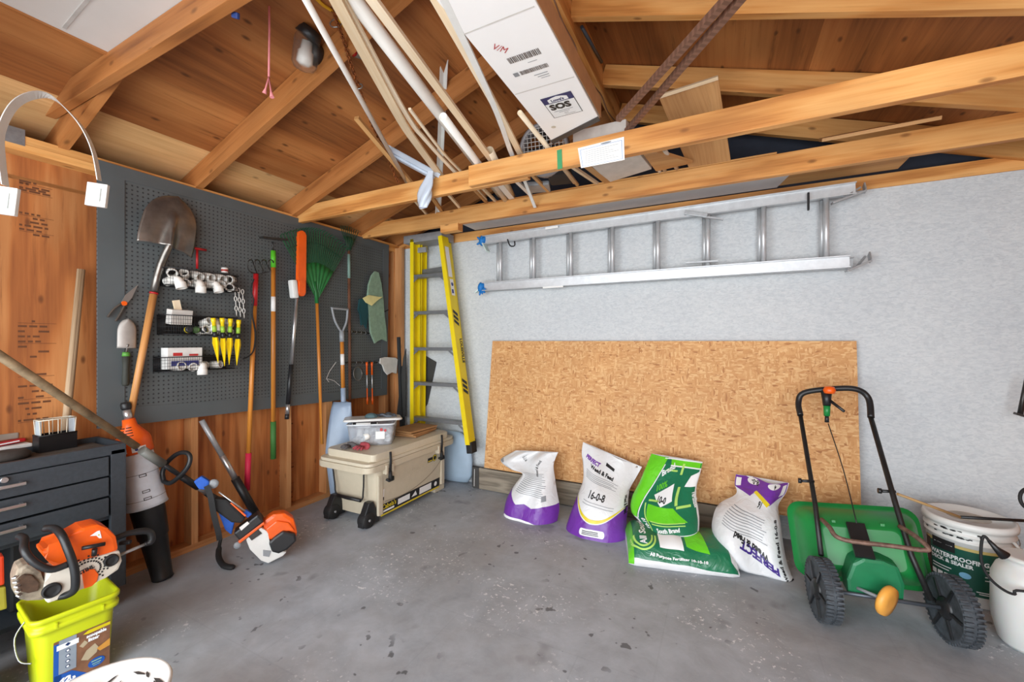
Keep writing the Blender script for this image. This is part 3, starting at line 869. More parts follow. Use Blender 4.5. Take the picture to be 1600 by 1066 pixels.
flatpoly([(560, 468), (569, 466), (573, 475), (574, 492), (571, 514), (567, 505), (563, 509), (562, 492), (558, 484)], .05, .015, 'teal_glove', plain('teal_cloth', (20, 70, 76), .8), label='dark teal glove hanging left of the long green glove', cat='glove', bev=.004)
m = MB(); m.tube(smoothpts([P(590, 483, x=.03), P(600, 487, x=.06), P(607, 484, x=.07)], 4), .005, 6); m.tube([P(596, 488, x=.04), P(598, 496, x=.05)], .006, 6); m.build('black_peg_hook', M_wire, label='black peg hook sticking out right of the long green glove', cat='hook')
def gr(x0, lab):
    A, B = P(x0, 566, x=.05), P(x0 + 1, 632, x=.05)
    th = thing('clamp_rod', lab, 'clamp', tuple(B), group='orange-ended rods on the lower hook rack')
    m = MB(); m.tube([A, B], .0045, 8); m.build('rod', M_silver, th)
    m = MB(); m.tube([A.lerp(B, .0), A.lerp(B, .06), A.lerp(B, .1), A.lerp(B, .3)], [.010, .012, .007, .009], 10); m.build('upper_jaw', M_orange, th)
    m = MB(); m.tube([A.lerp(B, .62), A.lerp(B, .85), A.lerp(B, .88), B], [.0055, .0055, .010, .008], 10); m.build('lower_jaw', M_orange, th)
gr(573, 'left one of two orange-ended rods hanging from the lower hook rack'); gr(581, 'right one of two orange-ended rods hanging from the lower hook rack')
q = P(559, 584, x=.05)
th = thing('hand_sieve', 'round wire hand sieve hanging from the lower hook rack', 'sieve', tuple(q))
m = MB(); m.torus(q, frame((1, .2, .1)), .062, .003, 24, 6); m.build('rim', M_zinc, th)
m = MB(); m.lathe([(.0, -.012), (.03, -.010), (.05, -.004), (.061, 0)], 20, Matrix.Translation(q) @ frame((1, .2, .1)).to_4x4(), caps=False); m.build('mesh', plain('sieve_mesh', (84, 92, 94), .6), th)
flatpoly([(593, 560), (600, 558), (617, 559), (620, 562), (618, 584), (611, 581), (604, 586), (599, 580), (597, 570), (592, 568)], .05, .016, 'white_rag', plain('white_rag', (214, 212, 206), .9), label='crumpled white rag at the right end of the lower hook rack', cat='rag', bev=.005)
m = MB(); m.tube(smoothpts([P(547, 587, x=.03), P(531, 566, x=.03), P(520, 598, x=.03)], 2), .0012, 4) if False else None

# -- ladder hook strap, white, hung from the rafter seat
th = thing('white_strap_hanger', 'white plastic strap hanger arched over the joist at the upper left', 'hanger', tuple(P(150, 325, x=.25)))
sp_ = smoothpts([P(8, 290, x=.42), P(3, 250, x=.42), P(2, 205, x=.42), P(22, 165, x=.40), P(52, 149, x=.38), P(80, 153, x=.36), P(110, 177, x=.34), P(132, 205, x=.33), P(147, 240, x=.32), P(155, 282, x=.31)], 5)
m = MB(); m.strip(sp_, .042, .0035, side=(.75, -.65, 0)); m.build('strap', M_white, th)
for (qq, dd, nm_) in (((152, 305), .31, 0), ((8, 314), .42, 1)):
    c_ = P(*qq, x=dd); rot = Euler((0, .1, R(40))).to_matrix()
    m = MB(); m.box(c_, (.085, .018, .115), rot, bev=.003); m.build('end_buckle', M_white, th)
    m = MB(); m.box(c_ + rot @ V((0, -.011, 0)), (.04, .006, .065), rot, bev=.002); m.build('buckle_window', plain('translucent_white', (205, 214, 210), .25), th)

# weathered pole leaning on the siding behind the tool chest
m = MB(); pa_, pb2_ = P(127, 421, x=-.02), P(104, 655, x=-.02); m.tube([pa_, pa_ + (pb2_ - pa_) * (pa_.z / (pa_.z - pb2_.z))], .017, 12); m.build('leaning_pole', W_weather, label='grey weathered pole standing upright on the plywood behind the tool chest', cat='pole')
# stop strip and dark posts in the corner
a, b = P(624, 527, x=.06), P(622, 640, x=.10); b = a + (b - a).normalized() * 1.35; b.z = max(b.z, .01)
b = V((.13, a.y - .01, 0.0))
m = MB(); m.bar(a, b, .045, .03, up=(1, 0, 0)); m.build('dark_post', plain('dark_post_paint', (44, 46, 48), .7), label='dark grey post leaning in the corner left of the yellow ladder', cat='post')

# ink stamps on the siding and a scratch on the pegboard
M_stamp = plain('stamp_ink', (104, 62, 34), .8)
st_r = random.Random(2)
def stamp(px0, py0, px1, py1, n, name):
    a, b = P(px0, py0, x=-.0892), P(px1, py1, x=-.0892); rs = []
    for i in range(n):
        z_ = a.z + (b.z - a.z) * i / (n - 1); y_ = a.y
        rs.append(rect(y_, z_, b.y, z_ + .002)) if i % 4 == 0 else None
        while y_ < b.y - .03:
            w_ = st_r.uniform(.01, .04)
            if st_r.random() < .7: rs.append(rect(y_, z_ + .006, y_ + w_, z_ + .016))
            y_ += w_ + .008
    decal(shape_bm(rs), lambda u, v: V((-.0892, u, v)), M_stamp, wl, name)
stamp(28, 505, 88, 560, 8, 'ink_stamp'); stamp(28, 590, 85, 655, 9, 'ink_stamp'); stamp(30, 285, 82, 310, 5, 'ink_stamp'); stamp(30, 335, 84, 375, 6, 'ink_stamp')
stamp(438, 660, 458, 708, 8, 'ink_stamp'); stamp(436, 730, 460, 785, 9, 'ink_stamp')
c_ = [P(525, 566, x=.0146), P(515, 580, x=.0146), P(510, 592, x=.0146), P(514, 597, x=.0146)]
m = MB(); m.strip(c_, .004, .0008, side=(0, 1, .3)); m.strip([P(511, 592, x=.0146), P(522, 595, x=.0146), P(531, 603, x=.0146)], .003, .0008, side=(0, 0, 1)); m.build('white_scratch', M_paper, pb)
# ---------------------------------------------------------------- back wall
# corner stud on the back wall
m = MB(); m.bar((.045, -.05, .04), (.045, -.05, 2.33), .09, .04, (0, 1, 0)); m.build('corner_stud', W_stud, wb)
# OSB sheet
t = NT('oriented_strand_board')
def flakes(rot, sc, seed):
    vo = t.add('ShaderNodeTexVoronoi'); vo.inputs['Scale'].default_value = 1
    t.link(t.coord(scale=sc, rot=(0, rot, 0), loc=(seed, seed, 0)), vo.inputs['Vector']); return vo
v1 = flakes(.5, (24, 40, 100), 1); v2 = flakes(-.7, (96, 40, 22), 4); v3 = flakes(1.5, (30, 40, 84), 7)
s1 = t.add('ShaderNodeSeparateColor'); t.link(v1.outputs['Color'], s1.inputs[0])
s2 = t.add('ShaderNodeSeparateColor'); t.link(v2.outputs['Color'], s2.inputs[0])
s3 = t.add('ShaderNodeSeparateColor'); t.link(v3.outputs['Color'], s3.inputs[0])
st = [(.0, srgb(166, 108, 58)), (.08, srgb(196, 140, 84)), (.6, srgb(208, 156, 100)), (1, srgb(224, 180, 126))]
c1_ = t.ramp(s1.outputs[0], st); c2_ = t.ramp(s2.outputs[0], st); c3_ = t.ramp(s3.outputs[1], st)
pk = t.noise(t.coord(), 24, 2)
col = t.mix(t.ramp(pk, [(.47, (0, 0, 0)), (.5, (1, 1, 1))]), c1_, c2_)
pk2 = t.noise(t.coord(loc=(5, 5, 5)), 14, 2)
col = t.mix(t.ramp(pk2, [(.52, (0, 0, 0)), (.55, (1, 1, 1))]), col, c3_)
big = t.noise(t.coord(), 2.2, 3)
col = t.mix(1, col, t.ramp(big, [(.3, (.88, .86, .84)), (.7, (1.04, 1.04, 1.02))]), 'MULTIPLY')
M_osb = t.out(col, .65)
tl, tr = P(770, 533, y=-.03), P(1338, 533, y=-.03)
z0 = .20
bl = P(757, 732, y=-.13); brr = P(1346, 800, y=-.13)
bl.z = brr.z = .205
def osbq(u, v, off):
    return tl.lerp(tr, u).lerp(bl.lerp(brr, u), v) + V((0, off, 0))
m = MB()
f = [m._v(osbq(*q, -.006)) for q in ((0, 0), (1, 0), (1, 1), (0, 1))]; g = [m._v(osbq(*q, .006)) for q in ((0, 0), (1, 0), (1, 1), (0, 1))]
m.face(f); m.face(g)
for i in range(4): m.face([f[i], f[(i + 1) % 4], g[(i + 1) % 4], g[i]])
m.build('strand_board_sheet', M_osb, label='large tan strand board sheet leaning against the grey wall behind the bags', cat='board')
# decking boards on edge
m = MB(); m.bar((.95, -.06, .09), (3.3, -.06, .09), .175, .024, up=(0, 1, 0), bev=.003)
m.build('dark_deck_board', plain('dark_composite', (62, 60, 58), .7, 0, .2), label='dark plain board on edge behind the brown decking board, against the wall', cat='board')
th = thing('decking_board', 'grey-brown composite decking board on edge along the floor behind the bags', 'board', (1.0, -.13, 0))
m = MB(); m.bar((1.07, -.125, .1), (3.4, -.125, .1), .19, .026, up=(0, 1, 0), bev=.003); m.build('board_face', W_deckbd, th)
m = MB(); m.bar((1.00, -.125, .1), (1.069, -.125, .1), .192, .028, up=(0, 1, 0), bev=.003); m.build('end_cap', plain('dark_composite', (62, 60, 58)), th)
m = MB(); m.bar((1.02, -.141, .02), (1.024, -.141, .18), .004, .002, up=(0, 1, 0)); m.build('chalk_line', M_paper, th)

# ---- bags
from functools import partial
NB = 32
def interp(pts, v):
    """piecewise smooth (Catmull-Rom) through evenly spaced pts"""
    n = len(pts) - 1; x = min(max(v, 0), 1) * n; i = min(int(x), n - 1); t_ = x - i
    g = lambda k: pts[min(max(k, 0), n)]
    p0, p1, p2, p3 = g(i - 1), g(i), g(i + 1), g(i + 2)
    return .5 * (2 * p1 + (p2 - p0) * t_ + (2 * p0 - 5 * p1 + 4 * p2 - p3) * t_ * t_ + (3 * p1 - p0 - 3 * p2 + p3) * t_ ** 3)
def make_bag(name, label, Lp, Rp, yb, yt, T, seed, mat, side=None, group=None, wr=.007, backf=.6):
    n = len(Lp)
    def yy(i, nn): return yb + (yt - yb) * i / (nn - 1)
    LP = [P(*p, y=yy(i, len(Lp))) for i, p in enumerate(Lp)]
    RP = [P(*p, y=yy(i, len(Rp))) for i, p in enumerate(Rp)]
    r_ = random.Random(seed); ks = [(r_.uniform(4, 16), r_.uniform(-9, 9), r_.uniform(0, 6), r_.uniform(.3, 1)) for _ in range(6)]
    def S(u, v, sd=-1):
        a, b = interp(LP, v), interp(RP, v); p = a.lerp(b, u)
        if v < .02 : p.z = max(p.z, .0)
        s = abs(2 * u - 1)
        prof = max(0, 1 - s ** 2.6) ** .6
        th_ = interp([V((x, 0, 0)) for x in T], v).x
        w = sum(c * math.sin(a_ * u + b_ * v + d_) for a_, b_, d_, c in ks) * wr * (.25 + prof) * (.5 + v)
        cr = sum(c * abs(math.sin(.7 * a_ * u - b_ * .8 * v + d_ + 1)) ** .5 for a_, b_, d_, c in ks[:3]) * wr * .9 * prof
        return p + V((0, sd * th_ * prof * (1 if sd < 0 else backf), 0)) + V((0, w - cr if sd < 0 else 0, 0))
    root = thing(name, label, 'bag', tuple(interp(LP, 0).lerp(interp(RP, 0), .5)), group=group)
    m = MB(); m.grid(lambda u, v: S(u, v, -1), NB, NB); m.grid(lambda u, v: S(1 - u, v, 1), NB, NB)
    m.grid(lambda u, v: S(u, 0, -1).lerp(S(u, 0, 1), v), NB, 2)
    m.build('sack', mat, root, weld=.0004)
    def D(bm, mt, nm, off=.0015):
        return decal(bm, lambda u, v: S(u, v, -1) + V((0, -off, off * .3)), mt, root, nm, cut=1 / NB)
    return root, S, D
M_sack = plain('white_woven_sack', (222, 223, 224), .38, 0, .04, 9, .75)
M_purple = plain('purple_print', (112, 52, 158), .36, 0, .08, 9, .75)
M_sgreen = plain('green_print', (28, 112, 78), .30, 0, .08, 9, .9)
M_lime = plain('lime_print', (104, 204, 40), .30, 0, .06, 9, .9)
M_plime = plain('pale_lime_print', (178, 222, 110), .4)
M_yprint = plain('yellow_print', (222, 200, 40), .4)
M_greyp = plain('grey_print', (140, 144, 148), .5)
M_wprint = plain('white_print', (236, 238, 238), .4, 0, .02)
M_navy = plain('navy_purple_print', (66, 44, 130), .4)

def lines(x0, x1, y0, y1, n, h, seed=1, bend=0):
    r_ = random.Random(seed); out = []
    for i in range(n):
        y_ = y0 + (y1 - y0) * i / max(1, n - 1); e = x1 - r_.uniform(0, .18) * (x1 - x0)
        out.append([(x0, y_), (e, y_ + bend), (e, y_ + bend + h), (x0, y_ + h)])
    return shape_bm(out)
# bag 1
r1, S1, D = make_bag('fertilizer_bag', 'leftmost white and purple bag, half empty with its top flopped left', [(789, 800), (794, 775), (806, 755), (817, 738), (796, 731), (782, 718), (806, 704)],
    [(871, 814), (874, 792), (870, 768), (867, 745), (865, 728), (868, 716), (872, 707)], -.46, -.28, [.13, .13, .11, .07, .045, .03, .012], 1, M_sack, group='fertilizer bags', wr=.009)
top = [(0, .30), (.12, .24), (.3, .17), (.45, .19), (.6, .16), (.8, .2), (1, .21)]
D(shape_bm([[(0, 0), (1, 0)] + top[::-1]]), M_purple, 'purple_band')
D(shape_bm([[(.05, .02), (.55, .0), (.72, .0), (.6, .03), (.08, .05)]]), M_wprint, 'white_strip', .003)
D(lines(.15, .85, .30, .56, 14, .006, 3, -.01), M_greyp, 'small_print')
D(text_bm('Weed & Feed', .07, .62, .50, 1.0, sx=.9, bold=.001), M_ink, 'side_lettering', .002)
D(join_bm(text_bm('16-0-8', .075, .38, .90, -.9, sx=.8), text_bm('50 lb', .05, .02, .70, -.4)), M_ink, 'lettering', .002)
D(shape_bm([[(.02, .84), (.05, .87), (.12, .82), (.08, .79)], [(.78, .25), (.86, .26), (.86, .32), (.78, .31)]]), M_greyp, 'printed_marks', .002)
# bag 2
r2, S2, D = make_bag('fertilizer_bag', 'tall white and purple weed and feed bag with a yellow arc, second bag from left', [(885, 822), (893, 798), (903, 772), (911, 750), (911, 728), (909, 708), (911, 691)],
    [(979, 841), (979, 815), (981, 792), (982, 776), (985, 762), (994, 746), (1003, 730)], -.50, -.24, [.13, .15, .15, .12, .07, .03, .008], 5, M_sack, group='fertilizer bags', wr=.006)
arc = [(u / 20, .36 - .20 * math.sin(math.pi * u / 20)) for u in range(21)]
D(shape_bm([[(0, 0), (1, 0)] + arc[::-1]]), M_purple, 'purple_band')
D(shape_bm([[(x, y + .012) for x, y in arc] + [(x, y + .012 + .035 * math.sin(math.pi * x) ** .6) for x, y in arc[::-1]]]), M_yprint, 'yellow_arc', .002)
D(shape_bm([rrect(.30, .045, .72, .115, .034)]), M_wprint, 'pill_label', .0025)
D(lines(.35, .66, .06, .09, 3, .008, 5), M_ink, 'pill_lettering', .0035)
D(text_bm('16-0-8', .125, .26, .41, -.02, sx=1.05, bold=.003), M_ink, 'grade_lettering', .002)
D(text_bm('Weed & Feed', .07, .22, .735, -.12, sx=1.15, bold=.003), M_ink, 'name_lettering', .002)
D(text_bm('PERFECT', .075, .10, .82, -.12, sx=.95, bold=.004, shear=.3), M_purple, 'brand_lettering', .002)
D(lines(.12, .8, .60, .68, 5, .006, 8, -.03), M_greyp, 'small_print')
D(lines(.2, .85, .34, .37, 2, .006, 9, -.02), M_greyp, 'lower_print')
D(shape_bm([[(.48, .83), (.64, .80), (.64, .84), (.48, .87)]]), M_ink, 'dark_patch', .002)
D(text_bm('Weed & Feed', .05, .95, .55, -1.5, sx=1.0, bold=.002), M_ink, 'side_lettering', .002)
# lying green bag
A4, B4, C4, D4 = V((2.56, -.84, 0)), V((3.16, -.70, 0)), V((3.02, -.30, 0)), V((2.44, -.40, 0))
def lay(u, v):
    """v: 0 front hem on the floor, over the top, 1 rear hem"""
    pts = [(0, .0), (-.02, .035), (.02, .075), (.12, .125), (.35, .155), (.65, .15), (.9, .11), (1.0, .05), (.97, .0)]
    q = interp([V((a, b, 0)) for a, b in pts], v)
    w = q.x; h = q.y
    e = min(1, min(u, 1 - u) / .10); h *= (.45 + .55 * math.sin(e * math.pi / 2)); 
    tuck = (1 - math.sin(e * math.pi / 2)) * .05
    p = A4.lerp(B4, u).lerp(D4.lerp(C4, u), tuck + w * (1 - 2 * tuck))
    z = h + .004 * math.sin(u * 23 + v * 9) * math.sin(v * math.pi) + .003 * math.sin(u * 9 - v * 21)
    return V((p.x, p.y, max(z, .001)))
r4 = thing('fertilizer_bag', 'green and white all purpose fertilizer bag lying flat under the upright green bag', 'bag', (2.8, -.58, 0), group='fertilizer bags')
m = MB(); m.grid(lay, 40, NB); m.grid(lambda u, v: lay(u, 0).lerp(lay(u, 1), v), 40, 2)
for e in (0, 1): m.grid(lambda u, v: lay(e, u * .5).lerp(lay(e, 1 - u * .5), v), 12, 3)
m.build('sack', M_sack, r4, weld=.0004)
def D4_(bm, mt, nm, off=.0015):
    return decal(bm, lambda u, v: lay(u, v) + V((0, -off * .8, off)), mt, r4, nm, cut=1 / 40)
D4_(shape_bm([[(0.0, .20), (.9, .10), (.985, .12), (.985, .22), (.93, .28), (.93, .9), (.0, .9)]]), M_sgreen, 'green_field')
D4_(shape_bm([[(0, .06), (.05, .06), (.06, .92), (0, .92)]]), M_lime, 'lime_end_band', .0025)
D4_(text_bm('All Purpose Fertilizer 10-10-10', .052, .20, .235, -.055, sx=.80, bold=.002), M_wprint, 'band_lettering', .003)
D4_(shape_bm([[(.30, .34), (.52, .33), (.52, .52), (.30, .54)]]), M_wprint, 'white_panel', .0025)
D4_(shape_bm([[(.55, .38), (.75, .32), (.72, .62), (.55, .60)]]), M_lime, 'lime_panel', .0025)
def ringshape(cx, cy, r0, r1, sx=1, a0=0, a1=360):
    n = 28; o = [(cx + sx * r1 * math.cos(R(a0 + (a1 - a0) * i / n)), cy + r1 * math.sin(R(a0 + (a1 - a0) * i / n))) for i in range(n + 1)]
    i_ = [(cx + sx * r0 * math.cos(R(a0 + (a1 - a0) * i / n)), cy + r0 * math.sin(R(a0 + (a1 - a0) * i / n))) for i in range(n + 1)]
    return o + i_[::-1]
D4_(shape_bm([ringshape(.15, .46, .11, .13, .75, 180, 360), ringshape(.15, .46, .15, .17, .75, 180, 360)]), M_plime, 'lime_arcs', .0025)
D4_(text_bm('All South', .09, .18, .36, 1.57, sx=.8, bold=.003), M_wprint, 'brand_lettering', .003)
D4_(lines(.6, .9, .68, .8, 5, .012, 12), M_plime, 'small_print', .003)
# upright green bag
r3, S3, D = make_bag('fertilizer_bag', 'upright green and lime fertilizer bag standing folded on the lying green bag', [(1008, 829), (998, 812), (986, 797), (988, 776), (1000, 752), (1010, 728), (1018, 709)],
    [(1092, 829), (1093, 812), (1091, 795), (1088, 775), (1089, 758), (1094, 740), (1098, 722)], -.55, -.26, [.11, .12, .11, .09, .06, .035, .01], 9, M_sack, group='fertilizer bags', wr=.008)
D(shape_bm([[(.10, .02), (.99, .02), (.99, .97), (.35, .97), (.12, .45)]]), M_sgreen, 'green_field')
D(shape_bm([[(-.0, .30), (.10, .28), (.20, .5), (.33, .9), (.36, 1.), (.0, 1.)]]), M_lime, 'lime_side_band', .002)
D(shape_bm([[(.45, .90), (1., .90), (1, .985), (.42, .985)]]), M_lime, 'lime_top_band', .002)
D(shape_bm([[(.36, .56), (.62, .70), (.66, .50), (.5, .44)], [(.80, .66), (.98, .66), (.98, .86), (.86, .80)]]), M_wprint, 'white_panels', .002)
D(shape_bm([[(.26, .25), (.84, .20), (.68, .42), (.30, .46)]]), M_lime, 'lime_panel', .002)
D(shape_bm([[(.30, .24), (.80, .19), (.80, .205), (.30, .26)], [(.30, .20), (.80, .15), (.80, .165), (.30, .22)], [(.245, .10), (.26, .10), (.27, .47), (.25, .47)]]), M_plime, 'pale_stripes', .0025)
D(shape_bm([[(.115, .28), (.13, .28), (.225, .5), (.35, .90), (.335, .90), (.205, .5)], [(.98, .02), (.995, .02), (.995, .9), (.98, .9)], [(.45, .885), (1, .885), (1, .90), (.45, .90)], [(.30, .97), (1, .97), (1, .985), (.30, .985)]]), M_wprint, 'white_outlines', .003)
D(shape_bm([[(.45, .60), (.60, .62), (.66, .90), (.50, .90)][:0] or rect(.70, .44, .74, .66), rect(.72, .40, .92, .43), rect(.30, .49, .46, .51), rect(.40, .83, .60, .85), rect(.66, .80, .70, .93)]), M_plime, 'lime_bars', .003)
D(text_bm('South Brand', .085, .34, .095, -.03, sx=.85, bold=.003), M_wprint, 'brand_lettering', .003)
D(text_bm('10-10-10', .09, .23, .04, 1.57, sx=.75, bold=.003), M_wprint, 'side_lettering', .003)
D(text_bm('100%', .10, .36, .59, .45, sx=.8, bold=.002), M_lime, 'percent_lettering', .003)
D(text_bm('10-0', .10, .42, .49, -.1, sx=.8, bold=.004), M_ink, 'grade_lettering', .003)
D(text_bm('Brand', .10, .36, .76, .55, sx=.9, bold=.003), M_wprint, 'upper_lettering', .003)
D(text_bm('Fertilizer', .075, .94, .58, -1.45, sx=.8, bold=.002), M_wprint, 'edge_lettering', .003)
# upside-down bag
r5, S5, D = make_bag('fertilizer_bag', 'white weed and feed bag standing upside down beside the green spreader, purple end up', [(1136, 876), (1114, 834), (1114, 808), (1124, 787), (1150, 772), (1148, 756), (1150, 741)],
    [(1241, 909), (1230, 880), (1223, 845), (1219, 812), (1216, 790), (1228, 770), (1233, 755)], -.56, -.22, [.05, .13, .15, .13, .06, .035, .012], 14, M_sack, group='fertilizer bags', wr=.009)
D(shape_bm([[(.0, .80), (.3, .72), (.42, .80), (.75, .68), (1, .8), (1, .995), (0, .995)]]), M_purple, 'purple_end')
D(shape_bm([[(.38, .78), (.43, .82), (.76, .70), (.70, .66)]]), M_yprint, 'yellow_ribbon', .002)
D(shape_bm([disc(.35, .93, .11, 20, .05), disc(.72, .94, .12, 20, .05)]), M_wprint, 'white_discs', .002)
D(join_bm(text_bm('8-0-', .10, .45, .955, math.pi, sx=.8, bold=.003), text_bm('4', .10, .76, .965, math.pi, sx=.8, bold=.003)), M_ink, 'disc_lettering', .003)
D(shape_bm([[(.02, .82), (.12, .84), (.12, .95), (.02, .95)], [(.88, .78), (.97, .8), (.97, .95), (.90, .93)]]), M_wprint, 'white_edges', .002)
D(text_bm('16', .11, .60, .70, math.pi - .05, sx=.8, bold=.004), M_ink, 'grade_lettering', .002)
D(lines(.12, .78, .38, .58, 9, .007, 21, -.06), M_greyp, 'small_print')
D(text_bm('Weed & Feed', .085, .76, .235, math.pi - .30, sx=.98, bold=.004), M_ink, 'name_lettering', .002)
D(text_bm('PERFECT', .115, .86, .15, math.pi - .34, sx=1.05, bold=.006, shear=-.0), M_navy, 'brand_lettering', .002)
D(text_bm('Weed & Feed 16-0-8', .062, .93, .03, math.pi / 2 + .02, sx=.95, bold=.002), M_ink, 'side_lettering', .002)

# ---- aluminium extension ladder hung flat on the wall
th = thing('extension_ladder', 'long aluminium extension ladder hung horizontally high on the grey wall', 'ladder', (2.4, -.08, 1.8))
yl = -.085
# two sections: outer (wall side, at y -.045) and inner (room side, at y -.115)
a1, b1 = P(752, 378, y=-.09), P(1336, 297, y=-.09)
a2, b2 = P(752, 449, y=-.09), P(1336, 409, y=-.09)
def rail(a, b, yo, hgt, name, mat=None):
    m = MB(); a = V((a.x, yo, a.z)); b = V((b.x, yo, b.z))
    up = (0, 0, 1)
    m.bar(a, b, .006, hgt, up)                    # web
    for s in (-1, 1):
        m.bar(a + V((0, -.014, s * hgt / 2)), b + V((0, -.014, s * hgt / 2)), .034, .006, up)
    return m.build(name, mat or M_alu, th)
rail(a1 + V((0, 0, .012)), b1 + V((.0, 0, .012)), -.045, .07, 'rear_top_rail', M_alud)
rail(a2, b2 + V((0, 0, -.002)), -.045, .07, 'rear_bottom_rail', M_alud)
rail(a1 + V((.03, 0, .005)), b1 + V((-.0, 0, .004)), -.10, .07, 'front_top_rail')
rail(a2 + V((.03, 0, -.0)), b2 + V((-.03, 0, .0)), -.10, .07, 'front_bottom_rail')
for i, (x0, x1) in enumerate(((782, 775), (834, 829), (892, 888), (957, 955), (1028, 1026), (1106, 1104), (1193, 1192), (1291, 1291))):
    for yo, dx in ((-.105, 0), (-.05, -.022)):
        pa = P(x0, 340, y=yo); zt = a1.z + (b1.z - a1.z) * (pa.x - a1.x) / (b1.x - a1.x); zb = a2.z + (b2.z - a2.z) * (pa.x - a2.x) / (b2.x - a2.x)
        m = MB(); m.tube([(pa.x + dx, yo, zb + .034), (pa.x + dx, yo, zt - .03)], .0165, 12); m.build('rung', M_alu, th)
for (p_, q_, nm) in (((1300, 318), (1352, 299), 'top'), ((1322, 424), (1360, 408), 'low')):
    A = P(*p_, y=-.12); B = P(*q_, y=-.10)
    m = MB(); m.bar(A, B, .045, .012, up=(0, 0, 1), bev=.002); m.bar(B, B + V((.0, .03, .05)), .04, .008, up=(1, 0, 0)); m.bar(A + V((.05, 0, .02)), B + V((-.02, .02, .035)), .012, .01); m.build('swivel_foot', M_alud, th)
A = P(1070, 335, y=-.14); B = P(1130, 343, y=-.14)
m = MB(); m.bar(A + V((0, 0, .012)), A.lerp(B, .6) + V((0, 0, .012)), .03, .03, bev=.003); m.bar(A.lerp(B, .5), B, .02, .012); m.build('rung_lock', M_alud, th)
m = MB(); m.bar(P(1072, 411, y=-.14), P(1122, 408, y=-.14), .02, .012); m.build('lower_rung_lock', M_alud, th)
m = MB(); m.bar(P(852, 357, y=-.125), P(872, 354, y=-.125), .002, .022); m.build('rail_sticker', M_paper, th)
m = MB(); m.bar(P(848, 449, y=-.125), P(880, 447, y=-.125), .002, .02); m.build('lower_rail_sticker', M_paper, th)
M_blueg = plain('blue_glove', (22, 120, 196), .6, 0, .15, 30)
def glove(c, label, dirs, cuff):
    c = V(c); th_ = thing('work_glove', label, 'glove', tuple(c), group='blue gloves on the ladder ends')
    m = MB(); m.lathe([(.004, -.045), (.03, -.035), (.042, -.005), (.04, .02), (.028, .045), (.004, .05)], 14, Matrix.Translation(c) @ Matrix.Diagonal((.8, .9, 1, 1)) @ Matrix.Rotation(R(20), 4, 'Y')); m.build('palm', M_blueg, th_)
    for d in dirs:
        m = MB(); d = V(d); m.tube([c + d * .3, c + d * .7, c + d], [.012, .011, .007], 8); m.build('finger', M_blueg, th_)
    m = MB(); m.strip(smoothpts([c + V(cuff) * k for k in (.25, .6, 1)], 3), .05, .012, side=(0, 1, .2)); m.build('cuff', plain('pale_knit', (206, 222, 218), .9), th_)
glove(P(754, 377, y=-.10), 'blue-palmed work glove stuck on the upper left end of the aluminium ladder', [(-.05, -.02, -.03), (-.04, -.03, .035), (.02, -.05, .03)], (.075, -.03, -.11))
glove(P(752, 450, y=-.10), 'blue-palmed work glove stuck on the lower left end of the aluminium ladder', [(.03, -.03, -.06), (.055, -.03, -.05), (.0, -.03, -.07), (.06, -.03, -.02)], (-.06, 0, -.04))
for q_, q2, lab in (((795, 370), (806, 385), 'black bent hook holding the ladder near its left end'), ((1263, 303), (1262, 326), 'dark flat hook holding the ladder near its right end')):
    A = P(*q_, y=-.03); B = P(*q2, y=-.15)
    m = MB()
    if q_[0] < 1000: m.tube(smoothpts([P(793, 374, y=-.14), P(797, 384, y=-.14), P(804, 384, y=-.14), P(804, 377, y=-.14)], 3), .006, 8)
    else: m.bar(P(1263, 301, y=-.14), P(1263, 329, y=-.14), .02, .012, bev=.004)
    m.build('ladder_hook', M_wire, label=lab, cat='hook')

# ---- yellow fibreglass stepladder hung in the corner
th = thing('stepladder', 'yellow fibreglass stepladder folded and hung in the corner, grey top cap', 'ladder', (.6, -.1, .35))
M_ylad = plain('yellow_fibreglass', (232, 206, 16), .42, 0, .06, 6)
def crail(A, B, w, d, fl, name, sgn, mat=M_ylad):
    """channel rail: web width d along y, flanges turned sgn in x"""
    m = MB(); z = (B - A).normalized()
    m.bar(A, B, .005, d, up=(0, 1, 0))
    for s in (-1, 1): m.bar(A + V((sgn * w / 2, s * d / 2, 0)), B + V((sgn * w / 2, s * d / 2, 0)), w, .005, up=(0, 1, 0))
    if fl: m.bar(A + V((sgn * .004, 0, 0)), B + V((sgn * .004, 0, 0)), .008, .02, up=(0, 1, 0))
    return m.build(name, mat, th)
LT, LB = P(646, 376, y=-.20), P(646, 662, y=-.20)
LB = LT + (LB - LT).normalized() * (LT.z - .36)
RT, RB = P(695, 370, y=-.20), P(738, 694, y=-.20)
crail(LT, LB, .042, .095, 1, 'front_rail', 1); crail(RT, RB, .042, .10, 1, 'front_rail', -1)
LT2, LB2 = P(659, 382, y=-.09), P(656, 660, y=-.09); LB2.z = .40
RT2, RB2 = P(700, 374, y=-.09), P(738, 690, y=-.09)
crail(LT2, LB2, .036, .075, 0, 'rear_rail', 1); crail(RT2, RB2, .036, .08, 0, 'rear_rail', -1)
M_step = plain('grey_aluminium_step', (128, 130, 132), .45, .5, .1)
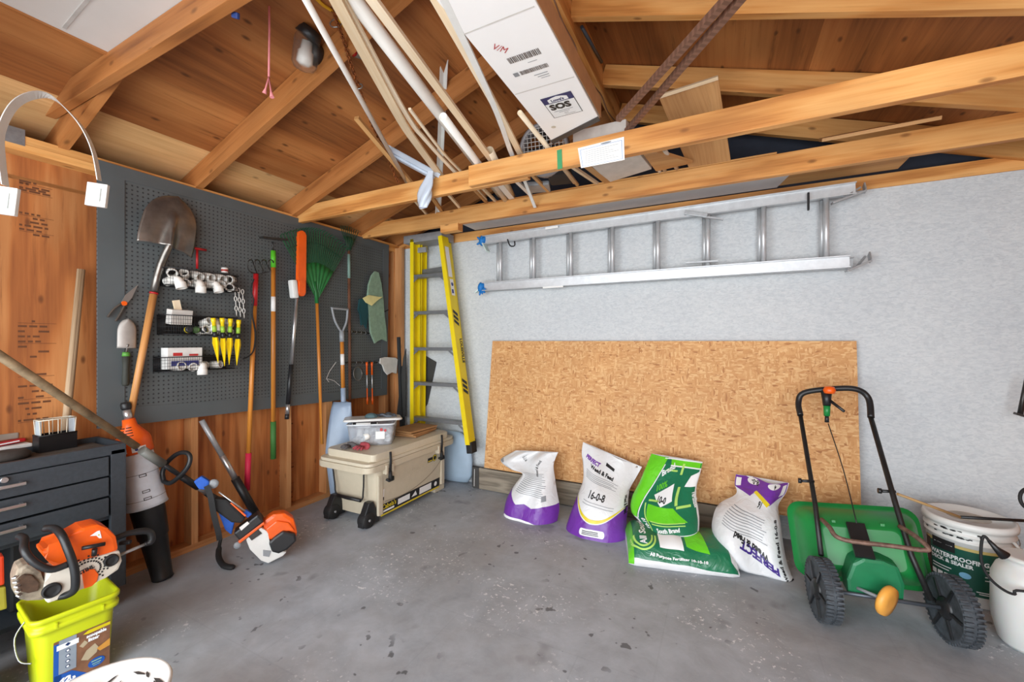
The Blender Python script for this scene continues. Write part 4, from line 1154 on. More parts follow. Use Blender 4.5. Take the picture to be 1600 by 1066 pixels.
for py in (434, 490, 545, 598, 652):
    a = P(640, py, y=-.20); k = (LT.z - a.z) / (LT.z - RB.z)
    l_, r_ = LT.lerp(LB, (LT.z - a.z) / (LT.z - LB.z)), RT.lerp(RB, (RT.z - a.z) / (RT.z - RB.z))
    m = MB(); m.bar(l_, r_, .03, .085, up=(0, 1, 0), bev=.002)
    m.bar(l_ + V((.03, -.035, -.015)), l_ + V((.09, -.035, -.0)), .02, .006, up=(0, 1, 0)); m.build('step', M_step, th)
    for (p_, s) in ((l_, 1), (r_, -1)): m = MB(); m.bar(p_ + V((s * .005, -.045, -.075)), p_ + V((s * .09, -.045, -.012)), .018, .004, up=(0, 1, 0)); m.build('step_brace', M_step, th)
m = MB(); m.bar(LT2 + V((0, 0, -.28)), RT2 + V((.0, 0, -.28)), .04, .04, bev=.002); m.build('rear_brace', M_step, th)
ct = (LT + RT) / 2
m = MB(); m.box(V(((P(637, 370, y=-.2).x + P(703, 370, y=-.1).x) / 2, -.15, LT.z + .004)), (P(703, 370, y=-.1).x - P(637, 370, y=-.2).x + .02, .20, .075), bev=.006); m.build('top_cap', plain('grey_top_cap', (150, 150, 152), .5, .2), th)
m = MB(); m.box((LT.x + .10, -.19, LT.z - .10), (.10, .02, .05), bev=.004); m.build('tool_tray_bracket', M_alud, th)
for b_ in (RB, RB2):
    m = MB(); m.box(b_ + V((-.01, 0, -.03)), (.06, .085, .1), Euler((0, -.12, 0)).to_matrix(), bev=.006); m.build('foot', M_rubber, th)
# marks on the outer web of the right rail
d = (RB - RT).normalized(); Mx = Matrix((V((0, 1, 0)), d * -1, V((0, 1, 0)).cross(d * -1))).transposed().to_4x4()
if Mx.col[2][0] < 0: Mx = Matrix((V((0, 1, 0)), d * -1, -(V((0, 1, 0)).cross(d * -1)))).transposed().to_4x4()
Mx = Matrix((V((0, 1, 0)), -d, V((0, 1, 0)).cross(-d))).transposed().to_4x4(); Mx.translation = RB + V((.0045, 0, 0))
Lr = (RB - RT).length
st_ = []
for k in range(3): st_.append([(-.035, Lr * .58 + k * .045), (.035, Lr * .56 + k * .045), (.035, Lr * .575 + k * .045), (-.035, Lr * .595 + k * .045)])
for k in range(3): st_.append([(-.035, Lr * .25 + k * .045), (.035, Lr * .23 + k * .045), (.035, Lr * .245 + k * .045), (-.035, Lr * .265 + k * .045)])
decal(shape_bm(st_), onplane(Mx, .001), M_ink, th, 'black_stripes')
decal(text_bm('LOUISVILLE', .05, .015, Lr * .50, -math.pi / 2, sx=.9, bold=.002), onplane(Mx, .001), M_ink, th, 'rail_lettering')
decal(shape_bm([rect(-.03, Lr * .80, .03, Lr * .95), rect(-.02, Lr * .71, .035, Lr * .79)]), onplane(Mx, .001), M_paper, th, 'warning_labels')
decal(shape_bm([disc(.01, Lr * .765, .018), rect(-.01, Lr * .72, .02, Lr * .74)]), onplane(Mx, .0016), plain('label_blue', (50, 60, 130)), th, 'label_emblem')
# dark offcut behind the stepladder
m = MB()
q = [P(*p, y=-.02) for p in ((664, 556), (681, 566), (667, 632), (652, 650), (640, 640), (650, 590))]
m.prism([(p.x, p.z) for p in q], .006, Matrix(((1, 0, 0, 0), (0, 0, -1, -.008), (0, 1, 0, 0), (0, 0, 0, 1)))); m.build('dark_offcut', plain('dark_offcut', (58, 58, 56), .8), label='dark triangular offcut leaning behind the yellow stepladder', cat='panel')
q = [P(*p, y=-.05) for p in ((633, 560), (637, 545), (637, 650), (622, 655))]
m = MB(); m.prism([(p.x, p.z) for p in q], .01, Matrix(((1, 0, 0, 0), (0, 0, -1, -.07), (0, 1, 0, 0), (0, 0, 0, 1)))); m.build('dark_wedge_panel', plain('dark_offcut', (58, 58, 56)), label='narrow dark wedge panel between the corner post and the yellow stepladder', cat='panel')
# ---------------------------------------------------------------- cooler and the things on it
M_tan = plain('tan_rotomoulded', (200, 189, 166), .45, 0, .04, 20, .06)
M_tan2 = plain('tan_lid', (208, 198, 176), .45, 0, .04, 20, .06)
cx0, cx1, cy0, cy1 = .31, .80, -1.13, -.27         # footprint
th = thing('wheeled_cooler', 'big tan hard cooler on black wheels in the corner below the stepladder', 'cooler', ((cx0 + cx1) / 2, (cy0 + cy1) / 2, 0))
def taper(m, z0, z1, k):
    ccx, ccy = (cx0 + cx1) / 2, (cy0 + cy1) / 2
    def f(c):
        t_ = (z1 - c.z) / (z1 - z0); s = 1 - k * max(0, t_)
        return (ccx + (c.x - ccx) * s, ccy + (c.y - ccy) * (1 - k * .5 * max(0, t_)), c.z)
    return m.xform(f)
m = MB(); m.prism(rrect(cx0, cy0, cx1, cy1, .05), .36, Matrix.Translation((0, 0, .045)), bev=.008); taper(m, .045, .405, .09); m.build('tub', M_tan, th, smooth=None)
m = MB(); m.prism(rrect(cx0 - .03, cy0 - .11, cx1 + .03, cy1 + .11, .06), .045, Matrix.Translation((0, 0, .405)), bev=.010); m.build('tub_rim', M_tan, th)
m = MB(); m.prism(rrect(cx0 - .02, cy0 - .10, cx1 + .025, cy1 + .10, .05), .022, Matrix.Translation((0, 0, .452)), bev=.006); m.build('lid_rim', M_tan2, th)
m = MB(); m.prism(rrect(cx0 + .0, cy0 - .045, cx1 + .01, cy1 + .03, .04), .055, Matrix.Translation((0, 0, .474)), bev=.012); m.build('lid', M_tan2, th)
LIDZ = .529
# raised panel outline and recess lines on the long side
xs = cx1 - .004
def sideM(x=None):   # decal frame on the long side: u along +y from the near end, v up, facing +x
    return Matrix(((0, 0, 1, x if x is not None else xs), (1, 0, 0, cy0), (0, 1, 0, .045), (0, 0, 0, 1)))
def onside(u, v, off=.0): # follows the taper of the tub side
    t_ = (.36 - v) / .36
    return V(((cx0 + cx1) / 2 + (cx1 - cx0) / 2 * (1 - .09 * t_) + .0012 + off, cy0 + u, .045 + v))
M_tan3 = plain('tan_shadow_line', (150, 140, 120), .5)
def line2d(pts, w):
    out = []
    pts = [V((p[0], p[1], 0)) for p in pts]
    for a, b in zip(pts, pts[1:]):
        d = (b - a).normalized(); n_ = V((-d.y, d.x, 0)) * w / 2
        out.append([a - n_, b - n_, b + n_, a + n_])
    return shape_bm(out)
decal(line2d([(x, y) for x, y, _ in smoothpts([(.10, .10, 0), (.30, .085, 0), (.50, .11, 0), (.68, .17, 0), (.80, .25, 0)], 5)], .007), lambda u, v: onside(u, v, .0), M_tan3, th, 'moulded_curve')
decal(text_bm("Cabela's", .11, .24, .20, .12, sx=1.1, shear=.3), lambda u, v: onside(u, v, .0006), plain('tan_emboss', (200, 189, 166), .45), th, 'embossed_lettering')
decal(shape_bm([rect(.06, .01, .78, .085)]), lambda u, v: onside(u, v, .001), M_ink, th, 'lower_sticker')
decal(shape_bm([rect(.06, -.004, .78, .008)]), lambda u, v: onside(u, v, .001), M_yprint, th, 'sticker_edge')
decal(join_bm(text_bm("Cabela's", .05, .07, .045, 0, sx=.9, bold=.001)), lambda u, v: onside(u, v, .002), M_yprint, th, 'sticker_lettering')
decal(shape_bm([rect(.24, .025, .38, .07), rect(.50, .02, .66, .075), [(.40, .03), (.45, .07), (.47, .03)], disc(.72, .045, .02), rect(.07, .02, .2, .035)]), lambda u, v: onside(u, v, .002), M_wprint, th, 'sticker_panels')
decal(shape_bm([rect(.595, .262, .66, .30), disc(.69, .285, .030)]), lambda u, v: onside(u, v, .001), M_ink, th, 'badge')
decal(shape_bm([disc(.69, .285, .026), rect(.60, .268, .655, .276)]), lambda u, v: onside(u, v, .0018), M_yprint, th, 'badge_ring')
decal(shape_bm([disc(.69, .285, .018)]), lambda u, v: onside(u, v, .0026), M_ink, th, 'badge_centre')
decal(shape_bm([rect(.045, .14, .085, .20)]), lambda u, v: onside(u, v, .001), M_paper, th, 'small_label')
decal(shape_bm([rect(.045, .115, .085, .14)]), lambda u, v: onside(u, v, .001), M_ink, th, 'small_label_foot')
for y_ in (cy0 + .10, cy1 - .12):
    m = MB(); m.tube([(cx1 + .038, y_, .525), (cx1 + .042, y_, .46), (cx1 + .035, y_, .37)], .009, 8)
    m.tube([(cx1 + .03, y_ - .035, .33), (cx1 + .045, y_ - .02, .315), (cx1 + .045, y_ + .02, .315), (cx1 + .03, y_ + .035, .33)], .010, 8)
    m.tube([(cx1 + .036, y_, .38), (cx1 + .04, y_, .31)], [.012, .018], 8); m.build('rubber_latch', M_rubber, th)
    m = MB(); m.box((cx1 + .018, y_ - .03, .40), (.04, .025, .07), bev=.006); m.box((cx1 + .018, y_ + .03, .40), (.04, .025, .07), bev=.006); m.build('latch_keeper', M_tan, th)
ye = cy0 - .0
m = MB(); m.tube(smoothpts([(cx0 + .06, ye - .03, .40), (cx0 + .09, ye - .035, .27), (cx0 + .13, ye - .04, .18), (cx1 - .13, ye - .04, .18), (cx1 - .10, ye - .035, .25), (cx1 - .10, ye - .03, .40)], 4), .006, 8); m.build('rope_handle', M_rubber, th)
m = MB(); m.tube([(cx0 + .13, ye - .04, .18), (cx1 - .12, ye - .04, .18)], .013, 10); m.build('rope_grip', M_black, th)
m = MB(); m.prism([(.0, .0), (.24, .0), (.22, -.08), (.16, -.17), (.08, -.17), (.03, -.08)], .004, Matrix(((1, 0, 0, cx0 + .07), (0, 0, -1, ye - .002 + .01), (0, 1, 0, .385), (0, 0, 0, 1)))); m.build('end_recess', M_tan3, th) if False else m.bm.free()
for x_ in (cx0 + .085, cx1 - .05):
    m = MB(); m.prism([(-.10, .005), (.06, .005), (.06, .05), (.0, .17), (-.04, .17), (-.10, .05)], .055, Matrix(((0, 0, 1, x_ - .0275), (1, 0, 0, ye - .01), (0, 1, 0, .01), (0, 0, 0, 1))), bev=.006); m.build('wheel_bracket', M_black, th)
    m = MB(); m.lathe([(.02, -.035), (.052, -.035), (.056, -.025), (.056, .025), (.052, .035), (.02, .035)], 20, Matrix.Translation((x_, ye - .055, .057)) @ Matrix.Rotation(R(90), 4, 'Y')); w_ = m.build('wheel', M_rubber, th)
    m = MB(); m.lathe([(.009, -.038), (.009, .038)], 10, Matrix.Translation((x_, ye - .055, .057)) @ Matrix.Rotation(R(90), 4, 'Y')); m.build('axle_bolt', M_silver, w_)
for x_ in (cx0 + .07, cx1 - .06):
    m = MB(); m.box((x_, cy1 - .06, .023), (.06, .14, .045), bev=.006); m.build('rubber_foot', M_tan, th)
# moulded side ribs
m = MB()
for y_ in (cy0 + .045, cy1 - .045): m.box((cx1 - .014, y_, .21), (.022, .05, .30), bev=.008)
m.build('corner_rib', M_tan, th)

# clear plastic bin with a lid
t = NT('clear_polypropylene'); t.out(srgb(226, 232, 240), .18, 0); t.b.inputs['Transmission Weight'].default_value = .55; t.b.inputs['IOR'].default_value = 1.25; t.b.inputs['Alpha'].default_value = .55
M_clear = t.m
bx = Matrix.Translation((.50, -.87, LIDZ + .002)) @ Matrix.Rotation(R(36), 4, 'Z')
th = thing('storage_bin', 'clear plastic storage bin full of white pipe parts on the near end of the cooler', 'bin', M=bx)
BW, BD, BH = .37, .27, .165
def binring(z, g): return [(x * (1 + g), y * (1 + g)) for x, y in rrect(-BW / 2 * .86, -BD / 2 * .86, BW / 2 * .86, BD / 2 * .86, .03)]
m = MB(); rings = []
for z, g in ((.0, 0), (.02, .02), (.10, .08), (BH, .13)): rings.append([m._v((x, y, z)) for x, y in binring(z, g)])
m.skin(rings, (True, False)); m.build('bin_body', M_clear, th, solid=.0025)
m = MB(); pts = [(x, y, BH) for x, y in binring(0, .15)]; m.tube(pts, .006, 6, closed=True); m.build('bin_rim', plain('frosted_white', (222, 226, 230), .3), th)
lm = Matrix.Translation((.0, .03, BH + .022)) @ Matrix.Rotation(R(-4), 4, 'X') @ Matrix.Rotation(R(10), 4, 'Z')
m = MB(); m.prism(rrect(-.225, -.155, .215, .14, .04), .010, lm, bev=.004); m.tube([lm @ V((x, y, .0)) for x, y in rrect(-.225, -.155, .215, .14, .04)], .007, 6, closed=True); m.build('bin_lid', M_white, th)
decal(shape_bm([rect(.04, .05, .11, .11)]), lambda u, v: V((u, -BD / 2 * .94 - .004, v)), M_paper, th, 'price_label')
decal(shape_bm([disc(.085, .125, .012), disc(.115, .118, .010)]), lambda u, v: V((u, -BD / 2 * .97 - .006, v)), M_red, th, 'red_stickers')
rr = random.Random(11)
for i in range(12):
    p = bx @ V((-.11 + .055 * (i % 4) + rr.uniform(-.01, .01), -.07 + .055 * (i // 4), .03 + .0 * i))
    fitting(['pipe_coupling', 'pipe_elbow', 'pipe_tee'][i % 3], 'white pipe fitting inside the clear bin on the cooler', ['coupling', 'elbow', 'tee'][i % 3], p, (rr.uniform(0, 3), rr.uniform(0, 3), rr.uniform(0, 3)), 1.1, 'white pipe fittings inside the clear bin')
for i in range(8):
    p = bx @ V((-.10 + .065 * (i % 4) + rr.uniform(-.01, .01), -.06 + .10 * (i // 4), .085))
    fitting(['pipe_coupling', 'pipe_elbow'][i % 2], 'white pipe fitting inside the clear bin on the cooler', ['coupling', 'elbow'][i % 2], p, (rr.uniform(0, 3), rr.uniform(0, 3), rr.uniform(0, 3)), 1.15, 'white pipe fittings inside the clear bin')
# caulk tube lying across the bin under its lid
Mt = bx @ Matrix.Translation((-.07, -.105, BH - .008)) @ Matrix.Rotation(R(90), 4, 'Y')
th = thing('sealant_tube', 'white and black sealant tube lying under the lid along the bin front', 'tube', tuple(Mt.translation))
m = MB(); m.lathe([(.02, -.07), (.022, -.068), (.022, .12), (.02, .122)], 16, Mt); m.build('tube_body', M_paper, th)
m = MB(); m.lathe([(.0226, -.066), (.0226, -.04)], 16, Mt, caps=False); m.lathe([(.0226, .07), (.0226, .118)], 16, Mt, caps=False); m.build('dark_bands', M_ink, th)
# mask, gloves on the lid
q = (bx @ lm) @ V((-.02, -.02, .014))
th = thing('dust_mask', 'grey-green dust mask lying on the bin lid', 'mask', tuple(q))
m = MB(); m.grid(lambda u, v: q + V(((.055 * math.cos(2 * math.pi * u)) * math.sin(v * 1.57), .045 * math.sin(2 * math.pi * u) * math.sin(v * 1.57), .032 * math.cos(v * 1.57))), 20, 6); m.build('cup', plain('teal_grey', (84, 112, 118), .7), th, solid=.002)
m = MB(); m.tube(smoothpts([q + V((-.05, 0, .004)), q + V((-.02, .06, .004)), q + V((.05, .03, .004))], 5), .003, 6); m.build('strap', M_grey, th)
q = (bx @ lm) @ V((.10, .02, .016))
m = MB()
m.grid(lambda u, v: q + V((.085 * (u - .5) * 2, .055 * (v - .5) * 2 * (1 - .4 * abs(2 * u - 1)), .012 * math.sin(u * 3.1) + .005 * math.sin(u * 14 + v * 9))), 16, 10)
m.build('grey_work_glove', plain('slate_cloth', (104, 112, 122), .9, 0, .25, 30), label='grey work glove lying at the right of the bin lid', cat='glove', solid=.012)
# kraft paper bags
for i in range(3):
    c_ = V((.56 + .01 * i, -.46 - .0 * i, LIDZ + .010 + .019 * i))
    m = MB(); m.box(c_, (.30 - .02 * i, .34, .016), Euler((0, 0, .12 - .1 * i)).to_matrix(), bev=.006)
    ph = i * 2.
    m.bm.verts.ensure_lookup_table()
    for v_ in m.bm.verts: v_.co.z += .003 * math.sin(v_.co.x * 30 + ph)
    m.build('folded_paper_bag', plain('kraft_paper', (166, 122, 78), .85, 0, .12, 12), label=['bottom', 'middle', 'top'][i] + ' one of the folded brown paper bags stacked on the cooler', cat='paper bag', group='folded paper bags on the cooler')
# patterned garden gloves
for s, lab, o_ in ((0, 'left', V((.50, -1.085, LIDZ))), (1, 'right', V((.60, -1.06, LIDZ)))):
    th = thing('garden_glove', lab + ' one of two red and grey gloves on the near end of the cooler lid', 'glove', tuple(o_), group='red and grey garden gloves on the cooler')
    col_ = plain('glove_grey', (92, 88, 88), .9, 0, .3, 60) if s == 0 else plain('glove_red', (170, 70, 78), .9, 0, .5, 90)
    m = MB(); m.lathe([(.003, -.05), (.026, -.04), (.034, 0), (.028, .04), (.01, .055)], 12, Matrix.Translation(o_ + V((0, 0, .020))) @ Matrix.Rotation(R(70 if s else -60), 4, 'X') @ Matrix.Rotation(R(90), 4, 'Y') @ Matrix.Diagonal((.45, 1, 1, 1))); m.build('palm', col_, th)
    for k in range(4):
        m = MB(); a_ = R(-150 + 22 * k + 25 * s); d_ = V((math.cos(a_), math.sin(a_), 0))
        m.tube([o_ + V((0, 0, .02)) + d_ * .03, o_ + V((0, 0, .022)) + d_ * .06, o_ + V((0, 0, .012)) + d_ * .085], [.010, .009, .006], 8); m.build('finger', col_, th)
# blue-grey cushion shape behind the cooler, right of it
m = MB(); m.lathe([(.02, 0), (.20, .01), (.245, .08), (.25, .22), (.235, .34), (.20, .42), (.12, .47), (.02, .48)], 24, Matrix.Translation((.72, -.07, .01)) @ Matrix.Diagonal((.95, .22, 1, 1)))
m.build('blue_grey_tub', plain('pale_blue_plastic', (160, 180, 198), .5, 0, .05), label='pale blue-grey rounded tub standing behind the far end of the cooler', cat='tub')

# ---------------------------------------------------------------- blower nozzle with graduated tube
a0 = V((.20, -2.185, 0)); tp = P(196, 632, x=.075)
d = (tp - a0); L = d.length; Mb = frame(d).to_4x4(); Mb.translation = a0
def tz(py):   # distance up the axis for a photo row
    best = min(range(0, 400), key=lambda k: abs(_row(a0 + d * (k / 400)) - py)); return L * best / 400
def _row(p):
    r = p - CAM; Z = -r.x * _S + r.y * _Cc; return 533 - FPX * r.z / Z
th = thing('orange_topped_tube', 'tall tube with orange grille top, white graduated body and black foot beside the tool chest', 'tube', tuple(a0))
z1, z2, z3, z4, z5, z6 = tz(785), tz(708), tz(690), tz(665), tz(655), tz(640)
m = MB(); m.lathe([(.052, .0), (.048, .01), (.055, .12), (.064, z1 * .55), (.070, z1 * .56), (.080, z1), (.080, z1 + .02)], 28, Mb); m.build('black_foot', M_black, th)
m = MB(); m.lathe([(.096, z1 - .02), (.092, z1 + .0), (.084, (z1 + z2) / 2), (.076, z2)], 32, Mb); body = m.build('graduated_body', plain('milky_white', (218, 226, 236), .4), th)
for k in (0, 2):
    m = MB(); zz = z1 + (z2 - z1) * (.10 + .25 * k)
    m.lathe([(.0935 - .015 * (zz - z1) / (z2 - z1), zz), (.0935 - .015 * (zz - z1) / (z2 - z1), zz + .003)], 32, Mb, caps=False)
    m.build('graduation_line', M_grey, body)
m = MB(); m.lathe([(.078, z2), (.081, z2 + .01), (.079, z3 + .01), (.073, z3 + .03), (.033, z4), (.028, z5)], 32, Mb); cap_ = m.build('orange_cap', M_orange, th)
m = MB()
for k in range(4):
    f_ = (k + .5) / 4; r_ = .071 - .035 * f_; zz = z3 + .032 + (z4 - z3 - .03) * f_ * .95
    for j in range(3):
        a_ = -1.5 + j * .75
        m.torus(Mb @ V((0, 0, zz)), Mb.to_3x3(), r_, .003, 6, 5, a0=a_, a1=a_ + .55)
m.build('grille_slots', M_ink, cap_)
# writing faces the room
axr = (CAM - a0); axr.z = 0
ang0 = math.atan2((Mb.to_3x3().transposed() @ axr).y, (Mb.to_3x3().transposed() @ axr).x)
def oncyl(rf, off=.0012): return lambda u, v: Mb @ V(((rf(v) + off) * math.cos(ang0 + u / .09), (rf(v) + off) * math.sin(ang0 + u / .09), v))
rc = lambda v: .0812
decal(shape_bm([rect(-.01, z2 + .012, .06, z2 + .04)]), oncyl(rc), M_wprint, cap_, 'emblem_strip', cut=.01)
decal(text_bm('LE', .03, -.06, z2 + .016, 0, sx=.9, bold=.002), oncyl(rc, .002), M_wprint, cap_, 'cap_lettering', cut=.01)
decal(shape_bm([disc(.012, z2 + .026, .008), disc(.048, z2 + .026, .008)]), oncyl(rc, .002), plain('label_blue', (50, 60, 130)), cap_, 'emblems', cut=.01)
for k in range(3): zz = z1 + (z2 - z1) * (.10, .24, .55)[k]; decal(shape_bm([rect(-.002, zz, .03, zz + .003), rect(-.002, zz + .012, .03, zz + .015), rect(-.002, zz, .001, zz + .015), rect(.028, zz, .031, zz + .015)]), oncyl(lambda v: .0945 - .016 * (v - z1) / (z2 - z1)), M_ink, body, 'scale_mark', cut=.01)
m = MB(); m.lathe([(.019, z5 - .01), (.019, z6)], 16, Mb); m.build('silver_neck', M_silver, th)
m = MB(); m.lathe([(.020, z6), (.024, z6 + .01), (.024, L), (.018, L + .012)], 16, Mb); m.build('black_tip', M_black, th)

# ---------------------------------------------------------------- string trimmer lying against chest and wall
E_ = P(352, 790, z=.26)                 # front end of engine housing on the shaft line
Q_ = P(200, 689, x=.335)
sh = thing('string_trimmer', 'string trimmer with orange engine on the floor and long worn shaft rising left', 'trimmer', (.9, -1.7, 0))
dsh = (E_ - Q_).normalized()
end = Q_ - dsh * 1.05
m = MB(); m.tube([end, Q_ + dsh * .06], .0175, 14); m.build('long_shaft', plain('worn_brass_shaft', (150, 128, 98), .5, .3, .45, 18), sh)
a_, b_ = P(222, 703, x=.0) , 0
def along(px):   # point of the shaft line seen at column px
    lo, hi = 0., 2.5
    for _ in range(40):
        mid = (lo + hi) / 2; p = end + dsh * mid; r = p - CAM; Z = -r.x * _S + r.y * _Cc; X = r.x * _Cc + r.y * _S
        if 800 + FPX * X / Z < px: lo = mid
        else: hi = mid
    return end + dsh * lo
m = MB(); m.tube([along(222), along(254)], .0225, 14); m.build('coupling_sleeve', plain('grey_sleeve', (112, 112, 106), .5), sh)
m = MB(); m.tube([along(254), along(290)], .013, 12); m.tube([along(283), along(309)], .019, 12); m.build('foam_sleeve', M_black, sh)
m = MB(); m.tube([along(305), along(322)], .015, 12); m.build('bright_tube', M_silver, sh)
# loop handle
c_ = along(268); up_ = V((0, .35, 1)).normalized()
pts = [P(*q, pl=((.3, -1, .2), c_ + V((0, 0, 0)))) for q in ((256, 752), (254, 738), (262, 722), (278, 709), (292, 708), (297, 716), (293, 730), (280, 745), (266, 755))]
m = MB(); m.tube(smoothpts(pts + [pts[0]], 4)[:-1], .0125, 10, closed=True); m.build('loop_handle', M_black, sh)
# housing, engine
def pp(px, py, y): return P(px, py, y=y)
ax = (P(430, 845, z=.13) - E_).normalized()
ye_ = E_.y
m = MB(); m.tube([along(322), along(345), along(362)], [.017, .024, .03], 12); m.build('throttle_tube', M_black, sh)
M_blue = plain('blue_cloth', (34, 92, 190), .7, 0, .2, 20)
def blob(px, py, dep, sx_, sy_, sz_, rot, name, mt, parent, seg=20, p=2.6):
    """rounded block at a pixel on the plane z=dep"""
    c = P(px, py, z=dep)
    Rm = Euler(rot).to_matrix()
    m = MB()
    def f(u, v):
        a = 2 * math.pi * u; b = math.pi * (v - .5)
        sg = lambda x, e: math.copysign(abs(x) ** e, x)
        e = 2 / p
        l = V((sx_ * sg(math.cos(b), e) * sg(math.cos(a), e), sy_ * sg(math.cos(b), e) * sg(math.sin(a), e), sz_ * sg(math.sin(b), e)))
        return c + Rm @ l
    m.grid(f, seg, seg // 2, wrap=True)
    return m.build(name, mt, parent, weld=.0005)
er = (0, .35, R(18))
ec = P(420, 845, z=.13); en = (CAM - ec); en.z = .3; en.normalize(); eu = V((0, 0, 1)).cross(en).normalized(); ev = en.cross(eu)
def eplate(outl, o0, o1, name, mt, bev=.008):
    """outline from the magnified view, laid on the engine's own plane"""
    m = MB(); q = [P(250 + x / 3.135, 560 + y / 3.135, pl=(tuple(en), tuple(ec))) - ec for x, y in outl]
    M_ = Matrix((eu, ev, en)).transposed().to_4x4(); M_.translation = ec + en * o0
    m.prism([(p.dot(eu), p.dot(ev)) for p in q], o1 - o0, M_, bev=bev); return m.build(name, mt, sh)
eplate([(500, 800), (555, 760), (612, 755), (655, 782), (674, 850), (660, 900), (600, 940), (545, 930), (515, 880)], -.09, .015, 'engine_shell', M_orange, .022)
eplate([(520, 830), (570, 790), (630, 800), (660, 840), (600, 838), (550, 880), (528, 880)], .015, .03, 'shell_rib', M_orange, .008)
eplate([(532, 892), (560, 865), (602, 835), (660, 850), (668, 882), (622, 925), (580, 945), (548, 936)], -.02, .055, 'filter_cover', M_black, .012)
eplate([(420, 880), (495, 822), (540, 850), (526, 888), (546, 932), (622, 940), (602, 962), (530, 998), (495, 985), (440, 930)], -.07, .03, 'white_guard', M_white, .010)
eplate([(430, 860), (480, 830), (500, 850), (450, 885)], .03, .036, 'cooling_fins', M_dsteel, .002)
eplate([(505, 930), (545, 935), (535, 965), (505, 960)], .03, .034, 'guard_recess', M_grey, .002)
eplate([(362, 850), (480, 757), (510, 792), (392, 886)], -.08, .04, 'starter_cover', M_black, .010)
eplate([(384, 886), (508, 793), (514, 802), (392, 897)], -.08, .046, 'orange_edge', M_orange, .003)
eplate([(390, 820), (430, 790), (440, 800), (400, 835)], .04, .044, 'starter_mark', M_paper, .001)
eplate([(268, 682), (330, 690), (420, 780), (402, 806), (350, 802), (272, 745)], -.05, .02, 'throttle_housing', M_rubber, .012)
eplate([(345, 705), (352, 702), (425, 765), (416, 770)], .02, .03, 'orange_trigger', M_orange, .002)
M_blue = plain('blue_cloth', (34, 92, 190), .7, 0, .2, 20)
eplate([(165, 602), (205, 575), (244, 600), (236, 642), (192, 640)], -.03, .02, 'blue_cover', M_blue, .010)
eplate([(285, 756), (340, 768), (366, 800), (350, 868), (318, 842)], -.05, .0, 'blue_pouch', M_blue, .010)
eplate([(420, 742), (452, 764), (430, 784), (404, 762)], -.03, .0, 'blue_tab', M_blue, .006)
def EP(x, y, o=0.): return P(250 + x / 3.135, 560 + y / 3.135, pl=(tuple(en), tuple(ec + en * o)))
m = MB(); m.tube([EP(288, 655, .03), EP(418, 750, .03)], .0045, 8); m.build('cable_tube', M_silver, sh)
m = MB(); m.lathe([(.012, -.012), (.026, -.010), (.026, .010), (.012, .012)], 18, Matrix.Translation(EP(262, 615, .0)) @ frame(en).to_4x4()); m.build('clamp_disc', M_grey, sh)
m = MB(); m.lathe([(.006, -.012), (.020, -.010), (.020, .010), (.006, .012)], 18, Matrix.Translation(EP(380, 915, .02)) @ frame(en).to_4x4()); m.build('fuel_cap', M_grey, sh)
pts = smoothpts([EP(228, 625, .03), EP(248, 680, .045), EP(262, 760, .045), EP(285, 850, .04), EP(292, 890, .03)], 4)
m = MB(); m.strip(pts, .028, .006, side=tuple(eu)); m.build('shoulder_strap', M_rubber, sh)
pts = [P(345, 842, z=.10), P(342, 858, z=.055), P(342, 872, z=.03), P(350, 884, z=.02), P(366, 887, z=.014)]
m = MB(); m.tube(smoothpts(pts, 4), [.010] * 4 + [.016] * 8 + [.018] * 4 + [.012], 10, sy=.7); m.build('strap_pad', M_rubber, sh)
# telescoping tube leaning on the wall
A, B = P(315, 657, x=.02), P(393, 792, z=.21)
B2 = A + (B - A) * 1.10
th = thing('telescopic_tube', 'silver and black tube leaning on the siding behind the string trimmer', 'tube', tuple(B2))
for nm, t0, t1, mt, rad in (('silver_upper', 0, .36, M_alud, .0165), ('silver_lower', .36, .62, M_silver, .019), ('black_grip', .60, 1.0, M_black, .027)):
    m = MB(); m.tube([A.lerp(B2, t0), A.lerp(B2, t1)], rad, 14); m.build(nm, mt, th)
# ---------------------------------------------------------------- broadcast spreader
sp_ = thing('broadcast_spreader', 'green push spreader with black U handle leaning upright against the wall', 'spreader', (3.75, -.85, 0))
wa, wb_ = V((3.505, -.905, .145)), V((3.995, -.825, .145))
axd = (wb_ - wa).normalized()
M_tyre = plain('dusty_tyre', (66, 72, 78), .7, 0, .45, 30)
for c in (wa, wb_):
    Mw = frame(axd).to_4x4(); Mw.translation = c
    m = MB(); m.lathe([(.05, -.026), (.12, -.030), (.134, -.034), (.138, -.012), (.138, .012), (.134, .034), (.12, .030), (.05, .026)], 40, Mw, caps=True); w_ = m.build('wheel', M_tyre, sp_)
    m = MB()
    for k in range(44):
        a_ = 2 * math.pi * k / 44; rr_ = Mw.to_3x3() @ Matrix.Rotation(a_, 3, 'Z')
        for s in (-1, 1): m.box(c + rr_ @ V((.139, 0, s * .020)), (.012, .009, .028), rr_)
    m.build('tread', M_tyre, w_)
    m = MB(); m.lathe([(.028, -.045), (.045, -.034), (.05, -.03), (.05, .03), (.045, .034), (.028, .045)], 20, Mw); m.build('hub', M_black, w_)
    for k in range(6):
        rr_ = Mw.to_3x3() @ Matrix.Rotation(k * math.pi / 3, 3, 'Z')
        m = MB(); m.box(c + rr_ @ V((.085, 0, 0)), (.075, .012, .074), rr_); m.build('spoke', M_black, w_)
m = MB(); m.tube([wa, wb_], .009, 10); m.build('axle', plain('grey_axle', (92, 98, 106), .4, .5), sp_)
